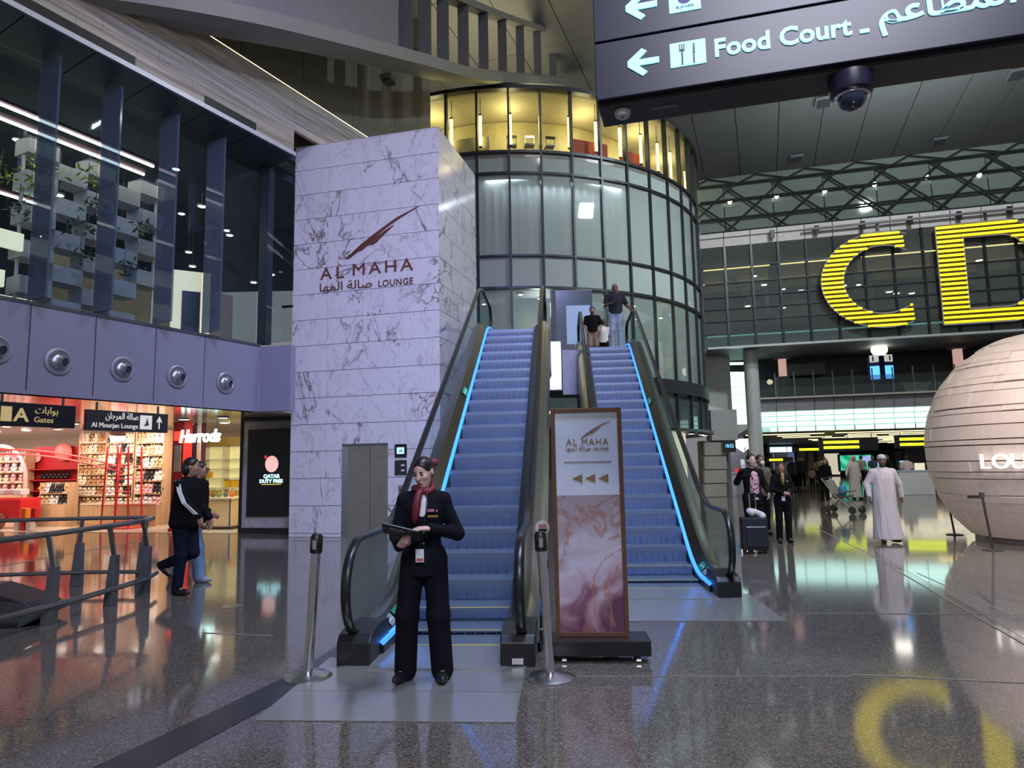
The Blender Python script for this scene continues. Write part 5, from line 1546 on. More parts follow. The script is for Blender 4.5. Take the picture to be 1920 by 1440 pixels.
# ------------------------------------------------------------------ white pop-up lantern on the right
lc = Vector((10.2, 13.2, 1.74)); la, lb = 2.02, 2.2
lan = thing('popup_lantern', 'huge white rounded pop-up shop of curved strips with glowing letters', 'pop-up shop', (lc.x, lc.y, 0))
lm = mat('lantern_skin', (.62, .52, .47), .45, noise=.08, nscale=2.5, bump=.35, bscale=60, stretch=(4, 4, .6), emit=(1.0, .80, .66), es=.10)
def lp(phi, th, k=1.0):
    """phi around, th elevation"""
    return Vector((la * k * math.cos(th) * math.sin(phi), -la * k * math.cos(th) * math.cos(phi), lc.z + lb * k * math.sin(th)))
nr, ns = 24, 9
ths = [R(-48) + (R(80) - R(-48)) * (i + .28 * math.sin(i * 2.3)) / nr for i in range(nr)] + [R(80)]
rnd = random.Random(4)
for i in range(nr):
    for j in range(ns):
        sh_ = .21 * (i % 3)
        p0, p1 = -2.5 + 4.6 * j / ns + .0015 + sh_, -2.5 + 4.6 * (j + 1) / ns - .0015 + sh_
        th0, th1 = ths[i] + .006, ths[i + 1] - .004
        lift = rnd.uniform(.0, .012)
        mb = MB()
        pts = []
        for k_, (kk, tt) in enumerate(((1.0 + lift, th0), (1.012 + lift, th1))):
            for u in range(9):
                pts.append(lp(p0 + (p1 - p0) * u / 8, tt, kk if k_ == 0 else kk - .012))
        pin = [lc * 0 + Vector((0, 0, lc.z)) + (p_ - Vector((0, 0, lc.z))) * .985 for p_ in pts]
        mb.add(pts + pin, [(u, u + 1, u + 10, u + 9) for u in range(8)] + [(18 + u + 9, 18 + u + 10, 18 + u + 1, 18 + u) for u in range(8)] +
               [(u + 18, u + 19, u + 1, u) for u in range(8)] + [(u + 9, u + 10, u + 28, u + 27) for u in range(8)] + [(0, 9, 27, 18), (26, 35, 17, 8)])
        mb.build('skin_strip', lm, lan, 1)
seam = mat('lantern_seam', (.14, .10, .10), .6)
MB().ell((0, 0, lc.z), (la * .97, la * .97, lb * .97), 40, 24).build('inner_shell', seam, lan, 1)
for ph in (-.62, .25, 1.1):
    MB().tube([lp(ph + .12 * math.sin(th * 2), th, 1.02) for th in ths], .018, 6).build('rib', seam, lan)
zb_ = lc.z + lb * math.sin(ths[0])
MB().lathe([(la * math.cos(ths[0]) * .96, 0), (la * math.cos(ths[0]) * .96, zb_ + .03), (.3, zb_ + .03)], 40).build('base_ring', mat('lantern_base', (.30, .25, .22), .4), lan, 1)
# raised glowing letters
glow = emis('lantern_letter', (1, .97, .9), 1.5)
for k, ch in enumerate('LOUIS'):
    ph = (-1.13, -1.04, -.905, -.78, -.72)[k]
    pos = lp(ph, R(-1.0), 1.035)
    U_ = Vector((math.cos(ph), math.sin(ph), 0))
    text(ch, .37, .05, glow, lan, 'letter', (pos.x, pos.y, 1.38), U_, (0, 0, 1), None, 'L', .0)
area('lantern_fill', (7.6, 9.6, 4.6), (9.6, 13.0, 1.4), 1.0, 130, (1.0, .86, .78), 1.0)  # added fill that lights the lantern skin from outside
# dark belt stanchions around it
for k, (px, py, lab) in enumerate(((1790, 1003, 'thin dark belt stanchion at the edge of the white lantern'), (1862, 1032, 'thin dark belt stanchion in front of the white lantern letters'))):
    q = onz(px, py)
    t = thing('queue_post', lab, 'stanchion', q, 0, 'dark posts round the lantern')
    MB().lathe([(.001, 0), (.16, 0), (.16, .015), (.03, .03), (.001, .03)], 24).build('base', dgrey, t, 1)
    MB().tube([(0, 0, .02), (-.10, 0, .95)], .02, 8).build('post', mat('post_brown', (.10, .08, .075), .4, .4), t)
    MB().box((-.10, 0, .93), (.06, .06, .09)).build('belt_head', dgrey, t)
MB_belt = MB().sweep([onz(1790, 1003) + Vector((-.10, 0, .90)), (onz(1790, 1003) + onz(1862, 1032)) / 2 + Vector((-.10, 0, .84)), onz(1862, 1032) + Vector((-.10, 0, .90))], [(-.004, -.025), (.004, -.025), (.004, .025), (-.004, .025)])
tag(MB_belt.build('queue_belt', mat('belt_dark', (.07, .05, .05), .6)), 'dark fabric belt between the posts before the white lantern', 'belt')
# white counters behind the robed men
t = thing('white_counter', 'low white counter beside the white lantern', 'counter', onz(1722, 928))
MB().box((0, .4, .5), (1.5, .8, 1.0)).build('body', white_m, t, bevel=.02)
MB().box((0, .4, 1.02), (1.56, .86, .05)).build('top', mat('pale_blue', (.5, .62, .75), .4), t)

# ------------------------------------------------------------------ shops below the fascia
SP = Plane(-6.83, 17.86, -14)
def SPo(off): 
    q = SP.p(0, 0, off); return Plane(q.x, q.y, -14)
shop = struct(link('room_shop', None), 'brightly lit toy shop and gift shop under the fascia')
sx0, sx1 = SP.sz(-420, 998)[0], SP.sz(452, 998)[0]
cream = mat('shop_cream', (.80, .72, .58), .5)
MB().prism([SP.p(sx0, .004, .05), SP.p(sx1, .004, .05), SP.p(sx1, .004, -6), SP.p(sx0, .004, -6)], (0, 0, .004)).build('shop_floor', mat('shop_floor', (.62, .54, .44), .18), shop)
sofm = mat('soffit_gloss', (.55, .50, .48), .12, .2)
MB().prism([FA.p(js[0], FZ0, -.02), FA.p(s_end, FZ0, -.02), SP.p(1.35, FZ0), SP.p(1.35, FZ0, -6), SP.p(sx0, FZ0, -6)], (0, 0, .06)).build('soffit', sofm, shop)
MB().prism([SP.p(sx0, 0, -6), SP.p(sx1, 0, -6), SP.p(sx1, FZ0, -6), SP.p(sx0, FZ0, -6)], SP.n * -.1).build('back_wall', mat('shop_back_wall', (.75, .62, .50), .5), shop)
div = SP.sz(334, 998)[0]
vdir = Vector((-.40, .917, 0)) * 5.0
MB().prism([SP.p(div, 0, -.6), SP.p(div + .12, 0, -.6), SP.p(div + .12, 0, -.6) + vdir, SP.p(div, 0, -.6) + vdir], (0, 0, FZ0)).build('dividing_wall', cream, shop)
MB().prism([SP.p(sx1 - .1, 0, -.3), SP.p(sx1, 0, -.3), SP.p(sx1, 0, -6), SP.p(sx1 - .1, 0, -6)], (0, 0, FZ0)).build('end_wall', mat('gift_wall', (.85, .78, .50), .5), shop)
a0 = (sx0 + div) / 2
for nm, s_, w, p_, c_ in (('toy_shop_light', div - 4.2, 7.0, 460, (1.0, .80, .70)), ('toy_shop_light', div - 10.5, 6.0, 330, (1.0, .72, .64)), ('gift_shop_light', div + 1.6, 2.2, 260, (1.0, .90, .62))):
    q = SP.p(s_, FZ0 - .05, -1.2); area(nm, q, q - Vector((0, -.35, 1)), w, p_, c_, 2.0).rotation_euler.z += 0
soft_e = emis('soffit_lamp', (1, .9, .75), 9)
lens_m = MB().lathe([(.001, 0), (.10, 0), (.11, .02), (.001, .025)], 12).mesh('lens', soft_e)
trim_m = MB().lathe([(.10, .02), (.14, .0), (.14, .03), (.1, .03)], 12).mesh('trim', white_m)
k = 0
for i in range(9):
    for j in range(2):
        t = thing('soffit_downlight', 'round recessed soffit downlight over the shops, %s along the %s row' % (nth(i + 1), ('front', 'back')[j]), 'lamp', SP.p(div - 7.5 + i * 1.15, FZ0 - .035, .6 - j * 1.6), 0, 'soffit downlights over the shops')
        link('lens', lens_m, t); link('trim', trim_m, t)
red = mat('glossy_red', (.62, .02, .02), .3, noise=.04)
redglow = emis('red_glow', (1.0, .06, .04), 1.2)
# red portal pillar
q, z_ = SP.sz(319, 990)
t = thing('red_pillar', 'glossy red pillar between the toy shop and the gift shop', 'pillar', SP.p(q, 0, -.35), R(-14))
MB().box((0, 0, FZ0 / 2), (.34, .34, FZ0 - .02)).build('shaft', red, t, bevel=.01)
MB().box((0, -.18, 2.55), (.26, .02, .25)).build('lit_panel', redglow, t)
MB().box((0, -.18, 1.95), (.2, .02, .7)).build('poster', mat('poster_pale', (.7, .6, .55), .5), t)
MB().box((0, 0, .05), (.4, .4, .1)).build('foot', red, t)

# plush toys: a few kinds, copied along the shelves
def plush(col, name, ear=.5):
    m = MB()
    m.ell((0, 0, .075), (.075, .062, .08), 8, 5)
    m.ell((0, -.02, .19), (.062, .055, .058), 8, 5)
    for s in (-1, 1):
        m.ell((s * .045, 0, .245), (.022, .015, .028 * (1 + ear)), 6, 4)
        m.ell((s * .07, -.035, .11), (.026, .03, .05), 6, 4)
        m.ell((s * .045, -.06, .025), (.03, .045, .026), 6, 4)
    return m.mesh('plush_toy', mat('plush_' + name, col, .9), 'all')
PL = {'cream': plush((.74, .62, .46), 'cream'), 'brown': plush((.38, .20, .09), 'brown'), 'black': plush((.03, .03, .035), 'black'), 'white': plush((.78, .74, .70), 'white', 1.2),
      'pink': plush((.75, .42, .42), 'pink', 1.4), 'tan': plush((.58, .40, .22), 'tan')}
adj = {'cream': 'cream', 'brown': 'brown', 'black': 'black', 'white': 'white', 'pink': 'pink', 'tan': 'tan'}
rnd = random.Random(2)
NTOY = 0
def shelf_unit(name, label, px0, px1, ytop, ybot, off, n, per, kinds, where, backm, bowed=0.0, shelfm=None):
    """open shelf unit standing on the shop floor filled with plush toys"""
    P_ = SPo(off)
    a, zt = P_.sz(px0, ytop); b, zb = P_.sz(px1, ybot)
    zb = max(zb, .05)
    w = b - a
    t = thing(name, label, 'shelf', P_.p((a + b) / 2, 0), R(-14))
    MB().box((0, .32, (zt) / 2), (w, .04, zt)).build('back_panel', backm, t)
    for s in (-1, 1): MB().box((s * w / 2, .15, zt / 2), (.04, .36, zt)).build('side_panel', oak, t)
    MB().box((0, .12, zb / 2), (w, .40, zb)).build('plinth', oak, t)
    dz = (zt - zb) / n
    for i in range(n):
        z = zb + dz * i
        MB().box((0, .13, z), (w - .04, .36, .03)).build('shelf_board', shelfm or oak, t)
        MB().box((0, -.04, z + .035), (w - .04, .012, .04)).build('shelf_lip', mat('shelf_lip', (.75, .66, .5), .4), t)
        for k in range(per):
            kd = kinds[(i + k // 2) % len(kinds)] if rnd.random() < .75 else rnd.choice(kinds)
            x = -w / 2 + w * (k + .5) / per + rnd.uniform(-.015, .015)
            q = P_.p((a + b) / 2 + x, 0) + (-P_.n) * (.03 + rnd.uniform(-.02, .02))
            sc = min(dz / .285, w / per / .135) * rnd.uniform(.88, 1.0)
            o = link('plush_toy', PL[kd], None, (q.x, q.y, z + .016), R(-14) + rnd.uniform(-.3, .3))
            o.scale = (sc,) * 3
            tag(o, '%s plush toy, %s along %s board up, %s' % (adj[kd], nth(k + 1), nth(i + 1), where), 'plush toy', 'plush toys on the %s' % where)
    return t
pale_back = mat('shelf_back', (.70, .52, .40), .6)
shelf_unit('toy_shelf', 'tall toy shelf full of pale and black plush beside the red pillar', 258, 303, 808, 950, -2.2, 6, 6, ('cream', 'white', 'pink', 'black', 'white', 'tan'), 'tall shelf beside the red pillar', pale_back)
shelf_unit('toy_shelf', 'toy shelf of black and white plush behind the red scaffold', 205, 247, 812, 950, -2.2, 7, 6, ('black', 'white', 'cream'), 'shelf behind the red scaffold', pale_back)
shelf_unit('toy_shelf', 'toy shelf of brown and cream plush left of the red scaffold', 152, 195, 812, 950, -2.2, 7, 6, ('brown', 'tan', 'cream', 'brown'), 'shelf left of the red scaffold', pale_back)
shelf_unit('toy_shelf', 'low wooden toy table of brown plush before the red display', 78, 128, 905, 946, -1.6, 2, 6, ('tan', 'white', 'black'), 'low wooden table', oak)
shelf_unit('toy_shelf', 'pink arched toy shelf at the edge of the toy shop', -60, 44, 850, 925, -2.4, 4, 8, ('pink', 'white', 'pink', 'cream'), 'pink arched shelf', mat('pink_back', (.75, .40, .42), .5))
# curved oak counter base before the shelves
P_ = SPo(-1.7)
a, b = P_.sz(150, 985)[0], P_.sz(292, 985)[0]
zt = P_.sz(220, 944)[1]
t = thing('shop_counter', 'long curved oak counter front below the plush shelves', 'counter', P_.p((a + b) / 2, 0), R(-14))
w = b - a
pth = [(-w / 2 + w * i / 14, .0 - .18 * math.sin(math.pi * i / 14), 0) for i in range(15)]
for i in range(14):
    MB().bar(Vector(pth[i]) + Vector((.004, 0, zt / 2)), Vector(pth[i + 1]) + Vector((-.004, 0, zt / 2)), .05, zt - .06).build('oak_stave', oak, t)
MB().sweep(pth, [(-.04, 0), (.3, 0), (.3, .03), (-.04, .03)][::-1]).build('kick_board', mat('kick_tan', (.4, .28, .12), .5), t)
MB().sweep([Vector(p) + Vector((0, 0, zt - .03)) for p in pth], [(-.05, 0), (-.05, .04), (.04, .04), (.04, 0)]).build('top_rail', mat('shelf_lip', (.75, .66, .5), .4), t)
# red display with rows of yellow and black goods
P_ = SPo(-2.6)
a, zt = P_.sz(52, 838); b, _ = P_.sz(148, 960)
t = thing('red_display', 'tall red toy display wall with yellow and black goods', 'display', P_.p((a + b) / 2, 0), R(-14))
w = b - a
MB().box((0, .3, zt / 2), (w, .1, zt)).build('back_panel', mat('deep_red', (.45, .015, .02), .4), t)
for k, z in enumerate((.75, 1.05, 1.4, 1.75)):
    MB().box((0, .1, z), (w - .1, .34, .03)).build('shelf_board', mat('deep_red', (.45, .015, .02), .4), t)
yel = mat('toy_yellow', (.80, .55, .02), .5)
for r_, (z, mm, cl) in enumerate(((.765, yel, 'yellow'), (1.065, yel, 'yellow'), (1.415, black, 'black'))):
    for k in range(7):
        x = -.55 + k * .17
        m_ = MB().ell((0, -.02, .06), (.06, .09, .05), 8, 5); m_.ell((0, .03, .12), (.05, .05, .06), 8, 5)
        q = P_.p((a + b) / 2 + x, z) - P_.n * .1
        o = m_.build('toy_shoe', mm, None, 'all'); o.location = q; o.scale = (1.2, 1.2, 1.2)
        tag(o, '%s soft toy shoe, %s along the %s shelf of the red display' % (cl, nth(k + 1), ('lowest', 'middle', 'upper')[r_]), 'toy', 'toys in the red display, %s shelf' % ('lowest', 'middle', 'upper')[r_])
for k, x in enumerate((-.9, 1.0)):
    MB().lathe([(.001, 0), (.16, 0), (.16, .04), (.001, .05)], 20, (x, .2, zt - .35), Matrix.Rotation(R(90), 3, 'X')).build('round_badge', mat('badge_pink', (.8, .45, .45), .5), t, 1)
MB().ell((.2, .15, zt - .2), (.35, .12, .3), 16, 10).build('red_rosette', mat('rosette', (.85, .25, .2), .4), t, 1)
# red scaffold tower and looping track
P_ = SPo(-.9)
a, zt = P_.sz(196, 838); b, _ = P_.sz(240, 990)
t = thing('red_scaffold', 'thin red metal scaffold tower standing in the toy shop', 'scaffold', P_.p((a + b) / 2, 0), R(-14))
w = b - a
for sx in (-1, 0, 1):
    for sy in (0, .5):
        if sx == 0 and sy: continue
        MB().tube([(sx * w / 2, sy, .02), (sx * w * .38, sy, zt)], .026, 6).build('upright', red, t)
for k in range(6):
    z = .3 + k * (zt - .3) / 5.5
    MB().tube([(-w * .48 + k * .01, 0, z), (w * .48 - k * .01, 0, z)], .014, 6).build('cross_bar', red, t)
    MB().tube([(-w * .48, .5, z), (w * .48, .5, z)], .014, 6).build('cross_bar', red, t)
MB().box((0, .25, .02), (w * 1.3, .8, .04)).build('base_plate', mat('red_matte', (.55, .06, .04), .5), t)
mb = MB()
top = P_.p((a + b) / 2, zt) ; 
hb = MB().ell((0, -.03, zt + .3), (.28, .08, .28), 14, 9); hb.build('heart_badge', mat('badge_pale', (.78, .5, .45), .5), t, 1)
trk = thing('red_track', 'curving red roller coaster track over the toy shop', 'track', P_.p(a - 3.2, 0), R(-14))
def tp(u, dz=0): return Vector((-2.2 + 6.0 * u, .1, 2.32 + .12 * math.sin(u * 3.0) - .55 * u * u * 1.1 + dz))
for dz in (0, -.14): MB().tube([tp(i / 16, dz) for i in range(17)], .028, 6).build('track_rail', red, trk)
for i in range(1, 16, 2): MB().tube([tp(i / 16), tp(i / 16, -.14)], .015, 5).build('track_tie', red, trk)
for i in (2, 12): MB().tube([tp(i / 16), (tp(i / 16).x, .1, FZ0)], .012, 5).build('hanger', red, trk)
# red cart with wheel and striped boxes at the edge
P_ = SPo(-.7)
a, zt = P_.sz(-70, 930); b, zb = P_.sz(38, 985)
t = thing('red_cart', 'red toy cart with a big wheel at the frame edge', 'cart', P_.p((a + b) / 2, 0), R(-14))
w = b - a
MB().box((0, .3, zt * .62), (w, .7, zt * .6)).build('cart_body', red, t, bevel=.06)
MB().lathe([(.05, -.03), (.20, -.03), (.24, 0), (.20, .03), (.05, .03)], 24, (w * .2, -.09, .245), Matrix.Rotation(R(90), 3, 'X')).build('wheel', mat('wheel_brown', (.25, .08, .05), .5), t, 1)
for k in range(7): MB().box((-w / 2 + w * (k + .5) / 7, .1, zt + .1), (w / 7 - .03, .3, .16)).build('goods_bag', mat('pink_bag' if k % 2 else 'pale_bag', (.75, .35, .4) if k % 2 else (.7, .6, .6), .5), t, bevel=.02)
for s in (-1, 1): MB().box((s * w * .42, .3, zt * .16), (.06, .06, zt * .32)).build('leg', red, t)
P2 = SPo(-.3)
for k, (px, c_, y0, y1) in enumerate(((36, 'white', 968, 990), (47, 'red', 968, 990), (58, 'white', 968, 990), (50, 'orange', 936, 967), (68, 'red', 936, 967))):
    s_, z1 = P2.sz(px, y0)
    o = MB().box((0, 0, .16), (.15, .16, .30)).build('gift_box', {'white': white_m, 'red': red, 'orange': mat('orange_box', (.85, .25, .02), .5)}[c_], None, bevel=.01)
    o.location = P2.p(s_, 0.01 if y0 > 950 else .33); o.rotation_euler = (0, 0, R(-14))
    tag(o, ('white box at the foot of the red cart, outer one', 'red box at the foot of the red cart', 'white box at the foot of the red cart, inner one', 'orange box stacked beside the red cart', 'red box stacked beside the orange box')[k], 'box')
s_ = P2.sz(57, 968)[0]
o = MB().box((0, 0, .155), (.5, .2, .01)).build('box_shelf', white_m, None); o.location = P2.p(s_, .165); o.rotation_euler = (0, 0, R(-14))
tag(o, 'thin white shelf between the boxes beside the red cart', 'shelf')
# pink arch
P_ = SPo(-2.0)
a, zt = P_.sz(-50, 838); b, _ = P_.sz(47, 930)
t = thing('pink_arch', 'pale pink arch around the shelf at the frame edge', 'arch', P_.p((a + b) / 2, 0), R(-14))
w = b - a
MB().tube([(-w / 2, 0, .0)] + [(-w / 2 * math.cos(R(x)), 0, zt - w / 2 + w / 2 * math.sin(R(x))) for x in range(0, 181, 12)] + [(w / 2, 0, 0)], .06, 8).build('arch_tube', mat('arch_pink', (.80, .50, .48), .4), t, 1)
MB().box((0, .0, .02), (w + .2, .3, .04)).build('foot_plate', mat('arch_pink', (.80, .50, .48), .4), t)

# gift shop: purple poster wall, yellow bags, counter, glowing name
P_ = SPo(-1.2)
a, zt = P_.sz(334, 790); b, _ = P_.sz(374, 990)
t = thing('purple_poster', 'dark purple poster column with a flower picture in the gift shop', 'poster', P_.p((a + b) / 2, 0), R(-14))
w = b - a
MB().box((0, .1, zt / 2), (w, .1, zt)).build('board', mat('aubergine', (.05, .012, .035), .4), t)
rn = random.Random(6)
for k in range(16):
    MB().ell((rn.uniform(-w * .4, w * .4), .04, 1.55 + rn.gauss(0, .35)), (.09, .02, .09), 8, 5).build('printed_flower', mat(('fl_pink', 'fl_tan', 'fl_cream')[k % 3], ((.5, .15, .25), (.5, .32, .15), (.7, .55, .4))[k % 3], .5), t)
for k in range(3):
    MB().box((-.1 + .05 * k, .03, zt - .3 - k * .14), (.3, .01, .04)).build('neon_line', emis('pink_neon', (1, .1, .3), 1.5), t)
P_ = SPo(-3.4)
a, zt = P_.sz(382, 838); b, zb = P_.sz(458, 918)
t = thing('gift_shelf', 'cream gift shelf wall with bright yellow bags', 'shelf', P_.p((a + b) / 2, 0), R(-14))
w = b - a
MB().box((0, .3, zt / 2), (w, .06, zt)).build('back_panel', emis('gift_back', (1.0, .88, .45), .35), t)
rows_ = (.75, 1.05, 1.35, 1.65, 1.95)
for z in rows_: MB().box((0, .12, z), (w, .34, .03)).build('shelf_board', mat('shelf_white', (.8, .75, .6), .4), t)
for s in (-1, 0, 1): MB().box((s * w * .49, .12, zt / 2), (.03, .34, zt)).build('upright', mat('shelf_white', (.8, .75, .6), .4), t)
MB().box((0, -.02, zt + .15), (w * .9, .05, .28)).build('name_board', mat('gold_board', (.45, .32, .10), .4), t)
bagm = mat('bag_yellow', (.85, .50, .02), .5)
for k, (x, z, sc) in enumerate(((-.62, 1.38, .9), (.05, 1.08, 1.1), (.38, 1.08, 1.1), (.7, 1.08, 1.1), (-.75, .78, 1.0), (-.42, .78, 1.0), (-.05, .78, 1.0), (.3, .78, .9), (.62, .78, 1.0), (.45, .78 + .0, .6))):
    if k == 9: continue
    q = P_.p((a + b) / 2 + x, z) - P_.n * .1
    bt = thing('gift_bag', 'bright yellow bag on the gift shelf, %s of the %s row' % (ordn[k - (0 if k == 0 else 1 if k < 4 else 4)], 'top' if k == 0 else 'middle' if k < 4 else 'bottom'), 'bag', q, R(-14), 'yellow bags on the gift shelf')
    MB().prism([(-.11 * sc, -.06, 0), (.11 * sc, -.06, 0), (.13 * sc, -.06, .2 * sc), (-.13 * sc, -.06, .2 * sc)], (0, .12, 0)).build('bag_body', bagm, bt, bevel=.01)
    MB().tube([(-.06 * sc, 0, .19 * sc)] + [(-.06 * sc * math.cos(R(x_)), 0, .2 * sc + .07 * sc * math.sin(R(x_))) for x_ in range(20, 161, 20)] + [(.06 * sc, 0, .19 * sc)], .008, 5).build('bag_handle', bagm, bt)
P_ = SPo(-.9)
a, zt = P_.sz(374, 935); b, _ = P_.sz(432, 990)
t = thing('gift_counter', 'rounded cream gift counter with a dark kick strip', 'counter', P_.p((a + b) / 2, 0), R(-14))
w = b - a
MB().box((0, .3, zt / 2 + .03), (w, .6, zt - .06)).build('body', mat('counter_cream', (.68, .52, .28), .35), t, bevel=.05)
MB().box((0, .3, zt), (w + .06, .66, .05)).build('top', mat('counter_top', (.7, .62, .5), .3), t)
MB().box((0, .3, .03), (w + .1, .7, .06)).build('kick_strip', black, t)
MB().box((w / 2 - .03, .0, zt / 2), (.03, .03, zt)).build('edge_post', dgrey, t)
for k in range(4):
    q = P_.p((a + b) / 2 - w * .3 + k * w * .2, zt + .026) - P_.n * .3
    o = MB().lathe([(.001, 0), (.05, 0), (.055, .1), (.02, .14), (.02, .2), (.001, .2)], 12).build('perfume_bottle', (dgrey, mat('bottle_green', (.1, .2, .08), .3), dgrey, mat('bottle_red', (.5, .06, .05), .3))[k], None, 1)
    o.location = q
    tag(o, ('dark bottle at the end of the gift counter', 'green bottle on the gift counter', 'dark bottle between the green and red bottles', 'red bottle on the gift counter')[k], 'bottle')
P_ = SPo(-.15)
a, z0_ = P_.sz(338, 830); b, _ = P_.sz(414, 830)
t = thing('shop_name', 'glowing white script shop name hanging at the gift shop front', 'sign', P_.p(a, z0_), R(-14))
nm_e = emis('shop_name_glow', (.62, .95, .95), 2.4)
text('Harrods', .48, .05, nm_e, t, 'letter', (0, 0, 0), width=b - a, bold=.008, shear=.22, split=True)
for x in (.12, b - a - .15): MB().tube([(x, .03, .1), (x, .03, FZ0 - z0_)], .01, 5).build('hanger', dgrey, t)

# framed black duty free display beside the tower
a, b = SP.sz(452, 998)[0], 1.45
qd = struct(link('wall_display', None), 'pale stone frame around the black duty free display')
stone_p = mat('pale_stone_frame', (.45, .42, .40), .4, noise=.15, nscale=9)
zt = SP.sz(480, 778)[1]
MB().prism([SP.p(a, 0), SP.p(b, 0), SP.p(b, FZ0), SP.p(a, FZ0)], SP.n * -.3).build('frame', stone_p, qd)
MB().prism([SP.p(a, 0, .04), SP.p(b, 0, .04), SP.p(b, .14, .04), SP.p(a, .14, .04)], SP.n * -.04).build('plinth', black, qd)
MB().prism([SP.p(a - .05, FZ0 - .1, .04), SP.p(b, FZ0 - .1, .04), SP.p(b, FZ0, .04), SP.p(a - .05, FZ0, .04)], SP.n * -.04).build('head_trim', black, qd)
MB().prism([SP.p(a - .06, 0, .05), SP.p(a, 0, .05), SP.p(a, FZ0, .05), SP.p(a - .06, FZ0, .05)], SP.n * -.35).build('edge_trim', black, qd)
c0_, z0_ = SP.sz(467, 968); c1_, z1_ = SP.sz(546, 803)
t = thing('duty_free_display', 'black duty free display screen with glowing emblem beside the marble tower', 'display', SP.p((c0_ + c1_) / 2, z0_, .0), R(-14))
w, h = c1_ - c0_ + .1, z1_ - z0_
MB().box((0, -.03, h / 2), (w, .06, h)).build('screen', mat('display_black', (.008, .008, .01), .25), t, bevel=.006)
def dsp(px, py):
    s_, z_ = SP.sz(px, py); return s_ - (c0_ + c1_) / 2, z_ - z0_
x_, z_ = dsp(512, 870)
MB().lathe([(.001, .02), (.15, .018), (.19, 0)], 28, (x_, -.06, z_), Matrix.Diagonal((1, 1, 1.1)).to_3x3() @ Matrix.Rotation(R(90), 3, 'X')).build('emblem', emis('emblem_pink', (.95, .55, .48), .8), t, 1)
x_, z_ = dsp(501, 857)
MB().box((x_, -.065, z_), (.06, .01, .07)).build('red_mark', emis('red_mark', (.9, .02, .03), 1.4), t)
gl_c = emis('duty_glow', (.45, .95, 1.0), 2.0)
x_, z_ = dsp(512, 896); text('QATAR', .13, .01, gl_c, t, 'lettering', (x_, -.058, z_), width=.47, align='C', bold=.004)
x_, z_ = dsp(511, 905); text('DUTY FREE', .12, .01, gl_c, t, 'lettering', (x_, -.058, z_), width=.66, align='C', bold=.004)
x_, z_ = dsp(511, 908)
MB().box((x_, -.06, z_), (.56, .008, .014)).build('gold_rule', emis('gold_rule', (.9, .7, .1), 1.2), t)

# hanging direction signs under the fascia
def fsign(px0, px1, yt, yb, lab):
    a, z1 = FA.sz(px0, yt); b, _ = FA.sz(px1, yt); z0_ = FA.sz(px0, yb)[1]
    t = thing('direction_sign', lab, 'sign', FA.p(a, z0_, .12), R(63))
    return t, a, b, z0_, b - a, z1 - z0_
goldt = emis('gold_text', (.55, .42, .18), .5)
palet = emis('pale_text', (.75, .70, .62), .5)
t, a, b, z0_, w, h = fsign(-30, 133, 752, 798, 'black hanging sign with a gold letter A pointing to gates')
MB().box((w / 2, 0, h / 2), (w, .08, h)).build('board', mat('board_black', (.012, .012, .018), .35), t, bevel=.004)
def fx(px): return FA.sz(px, 780)[0] - a
MB().box((fx(1), -.045, h * .5), (.16, .012, h * .62)).build('gold_tile', goldt, t)
text('A', h * .78, .012, goldt, t, 'letter', (fx(14), -.041, h * .22), width=fx(44) - fx(14), bold=.006)
text(arabic('بوابات'), h * .42, .01, goldt, t, 'lettering', (fx(55), -.041, h * .58), width=fx(98) - fx(55))
text('Gates', h * .34, .01, goldt, t, 'lettering', (fx(54), -.041, h * .20), width=fx(90) - fx(54))
for x in (.2, w - .2): MB().box((x, 0, h + .03), (.03, .03, max(.06, FZ0 - z0_ - h) + .03)).build('hanger', dgrey, t)
t, a, b, z0_, w, h = fsign(153, 306, 768, 807, 'dark grey hanging sign to the lounge with white text and upward arrow')
MB().box((w / 2, 0, h / 2), (w, .08, h)).build('board', mat('board_grey', (.035, .035, .04), .35), t, bevel=.004)
text(arabic('صالة المرجان'), h * .46, .01, palet, t, 'lettering', (fx(188), -.041, h * .60), width=fx(249) - fx(188))
text('Al Mourjan Lounge', h * .34, .01, palet, t, 'lettering', (fx(162), -.041, h * .16), width=fx(249) - fx(162))
MB().box((fx(264), -.045, h * .5), (fx(275) - fx(253), .012, h * .72)).build('icon_tile', palet, t)
MB().prism([(fx(264) - .05, -.053, h * .3), (fx(264) + .06, -.053, h * .34), (fx(264) + .02, -.053, h * .75), (fx(264) - .01, -.053, h * .45)], (0, .004, 0)).build('icon_seat', dgrey, t)
xa = fx(289)
MB().prism([(xa - .012, -.047, h * .18), (xa + .012, -.047, h * .18), (xa + .012, -.047, h * .62), (xa + .05, -.047, h * .5), (xa + .06, -.047, h * .56), (xa, -.047, h * .86), (xa - .06, -.047, h * .56), (xa - .05, -.047, h * .5), (xa - .012, -.047, h * .62)], (0, .006, 0)).build('arrow', palet, t)
for x in (.2, w - .2): MB().box((x, 0, h + .03), (.03, .03, max(.06, FZ0 - z0_ - h) + .03)).build('hanger', dgrey, t)

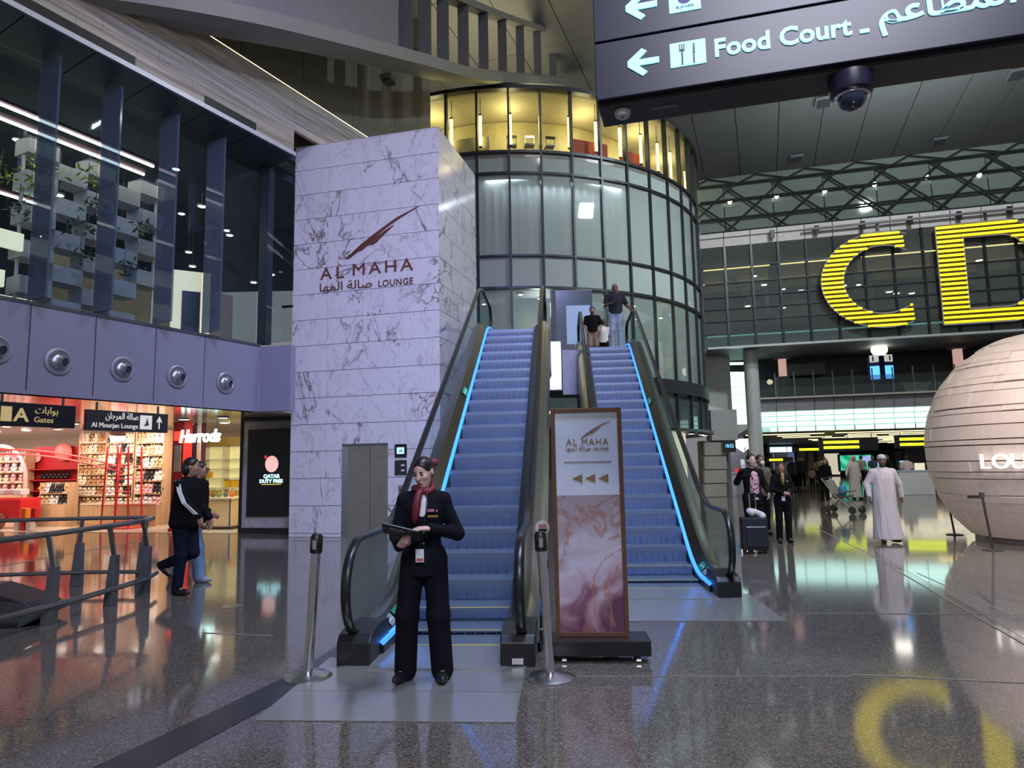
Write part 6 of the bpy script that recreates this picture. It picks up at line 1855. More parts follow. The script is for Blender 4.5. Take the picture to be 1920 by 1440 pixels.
# ------------------------------------------------------------------ curved guard rail round the floor opening
gr = thing('guard_rail', 'curved steel guard rail with twin posts round the floor opening', 'railing', (-5.2, 8.5, 0))
railm = mat('rail_steel', (.32, .32, .36), .25, .9)
blade = mat('rail_blade', (.16, .165, .19), .4, .6)
near = smooth_path([Vector(p) for p in ((-5.75, 4.4, 0), (-5.35, 6.1, 0), (-5.12, 7.2, 0), (-5.0, 8.4, 0), (-5.0, 9.3, 0), (-5.12, 9.85, 0))], 5)
far = smooth_path([Vector(p) for p in ((-5.12, 9.9, 0), (-5.5, 10.08, 0), (-6.3, 10.1, 0), (-7.6, 9.95, 0), (-9.2, 9.6, 0))], 5)
loc0 = Vector(gr.location)
for pth, tag_ in ((near, 0), (far, 1)):
    MB().tube([p + Vector((0, 0, .95)) - loc0 for p in pth], .032 if not tag_ else .028, 10).build('top_rail', railm, gr, 1)
    MB().tube([p + Vector((.10 if not tag_ else 0, 0 if not tag_ else -.08, .20)) - loc0 for p in pth], .032 if not tag_ else .028, 10).build('bumper_rail', railm, gr, 1)
def rpost(p, outv):
    p = Vector(p) - loc0; outv = Vector(outv)
    sd = Vector((-outv.y, outv.x, 0))
    b = MB()
    lo_ = p; hi_ = p + outv * .03 + Vector((0, 0, .60))
    vs = []
    for c_, w_, d_ in ((lo_, .075, .05), (hi_, .05, .035)):
        vs += [c_ + sd * (i * w_) + outv * (j * d_) for i, j in ((-1, -1), (1, -1), (1, 1), (-1, 1))]
    b.add(vs, [(0, 1, 2, 3), (7, 6, 5, 4), (0, 4, 5, 1), (1, 5, 6, 2), (2, 6, 7, 3), (3, 7, 4, 0)])
    b.build('post_blade', blade, gr, bevel=.006)
    MB().bar(hi_ - Vector((0, 0, .04)), p + Vector((0, 0, .93)) - outv * .02 + sd * -.05, .028, .05, (1, 0, 0)).build('post_arm', railm, gr)
for p, o_ in (((-5.02, 7.62, 0), (1, 0, 0)), ((-4.93, 8.6, 0), (1, 0, 0)), ((-5.0, 9.5, 0), (1, 0, 0)), ((-5.4, 6.2, 0), (1, -.2, 0))):
    rpost(p, o_)
for p, o_ in (((-6.3, 10.12, 0), (0, 1, 0)), ((-5.35, 10.08, 0), (0, 1, 0)), ((-7.9, 9.93, 0), (0, 1, 0))):
    rpost(p, o_)
# dark wedge block at the frame edge
q = onz(0, 1185)
t = thing('floor_wedge', 'dark angular metal block on the floor at the frame edge', 'block', (q.x - .25, q.y + .05, 0))
MB().prism([(-.7, 0, 0), (.32, .12, 0), (.52, .22, .10), (.32, .2, .24), (-.1, .1, .40), (-.7, 0, .42)], (-.1, .6, 0)).build('body', mat('wedge_dark', (.05, .052, .06), .35, .4), t, bevel=.01)
MB().prism([(-.7, -.004, .02), (.30, .10, .02), (.30, .10, .05), (-.7, -.004, .05)], (0, .02, 0)).build('skirt_line', black, t)

# ------------------------------------------------------------------ people: smooth blended volumes turned into one surface
def V3(p): return np.array(p, dtype=np.float32)


def prim_box(p):
    k = p[0]
    if k == 'cone':
        a, b, ra, rb = p[1:5]; r = max(ra, rb)
        return np.minimum(a, b) - r, np.maximum(a, b) + r
    if k == 'ell':
        r = np.max(p[2]); return p[1] - r, p[1] + r
    pr = p[1]
    return (np.array([(pr[:, 1] - pr[:, 3]).min(), (pr[:, 2] - pr[:, 4]).min(), pr[:, 0].min()]),
            np.array([(pr[:, 1] + pr[:, 3]).max(), (pr[:, 2] + pr[:, 4]).max(), pr[:, 0].max()]))


def prim_d(p, X, Y, Z):
    k = p[0]
    if k == 'cone':
        a, b, ra, rb = p[1:5]
        d = b - a; L2 = float(d @ d) + 1e-9
        t = np.clip(((X - a[0]) * d[0] + (Y - a[1]) * d[1] + (Z - a[2]) * d[2]) / L2, 0, 1)
        q = np.sqrt((X - a[0] - t * d[0]) ** 2 + (Y - a[1] - t * d[1]) ** 2 + (Z - a[2] - t * d[2]) ** 2)
        return q - (ra + (rb - ra) * t)
    if k == 'ell':
        c, r, M = p[1], p[2], p[3]
        x, y, z = X - c[0], Y - c[1], Z - c[2]
        if M is not None:
            x, y, z = M[0, 0] * x + M[1, 0] * y + M[2, 0] * z, M[0, 1] * x + M[1, 1] * y + M[2, 1] * z, M[0, 2] * x + M[1, 2] * y + M[2, 2] * z
        k0 = np.sqrt((x / r[0]) ** 2 + (y / r[1]) ** 2 + (z / r[2]) ** 2)
        k1 = np.sqrt((x / r[0] ** 2) ** 2 + (y / r[1] ** 2) ** 2 + (z / r[2] ** 2) ** 2) + 1e-6
        return k0 * (k0 - 1) / k1
    pr = p[1]
    z = np.clip(Z, pr[0, 0], pr[-1, 0])
    cx, cy, rx, ry = (np.interp(z, pr[:, 0], pr[:, i]) for i in (1, 2, 3, 4))
    x, y = X - cx, Y - cy
    k0 = np.sqrt((x / rx) ** 2 + (y / ry) ** 2)
    k1 = np.sqrt((x / rx ** 2) ** 2 + (y / ry ** 2) ** 2) + 1e-6
    d = np.where(k0 < 1e-4, -np.minimum(rx, ry), k0 * (k0 - 1) / k1)
    dz = np.maximum(pr[0, 0] - Z, Z - pr[-1, 0])
    return np.maximum(d, dz)


def polygonise(prims, h, cuts=()):
    """prims: (kind, ..., op, k) blended in order; cuts: half spaces as (axis, sign, value)"""
    los, his = zip(*[prim_box(p) for p in prims if p[-2] == '+'])
    lo = np.min(los, 0) - 2.5 * h; hi = np.max(his, 0) + 2.5 * h
    n = np.ceil((hi - lo) / h).astype(int) + 1
    ax = [(lo[i] + h * np.arange(n[i])).astype(np.float32) for i in range(3)]
    D = np.full(n, .2, np.float32)
    for p in prims:
        op, k = p[-2], p[-1]
        a, b = prim_box(p)
        i0 = np.clip(np.floor((a - .06 - k - lo) / h).astype(int), 0, n - 1); i1 = np.clip(np.ceil((b + .06 + k - lo) / h).astype(int) + 1, 1, n)
        if np.any(i1 <= i0): continue
        sl = tuple(slice(i0[i], i1[i]) for i in range(3))
        X, Y, Z = np.meshgrid(ax[0][sl[0]], ax[1][sl[1]], ax[2][sl[2]], indexing='ij', sparse=True)
        d = prim_d(p, X, Y, Z).astype(np.float32)
        C = D[sl]
        if op == '+':
            if k > 0:
                t = np.clip(.5 + .5 * (d - C) / k, 0, 1); D[sl] = d + (C - d) * t - k * t * (1 - t)
            else: D[sl] = np.minimum(C, d)
        else:
            if k > 0:
                t = np.clip(.5 - .5 * (C + d) / k, 0, 1); D[sl] = C + (-d - C) * t + k * t * (1 - t)
            else: D[sl] = np.maximum(C, -d)
    for a_, s_, v_ in cuts:
        shp = [1, 1, 1]; shp[a_] = -1
        D = np.maximum(D, (s_ * (ax[a_] - v_)).reshape(shp))
    I = D < 0
    c = [I[i:n[0] - 1 + i, j:n[1] - 1 + j, k:n[2] - 1 + k] for i in (0, 1) for j in (0, 1) for k in (0, 1)]
    cnt = sum(x.astype(np.int8) for x in c)
    act = np.argwhere((cnt > 0) & (cnt < 8))
    idx = np.full(n - 1, -1, np.int32)
    idx[act[:, 0], act[:, 1], act[:, 2]] = np.arange(len(act))
    P = np.zeros((len(act), 3), np.float32); C = np.zeros(len(act), np.float32)
    cor = [(i, j, k) for i in (0, 1) for j in (0, 1) for k in (0, 1)]
    for a in cor:
        for x in range(3):
            if a[x] == 0:
                b = list(a); b[x] = 1
                d0 = D[act[:, 0] + a[0], act[:, 1] + a[1], act[:, 2] + a[2]]; d1 = D[act[:, 0] + b[0], act[:, 1] + b[1], act[:, 2] + b[2]]
                m = (d0 < 0) != (d1 < 0)
                t = np.where(m, d0 / np.where(m, d0 - d1, 1), 0)
                q = np.repeat(np.array(a, np.float32)[None], len(act), 0); q[:, x] += t
                P += q * m[:, None]; C += m
    P = (P / C[:, None] + act) * h + lo
    F = []
    for x in range(3):
        sl0 = [slice(1, -1)] * 3; sl1 = [slice(1, -1)] * 3
        sl0[x] = slice(0, -1); sl1[x] = slice(1, None)
        m = I[tuple(sl0)] != I[tuple(sl1)]
        e = np.argwhere(m)
        if len(e) == 0: continue
        off = [1, 1, 1]; off[x] = 0
        e = e + np.array(off)
        y, z = (x + 1) % 3, (x + 2) % 3
        def g(dy, dz):
            q = e.copy(); q[:, y] += dy; q[:, z] += dz
            return idx[q[:, 0], q[:, 1], q[:, 2]]
        quad = np.stack([g(-1, -1), g(0, -1), g(0, 0), g(-1, 0)], 1)
        flip = ~I[e[:, 0], e[:, 1], e[:, 2]]
        quad[flip] = quad[flip][:, ::-1]
        F.append(quad)
    F = np.concatenate(F)
    return P, F[(F >= 0).all(1)]


def vol(name, prims, h, m, parent, cuts=(), scale=1.0):
    P, F = polygonise(prims, h, cuts)
    me = bpy.data.meshes.new(name)
    me.from_pydata((P * scale).tolist(), [], F.tolist())
    me.update()
    me.polygons.foreach_set('use_smooth', [True] * len(me.polygons))
    me.materials.append(m)
    return link(name, me, parent)


def cone(a, b, ra, rb, k=.02, op='+'): return ('cone', V3(a), V3(b), ra, rb, op, k)
def ell(c, r, M=None, k=.02, op='+'): return ('ell', V3(c), V3(r), M, op, k)
def prof(rows, k=.02, op='+'): return ('prof', np.array(rows, np.float32), op, k)


def hand(wr, d, n, side, curl=.35, s=1.0, k=.008):
    """wr wrist, d finger direction, n palm normal, side +1/-1 so that the thumb lies on side * (d x n)"""
    wr, d, n = V3(wr), V3(d), V3(n)
    d = d / np.linalg.norm(d); n = n - d * (n @ d); n = n / np.linalg.norm(n)
    t = np.cross(d, n) * side
    out = []
    for o_ in (.026, .009, -.009, -.025):
        out.append(cone(wr + t * o_ * .55 * s, wr + d * .085 * s + t * o_ * s, .017 * s, .013 * s, k))
    for o_, L in ((.028, .068), (.0095, .078), (-.0095, .072), (-.028, .055)):
        a = wr + d * .088 * s + t * o_ * s
        a1, a2 = curl, curl * 2.3
        f1 = d * math.cos(a1) + n * math.sin(a1); f2 = d * math.cos(a2) + n * math.sin(a2)
        b = a + f1 * L * .5 * s; c = b + f2 * L * .5 * s
        out += [cone(a, b, .0095 * s, .0085 * s, k * .6), cone(b, c, .0085 * s, .0072 * s, k * .6)]
    a = wr + d * .025 * s + t * .022 * s
    th = t * .75 + d * .6 + n * .35; th = th / np.linalg.norm(th)
    b = a + th * .04 * s; th2 = d * .85 + t * .25 + n * .45; th2 = th2 / np.linalg.norm(th2)
    out += [cone(a, b, .014 * s, .011 * s, k), cone(b, b + th2 * .034 * s, .0105 * s, .008 * s, k * .6)]
    return out


def rotm(yaw, pitch, roll=0.0):
    """yaw turns the face towards +x, pitch lowers it"""
    return np.array(Matrix.Rotation(yaw, 3, 'Z') @ Matrix.Rotation(pitch, 3, 'X') @ Matrix.Rotation(roll, 3, 'Y'), np.float32)


SK = {'light': mat('skin_light', (.70, .44, .38), .5, noise=.05, nscale=20), 'tan': mat('skin_tan', (.40, .21, .14), .5, noise=.05, nscale=20), 'brown': mat('skin_brown', (.22, .11, .075), .5, noise=.05, nscale=20)}
hair_b = mat('hair_black', (.012, .009, .009), .4, noise=.3, nscale=60)
hair_br = mat('hair_brown', (.045, .022, .014), .45, noise=.3, nscale=60)


def figure(label, loc, rz, h=1.7, pose=None, skin='tan', hair='short', hairm=None, top='jacket', topm=None, botm=None, shoem=None, bottom='trousers', res=.014, bulk=1.0,
           female=False, beard=False, head=(0, 0, 0), body_only_head=False, group=None, seated=False, hands=True):
    S = h / 1.70
    p = dict(pose or {})
    t = thing('person', label, 'person', loc, rz, group)
    lx, ly = p.get('lean', (0, 0))
    def L(z): return V3((lx * max(0, z - .95) / .6, ly * max(0, z - .95) / .6, 0))
    shw = (.165 if female else .19) * (bulk ** .5)
    J = {}
    for s, c in ((-1, 'R'), (1, 'L')):
        J['sh' + c] = V3(p.get('sh' + c, (s * shw * .94, .01, 1.362))) + L(1.385)
        J['el' + c] = V3(p.get('el' + c, (s * (shw + .05), .03, 1.11)))
        J['wr' + c] = V3(p.get('wr' + c, (s * (shw + .06), -.04, .87)))
        J['hd' + c] = V3(p.get('hd' + c, (0, -.12, -1)))
        J['hn' + c] = V3(p.get('hn' + c, (-s, 0, 0)))
        J['hi' + c] = V3(p.get('hi' + c, (s * .088, 0, .90)))
        J['kn' + c] = V3(p.get('kn' + c, (s * .095, -.015, .49)))
        J['an' + c] = V3(p.get('an' + c, (s * .10, .02, .085)))
        J['ft' + c] = V3(p.get('ft' + c, (s * .12, -1, 0)))
    M = rotm(*head)
    hc = V3((0, -.02, 1.585)) + L(1.585) + V3(p.get('hoff', (0, 0, 0)))
    def hp_(v): return hc + M @ V3(v)
    b = bulk
    # --- body
    B = [prof([(.86, 0, 0, .10 * b, .07 * b), (.97, 0, 0, .14 * b, .09 * b), (1.08, *(L(1.08)[:2]), .13 * b, .095 * b), (1.25, *(L(1.25)[:2]), .15 * b, .105 * b), (1.36, *(L(1.36)[:2]), .15, .085), (1.43, *(L(1.43)[:2]), .07, .06)], .02)]
    B += [cone(V3((0, .012, 1.39)) + L(1.39), hc + V3((0, .015, -.05)), .056 if not female else .048, .05 if not female else .043, .03)]
    B += [ell(hp_((0, .012, .028)), (.073, .091, .084), M, .02), ell(hp_((0, -.022, -.035)), (.058, .066, .078), M, .03), ell(hp_((0, -.055, -.088)), (.027, .026, .022), M, .03),
          cone(hp_((0, -.083, .012)), hp_((0, -.105, -.026)), .008, .0125, .014), ell(hp_((0, -.082, -.062)), (.02, .012, .01), M, .012),
          ell(hp_((.034, -.066, -.02)), (.022, .02, .02), M, .02), ell(hp_((-.034, -.066, -.02)), (.022, .02, .02), M, .02)]
    for s in (-1, 1):
        B += [ell(hp_((s * .074, .01, -.008)), (.009, .02, .031), M, .008), ell(hp_((s * .030, -.094, .008)), (.018, .012, .010), M, .012, '-')]
    for c, s in (('R', -1), ('L', 1)):
        B += [cone(J['sh' + c], J['el' + c], .048 * b, .038 * b, .02), cone(J['el' + c], J['wr' + c], .038 * b, .026, .02)]
        if hands:
            B += hand(J['wr' + c], J['hd' + c], J['hn' + c], s * p.get('thumb' + c, 1), p.get('curl' + c, .35), 1.0 if not female else .93)
        B += [cone(J['hi' + c], J['kn' + c], .075, .05, .03), cone(J['kn' + c], J['an' + c], .048, .034, .02), cone(J['an' + c], J['an' + c] + J['ft' + c] / np.linalg.norm(J['ft' + c]) * .12 + V3((0, 0, -.045)), .036, .028, .02)]
    vol('body', B, res, SK[skin], t, scale=S)
    sk = SK[skin]
    # --- face details
    Mm = Matrix([[float(x) for x in r] for r in M])
    def small(nm, c, r, m):
        return MB().ell([float(x) * S for x in hp_(c)], [x * S for x in r], 10, 6, Mm).build(nm, m, t, 'all')
    for s in (-1, 1):
        small('eye', (s * .030, -.0835, .006), (.0135, .006, .0065), mat('eye_dark', (.02, .015, .015), .2))
        small('eyebrow', (s * .031, -.0885, .028), (.02, .006, .004), hair_b)
    small('lips', (0, -.0925, -.062), (.022, .006, .0075), mat('lip_red', (.30, .06, .06), .4) if female else mat('lip_brown', (.25, .10, .08), .5))
    # --- hair or cap
    hm = hairm or hair_b
    face_cut = ell(hp_((0, -.095, -.022)), (.070, .078, .102), M, .012, '-')
    if hair == 'short':
        H = [ell(hp_((0, .018, .042)), (.081, .096, .082), M, .02), ell(hp_((0, .05, -.01)), (.072, .06, .075), M, .02), face_cut]
        vol('hair', H, min(res, .011), hm, t, scale=S)
    elif hair == 'bun':
        H = [ell(hp_((0, .016, .036)), (.078, .098, .084), M, .02), ell(hp_((0, .04, -.01)), (.07, .07, .07), M, .02), ell(hp_((0, .115, .0)), (.045, .04, .042), M, .015), face_cut]
        vol('hair', H, min(res, .009), hm, t, scale=S)
    elif hair == 'long':
        H = [ell(hp_((0, .02, .04)), (.083, .1, .084), M, .02), face_cut, cone(hp_((.06, .03, .0)), V3(hc) + V3((.085, .05, -.24)), .04, .03, .02), cone(hp_((-.06, .03, .0)), V3(hc) + V3((-.085, .05, -.24)), .04, .03, .02),
             cone(hp_((0, .06, 0)), V3(hc) + V3((0, .09, -.25)), .06, .05, .03), ell(hp_((0, -.085, -.045)), (.062, .075, .098), M, .01, '-')]
        vol('hair', H, min(res, .011), hm, t, scale=S)
    elif hair == 'cap':
        H = [ell(hp_((0, .012, .055)), (.084, .10, .075), M, .01), ell(hp_((0, -.06, -.06)), (.12, .16, .10), M, .0, '-')]
        vol('cap', H, min(res, .010), hm, t, scale=S)
        vol('hair', [ell(hp_((0, .04, .0)), (.077, .07, .06), M, .02), face_cut], .011, hair_b, t, scale=S)
    elif hair == 'ghutra':
        H = [ell(hp_((0, .016, .045)), (.09, .106, .085), M, .02), cone(hp_((.06, .05, .0)), hc + V3((.12, .06, -.27)), .05, .06, .03), cone(hp_((-.06, .05, .0)), hc + V3((-.12, .06, -.27)), .05, .06, .03), cone(hp_((0, .07, 0)), hc + V3((0, .11, -.3)), .07, .09, .03),
             ell(hp_((0, -.085, -.045)), (.07, .085, .105), M, .01, '-')]
        vol('headcloth', H, .013, hm, t, scale=S)
    elif hair == 'fringe':
        vol('hair', [ell(hp_((0, .03, .0)), (.078, .078, .06), M, .02), ell(hp_((0, -.085, -.045)), (.068, .085, .11), M, .01, '-'), ell(hp_((0, -.03, .09)), (.09, .12, .06), M, .01, '-')], .010, hair_b, t, scale=S)
    if beard:
        vol('beard', [ell(hp_((0, -.045, -.088)), (.05, .046, .04), M, .02), ell(hp_((0, -.088, -.052)), (.03, .012, .008), M, .01), ell(hp_((0, -.1, -.064)), (.018, .02, .006), M, .004, '-')], .009, hair_b, t, scale=S)
    # --- trousers or none
    if bottom in ('trousers', 'wide', 'shorts'):
        kr, ar = {'trousers': (.072, .062), 'wide': (.088, .085), 'shorts': (.085, .085)}[bottom]
        T = [ell((0, .005, .95), (.165 * b, .122 * b, .13), None, .03)]
        for c in 'RL':
            if bottom == 'shorts':
                q = J['hi' + c] + (J['kn' + c] - J['hi' + c]) * .92
                T.append(cone(J['hi' + c], q, .10 * b, kr, .04))
            else:
                T += [cone(J['hi' + c], J['kn' + c], .098 * b, kr, .045), cone(J['kn' + c], J['an' + c] + V3((0, .0, -.015)), kr, ar, .03)]
        vol('trousers', T, res, botm, t, cuts=[(2, 1, 1.03)], scale=S)
    # --- shoes
    for c in 'RL':
        f = J['ft' + c] / np.linalg.norm(J['ft' + c])
        a = J['an' + c]
        up = V3((0, 0, 1)); sd = np.cross(f, up); sd /= np.linalg.norm(sd) + 1e-6; u2 = np.cross(sd, f)
        Ms = np.stack([sd, f, u2], 1)
        ctr = a + f * .055 - u2 * .045
        vol('shoe', [ell(ctr, (.045, .135, .045), Ms, .01), ell(a + f * .0 - u2 * .035, (.042, .06, .055), Ms, .02)], min(res, .011), shoem or black, t, cuts=[(2, -1, float(a[2]) - .084)] if abs(f[2]) < .2 else (), scale=S)
    # --- upper garment
    if top:
        W = 1.0 if not female else .92
        if top in ('jacket', 'cardigan', 'track'):
            rows = [(.79, 0, 0, .182, .138), (.90, 0, 0, .180, .136), (1.06, 0, 0, .150, .115), (1.20, 0, 0, .166, .128), (1.31, 0, 0, .176, .122), (1.385, 0, 0, .150, .098), (1.44, 0, 0, .085, .075)]
            if top == 'track': rows = [(.82, 0, 0, .18, .14), (.88, 0, 0, .20, .155), (1.06, 0, 0, .19, .145), (1.20, 0, 0, .19, .14), (1.31, 0, 0, .185, .13), (1.385, 0, 0, .155, .105), (1.46, 0, 0, .08, .078)]
        elif top == 'tee':
            rows = [(.90, 0, 0, .175, .135), (1.06, 0, 0, .165, .128), (1.20, 0, 0, .17, .13), (1.31, 0, 0, .178, .122), (1.385, 0, 0, .152, .098), (1.44, 0, 0, .075, .07)]
        else:
            rows = [(.075, 0, 0, .25, .20), (.35, 0, 0, .225, .18), (.7, 0, 0, .20, .16), (.95, 0, 0, .195, .155), (1.1, 0, 0, .19, .15), (1.25, 0, 0, .19, .142), (1.34, 0, 0, .178, .12), (1.39, 0, 0, .15, .098), (1.455, 0, 0, .07, .068)]
            if 'hem' in p: 
                rows[0] = (.075, *p['hem'], .25, .20); rows[1] = (.35, p['hem'][0] * .5, p['hem'][1] * .5, .225, .18)
        rows = [(z, cx + L(z)[0], cy + L(z)[1], rx * W * b, ry * (b if not female else .96 * b)) for z, cx, cy, rx, ry in rows]
        C = [prof(rows, .02)]
        for c in 'RL':
            q = J['sh' + c]
            C.append(cone(V3((0, .02, 1.425)) + L(1.42), q + V3((0, 0, .012)), .045, .05, .03))
            fat = 1.0 if top != 'robe' else 1.08
            C.append(cone(q, J['el' + c], .060 * fat * (.9 if female else 1), .055 * fat, .045) if top != 'tee' else cone(q, q + (J['el' + c] - q) * .72, .07, .062, .04))
            if top != 'tee': C.append(cone(J['el' + c], J['el' + c] + (J['wr' + c] - J['el' + c]) * .95, .054 * fat, .042 * fat, .02))
        cuts = [(2, -1, float(rows[0][0]))]
        if top == 'jacket': C.append(ell(V3((0, -.15, 1.36)) + L(1.36), (.05, .09, .13), None, .006, '-'))
        if top == 'cardigan': C.append(ell((0, -.24, 1.1), (.13, .20, .46), None, .006, '-'))
        vol({'jacket': 'jacket', 'cardigan': 'cardigan', 'track': 'track_jacket', 'tee': 'shirt', 'robe': 'robe'}[top], C, res, topm, t, cuts=cuts, scale=S)
        if top in ('jacket', 'cardigan'):
            um = p.get('under', white_m)
            ur = [(.88, 0, -.005, .14, .115), (1.08, *(L(1.08)[:2]), .135, .104), (1.25, *(L(1.25)[:2]), .15, .118), (1.36, *(L(1.36)[:2]), .14, .098), (1.43, *(L(1.43)[:2]), .068, .064)]
            vol('blouse', [prof([(z, x, y, rx * b * (.94 if female else 1), ry * b) for z, x, y, rx, ry in ur], .01)], res, um, t, scale=S)
    return t, J, hp_, S


def onbody(t, mb, nm, m, smooth=False, bevel=0.0): return mb.build(nm, m, t, smooth, bevel)


navy_suit = mat('navy_suit', (.008, .008, .014), .85, spec=.12)
maroon = mat('maroon_scarf', (.16, .012, .03), .6, noise=.3, nscale=30)
# --- the woman with the tablet, nearest of all
pos = Vector((-.70, 5.40, 0.0075))
t, J, hp_, S = figure('woman in a dark navy suit and maroon scarf typing on a tablet', pos, 0.0, 1.665,
    dict(elR=(-.215, .0, 1.09), wrR=(-.15, -.265, 1.035), hdR=(.45, -.50, .45), hnR=(.1, .5, .8), curlR=.35, thumbR=1,
         elL=(.262, .015, 1.10), wrL=(.075, -.255, 1.165), hdL=(-.85, -.28, .02), hnL=(-.15, .15, -.95), curlL=.30, thumbL=-1,
         knR=(-.13, -.02, .49), anR=(-.15, .02, .085), ftR=(-.35, -1, 0), knL=(.11, -.02, .49), anL=(.135, .02, .085), ftL=(.1, -1, 0), lean=(0.0, -.01), under=mat('white_blouse', (.75, .74, .76), .6)),
    'light', 'bun', hair_b, 'jacket', navy_suit, navy_suit, black, 'wide', .0075, .96, True, head=(R(-20), R(20), R(-4)))
# scarf, bow, badges, lanyard
sc = MB()
hcv = Vector((0, -.015, 1.46)) * S
sc.tube([hcv + Vector((.072 * math.cos(a_ * 2 * math.pi / 16), .062 * math.sin(a_ * 2 * math.pi / 16), .012 * math.sin(a_ * 4 * math.pi / 16) - .02 * math.cos((a_ * 2 * math.pi / 16) + 1.57))) for a_ in range(16)], .026, 8, True)
sc.build('scarf', maroon, t, 'all')
tail = MB().tube([hcv + Vector(v) for v in ((-.005, -.075, -.01), (-.025, -.125, -.05), (-.035, -.135, -.12), (-.045, -.135, -.20), (-.05, -.13, -.255))], [.022, .028, .032, .03, .02], 8)
tail.build('scarf_tail', maroon, t, 'all')
hb = [float(x) * S for x in hp_((.03, .125, .03))]
MB().ell(hb, (.05, .02, .035), 10, 6).build('hair_bow', maroon, t, 'all')
gold_b = mat('gold_badge', (.55, .36, .10), .3, .8)
MB().box((.085, -.146, 1.222), (.075, .008, .016), R(8)).build('name_badge', gold_b, t)
MB().box((.07, -.140, 1.265), (.05, .006, .022), R(8)).build('ribbon_badge', mat('badge_pink2', (.45, .15, .25), .5), t)
MB().lathe([(.001, 0), (.008, 0), (.008, .004), (.001, .004)], 10, (.115, -.140, 1.262), Matrix.Rotation(R(90), 3, 'X')).build('pin', chrome, t)
MB().tube([(.04, -.115, 1.40), (.035, -.150, 1.25), (.01, -.155, 1.1), (-.01, -.155, .99)], .004, 5).build('lanyard', black, t)
MB().box((-.012, -.158, .935), (.062, .004, .095)).build('id_card', mat('card_white', (.72, .74, .78), .4), t)
MB().box((-.012, -.161, .905), (.05, .002, .02)).build('card_print', mat('card_red', (.5, .12, .1), .4), t)
for z in (1.10, 1.02): MB().lathe([(.001, 0), (.009, 0), (.009, .005), (.001, .006)], 10, (.012, -.128, z), Matrix.Rotation(R(90), 3, 'X')).build('button', gold_b, t)
# tablet held in the hand
tb = thing('tablet', 'black tablet held by the woman in the navy suit', 'tablet', Vector(pos) + Vector((-.125, -.335, 1.128)))
Mt = (Matrix.Rotation(R(14), 3, 'Y') @ Matrix.Rotation(R(-26), 3, 'X'))
def tbox(c, s, nm, m, bev=0.0):
    mb = MB().box((0, 0, 0), s); mb.v = [tuple(Mt @ (Vector(v) + Vector(c))) for v in mb.v]
    return mb.build(nm, m, tb, False, bev)
tbox((0, 0, 0), (.27, .19, .012), 'cover', black, .004)
tbox((0, .002, .008), (.25, .172, .004), 'screen', mat('tablet_screen', (.02, .03, .05), .15))
tbox((-.02, -.03, -.016), (.12, .09, .022), 'hand_strap', mat('strap_black', (.02, .02, .02), .7), .006)

# --- man in the black track jacket walking along the rail
px = onz(345, 1114)
blackcloth = mat('black_cloth', (.008, .008, .009), .9, spec=.12)
t, J, hp_, S = figure('man in a black track jacket with white sleeve stripes walking past the rail', (px.x - .02, px.y, 0), R(82), 1.78,
    dict(knR=(-.09, -.02, .49), anR=(-.09, .02, .085), ftR=(-.05, -1, 0), knL=(.09, -.07, .50), anL=(.10, .34, .36), ftL=(.0, -.75, -.66), elR=(-.25, -.17, 1.14), wrR=(-.20, -.33, .97), elL=(.24, -.06, 1.10), wrL=(.23, -.2, .92), lean=(0, -.05)),
    'tan', 'short', hair_b, 'track', blackcloth, mat('dark_jeans', (.008, .010, .024), .85, spec=.15), black, 'trousers', .013, 1.12, head=(R(15), R(4), 0))
st_ = MB()
for k, dx in enumerate((0, .022, .044)):
    MB().tube([(-.215 * S, (-.02 + dx - .022) * S, 1.42 * S), (-.275 * S, (-.09 + dx - .022) * S, 1.28 * S), (-.31 * S, (-.18 + dx - .022) * S, 1.14 * S), (-.255 * S, (-.31 + dx - .02) * S, 1.0 * S)], .009, 6).build('sleeve_stripe', white_m, t)
vol('hood_hair', [ell(hp_((0, .055, -.03)), (.085, .07, .10), None, .01)], .012, hair_b, t, scale=S)
# --- second walker behind him
px = onz(375, 1090)
t, J, hp_, S = figure('person in pale blue jeans walking behind the black track jacket', (px.x - .10, px.y, 0), R(85), 1.74,
    dict(knR=(-.09, -.10, .49), anR=(-.09, -.14, .085), ftR=(-.02, -1, 0), knL=(.09, .12, .49), anL=(.09, .36, .12), ftL=(0, -1, -.25), elR=(-.24, -.13, 1.14), wrR=(-.27, -.36, .99), hdR=(0, -.8, -.5), lean=(0, -.04)),
    'tan', 'short', hair_b, 'track', blackcloth, mat('pale_jeans', (.18, .26, .40), .8, noise=.2, nscale=8), mat('grey_trainer', (.35, .36, .38), .6), 'wide', .013, 1.05, head=(R(10), R(3), 0))
for s in (-1, 1):
    c_ = [float(v) * S for v in hp_((s * .031, -.098, .006))]
    MB().lathe([(.014, -.002), (.02, 0), (.014, .002)], 14, c_, Matrix.Rotation(R(90), 3, 'X')).build('glasses_rim', black, t)

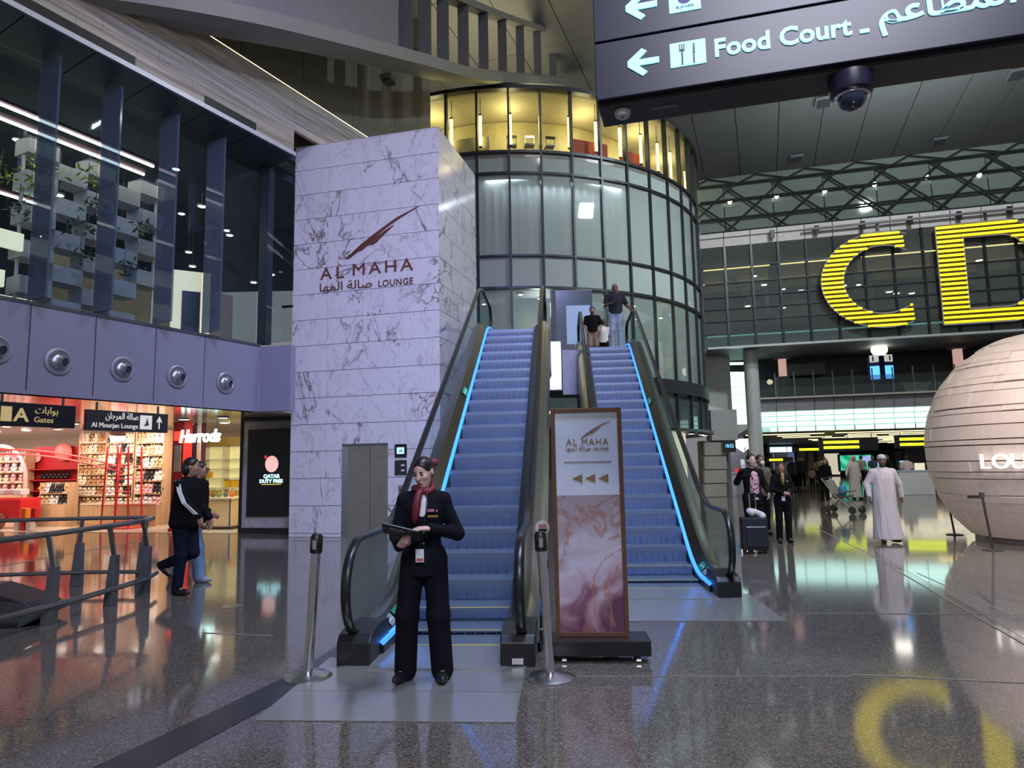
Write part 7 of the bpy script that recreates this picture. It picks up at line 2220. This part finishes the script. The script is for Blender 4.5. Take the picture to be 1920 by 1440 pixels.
# --- people on and at the head of the far escalator
def esc_pt(E, x, y): 
    v = eloc(E, x, y); return v
yq = 9.95
v = esc_pt(ESC2, .27, yq)
jeans_l = mat('light_jeans', (.36, .46, .60), .8, noise=.15, nscale=6)
t, J, hp_, S = figure('bald man in a navy polo and light jeans riding down the escalator', (v.x, v.y, zpath(9.95) + .016), R(-3), 1.80,
    dict(elL=(.30, .03, 1.13), wrL=(.40, -.13, .97), hdL=(.5, -.6, -.5), hnL=(-.2, 0, -1), elR=(-.26, -.02, 1.14), wrR=(-.10, -.24, 1.15), hdR=(.9, -.3, .1), hnR=(0, .9, .3), curlR=.7),
    'brown', 'none', None, 'tee', mat('navy_polo', (.012, .016, .030), .8), jeans_l, white_m, 'trousers', .013, 1.08, beard=False, head=(0, R(12), 0))
MB().box((-.02 * S, -.30 * S, 1.16 * S), (.075, .012, .14), 0, R(75), R(-20)).build('phone', black, t)
v = at(1112, 640, 20.3)
figure('bearded young man in a black shirt and khaki shorts at the escalator head', (v.x, 20.3, 4.585), R(-5), 1.70,
    dict(elR=(-.23, .0, 1.12), wrR=(-.19, -.16, .95), elL=(.24, .02, 1.12), wrL=(.22, -.10, .92)), 'tan', 'short', hair_b, 'tee', blackcloth, mat('khaki', (.32, .22, .15), .8), dgrey, 'shorts', .014, 1.0, beard=True)
v = at(1085, 640, 21.2)
figure('dark haired woman in black standing by the escalator newel upstairs', (v.x - .1, 21.4, 4.585), R(25), 1.62, {}, 'tan', 'long', hair_br, 'jacket', blackcloth, blackcloth, black, 'trousers', .016, .95, True)
v = at(1131, 640, 22.0)
figure('person in a white shirt walking away on the upper landing', (v.x, 22.0, 4.585), R(175), 1.66, {}, 'tan', 'short', hair_b, 'tee', mat('white_shirt', (.72, .66, .66), .7), blackcloth, black, 'trousers', .016, 1.05)

# --- the group with the suitcase
def floral():
    m = bpy.data.materials.new('floral_print'); m.use_nodes = True
    nt = m.node_tree; b = nt.nodes['Principled BSDF']
    tc = nt.nodes.new('ShaderNodeTexCoord'); vo = nt.nodes.new('ShaderNodeTexNoise'); vo.inputs['Scale'].default_value = 9; vo.inputs['Distortion'].default_value = 2.5
    nt.links.new(tc.outputs['Object'], vo.inputs['Vector'])
    rp = nt.nodes.new('ShaderNodeValToRGB'); rp.color_ramp.interpolation = 'CONSTANT'; e = rp.color_ramp.elements
    e[0].position = 0; e[0].color = (.02, .02, .025, 1); e[1].position = .42; e[1].color = (.60, .30, .36, 1)
    x = e.new(.52); x.color = (.72, .58, .62, 1); x = e.new(.60); x.color = (.55, .08, .16, 1); x = e.new(.66); x.color = (.65, .45, .5, 1)
    nt.links.new(vo.outputs['Fac'], rp.inputs[0]); nt.links.new(rp.outputs[0], b.inputs['Base Color']); b.inputs['Roughness'].default_value = .8
    return m
q = onz(1421, 1033)
t, J, hp_, S = figure('woman in a black cardigan and pink floral top pointing with a raised arm', (q.x + .02, q.y + .15, 0), R(8), 1.72,
    dict(elR=(-.33, -.08, 1.20), wrR=(-.31, -.26, 1.42), hdR=(0, -.3, 1), hnR=(.3, -.9, 0), curlR=.8, elL=(.25, .0, 1.12), wrL=(.20, -.18, 1.02), under=floral()), 'light', 'short', hair_br, 'cardigan', blackcloth, blackcloth, dgrey, 'trousers', .013, 1.06, True, head=(0, R(-2), 0))
MB().box((-.31 * S, -.31 * S, 1.53 * S), (.075, .012, .15), 0, 0, R(-10)).build('phone', white_m, t)
vol('hair_bun', [ell(hp_((0, .05, .10)), (.05, .05, .045), None, .01)], .012, hair_br, t, scale=S)
q = onz(1472, 1018)
t, J, hp_, S = figure('staff woman in a black suit and gold scarf beside the pointing woman', (q.x, q.y, 0), R(-3), 1.56,
    dict(elR=(-.22, -.02, 1.12), wrR=(-.05, -.22, 1.06), hdR=(.8, -.3, -.1), hnR=(0, .8, -.3), elL=(.23, -.02, 1.12), wrL=(.10, -.20, 1.04), hdL=(-.8, -.3, .1), hnL=(0, .8, -.3), under=mat('gold_scarf_m', (.35, .24, .08), .6)),
    'tan', 'bun', hair_br, 'jacket', blackcloth, blackcloth, black, 'trousers', .013, .95, True, head=(R(-10), 0, 0))
MB().tube([(.0, -.09, 1.34), (-.01, -.135, 1.25), (-.02, -.14, 1.12)], [.03, .03, .02], 8).build('scarf', mat('gold_scarf', (.35, .24, .08), .6), t, 'all')
MB().box((-.03, -.16, .86), (.065, .004, .09)).build('id_card', mat('card_white', (.72, .74, .78), .4), t)
MB().box((.07, -.135, 1.19), (.04, .006, .03)).build('badge', chrome, t)
q = onz(1447, 1008)
figure('masked person in a mottled green jacket between the two women', (q.x + .02, q.y + .5, 0), R(10), 1.72, dict(elL=(.25, .0, 1.12), wrL=(.20, -.15, 1.0)), 'tan', 'short', hair_br, 'track', mat('camo', (.10, .10, .07), .8, noise=.6, nscale=12), blackcloth, black, 'trousers', .015, 1.0)
MK = [o for o in bpy.data.objects if o.get('label', '').startswith('masked')][0]
MB().ell((0, -.118, 1.545), (.055, .03, .042), 12, 8).build('face_mask', white_m, MK, 'all')
# suitcase with a neck pillow
q = onz(1412, 1036)
t = thing('suitcase', 'dark blue wheeled suitcase with raised handle in front of the pointing woman', 'suitcase', (q.x, q.y - .1, 0), R(-6))
case_m = mat('suitcase_blue', (.008, .009, .018), .6)
MB().box((0, 0, .34), (.44, .25, .56)).build('shell', case_m, t, bevel=.03)
fp_ = MB().box((.02, -.13, .30), (.34, .03, .36)).build('front_pocket', case_m, t, bevel=.012)
MB().tube([(-.15, -.148, .46), (.17, -.148, .46)], .005, 5).build('zip', steel, fp_)
for s in (-1, 1):
    for s2 in (-1, 1):
        MB().lathe([(.001, -.014), (.03, -.014), (.03, .014), (.001, .014)], 12, (s * .17, s2 * .08, .03), Matrix.Rotation(R(90), 3, 'Y')).build('wheel', black, t)
for s in (-1, 1): MB().tube([(s * .05 + .03, .1, .6), (s * .05 + .03, .1, 1.02)], .011, 6).build('handle_rod', chrome, t)
MB().tube([(-.03, .1, 1.02), (.09, .1, 1.02)], .018, 8).build('handle_grip', black, t)
o = MB().tube([(-.06 + .12 * math.cos(R(a_)) + .08, .0 + .10 * math.sin(R(a_)), 0) for a_ in range(-60, 241, 20)], .055, 10).build('neck_pillow', mat('pillow_white', (.62, .58, .57), .9), None, 'all')
o.location = (q.x + .03, q.y - .12, .685); o.rotation_euler = (R(12), R(18), 0)
tag(o, 'soft white neck pillow lying on the dark suitcase', 'pillow')

# --- men in white robes
robe = mat('white_robe', (.60, .55, .58), .85, noise=.03, nscale=2, bump=1.0, bscale=7, stretch=(1.6, 1.6, .18))
q = onz(1665, 1018)
t, J, hp_, S = figure('man in a long white robe and embroidered cap walking towards the viewer', (q.x, q.y, 0), R(-10), 1.66,
    dict(elR=(-.30, .03, 1.13), wrR=(-.30, -.10, .90), elL=(.30, .04, 1.13), wrL=(.34, .06, .88), knR=(-.09, -.05, .49), anR=(-.09, -.04, .085), anL=(.13, .04, .10), ftL=(.5, -1, 0), hem=(.02, 0)),
    'brown', 'cap', mat('cap_pattern', (.48, .48, .52), .8, noise=.3, nscale=40), 'robe', robe, None, mat('sandal', (.05, .03, .025), .6), None, .013, 1.10, beard=True, head=(R(-8), R(3), 0))
q = onz(1605, 936)
figure('man in a cream robe and headcloth walking away behind the stroller', (q.x, q.y, 0), R(15), 1.72, dict(elR=(-.33, .0, 1.14), wrR=(-.40, -.05, .95), anL=(.1, -.12, .085)), 'tan', 'ghutra', mat('ghutra_m', (.6, .55, .52), .8), 'robe', mat('cream_robe', (.50, .46, .42), .8), None, mat('sandal', (.05, .03, .025), .6), None, .02, 1.08)
q = onz(1704, 926)
figure('man in a pale pink shirt standing by the white lantern', (q.x, q.y, 0), R(160), 1.68, {}, 'tan', 'short', hair_b, 'tee', mat('pink_shirt', (.60, .46, .45), .7), blackcloth, black, 'trousers', .02, 1.1)
q = onz(1690, 928)
figure('man in a dark suit beside the man in the pale pink shirt', (q.x - .1, q.y + .8, 0), R(20), 1.76, {}, 'brown', 'short', hair_b, 'track', blackcloth, blackcloth, black, 'trousers', .02, 1.05)
# --- stroller and the woman behind it
q = onz(1580, 962)
t = thing('stroller', 'grey baby stroller with a curved bar in the concourse', 'stroller', q, R(35))
sm_ = mat('stroller_grey', (.32, .30, .28), .5, .3)
for s in (-1, 1):
    MB().tube([(s * .25, -.45, .12), (s * .25, .1, .55), (s * .25, .45, 1.02)], .022, 8).build('side_frame', sm_, t)
    MB().tube([(s * .25, .42, .12), (s * .25, .05, .6)], .022, 8).build('rear_leg', sm_, t)
    for y in (-.45, .42):
        MB().lathe([(.03, -.02), (.11, -.02), (.11, .02), (.03, .02)], 18, (s * .27, y, .11), Matrix.Rotation(R(90), 3, 'Y')).build('wheel', dgrey, t, 1)
MB().tube([(-.25, .45, 1.02), (.25, .45, 1.02)], .025, 8).build('push_bar', black, t)
MB().prism([(-.22, -.25, .48), (.22, -.25, .48), (.22, .1, .42), (-.22, .1, .42)], (0, .0, .05)).build('seat', mat('stroller_seat', (.15, .14, .13), .8), t)
MB().prism([(-.22, .08, .44), (.22, .08, .44), (.22, .32, .95), (-.22, .32, .95)], (0, .05, .02)).build('backrest', mat('stroller_mesh', (.26, .24, .21), .8), t)
MB().tube([(-.25, -.05, .62), (-.2, -.35, .66), (.2, -.35, .66), (.25, -.05, .62)], .018, 8).build('front_bar', sm_, t)
MB().ell((0, -.05, .66), (.14, .12, .18), 12, 8).build('blanket', mat('blue_blanket', (.06, .30, .55), .8), t, 'all')
q = onz(1562, 945)
figure('woman with dark hair in a black top bending behind the stroller', (q.x, q.y + .6, 0), R(-30), 1.62, dict(lean=(.1, -.15), elL=(.26, -.1, 1.1), wrL=(.3, -.35, 1.0)), 'tan', 'long', hair_b, 'track', blackcloth, blackcloth, black, 'trousers', .02, 1.0, True)
# --- far passers-by
crowd = (('person in a pale beige shirt deep in the concourse', 1537, 915, (.45, .40, .32), 170, 'tee'), ('person in a dark coat near the blue lit shop sign', 1488, 922, (.02, .02, .03), 20, 'track'), ('person in black walking past the grey shopfront', 1506, 915, (.03, .03, .035), -30, 'track'),
         ('small child in a pale pink shirt in the concourse', 1524, 918, (.55, .38, .40), 160, 'tee'), ('seated-looking traveller in dark blue by the video wall', 1640, 912, (.03, .05, .10), 0, 'tee'), ('traveller in a grey shirt beyond the cream robe', 1618, 914, (.3, .3, .33), 180, 'tee'),
         ('traveller in black near the small blue screens', 1668, 908, (.015, .015, .02), 200, 'track'), ('traveller in a brown jacket beside the dark coat', 1497, 912, (.12, .07, .04), 90, 'track'), ('traveller in a white top by the far columns', 1549, 908, (.6, .58, .55), 0, 'tee'))
for k, (lab, px_, py_, c_, rz_, tp_) in enumerate(crowd):
    q = onz(px_, py_)
    figure(lab, (q.x, q.y, 0), R(rz_), 1.15 if 'child' in lab else 1.70 + .03 * (k % 3), {}, ('tan', 'brown', 'light')[k % 3], 'short', hair_b, tp_, mat('cloth_%d' % k, c_, .8), blackcloth, black, 'trousers', .03, 1.0, hands=True, group='far travellers')
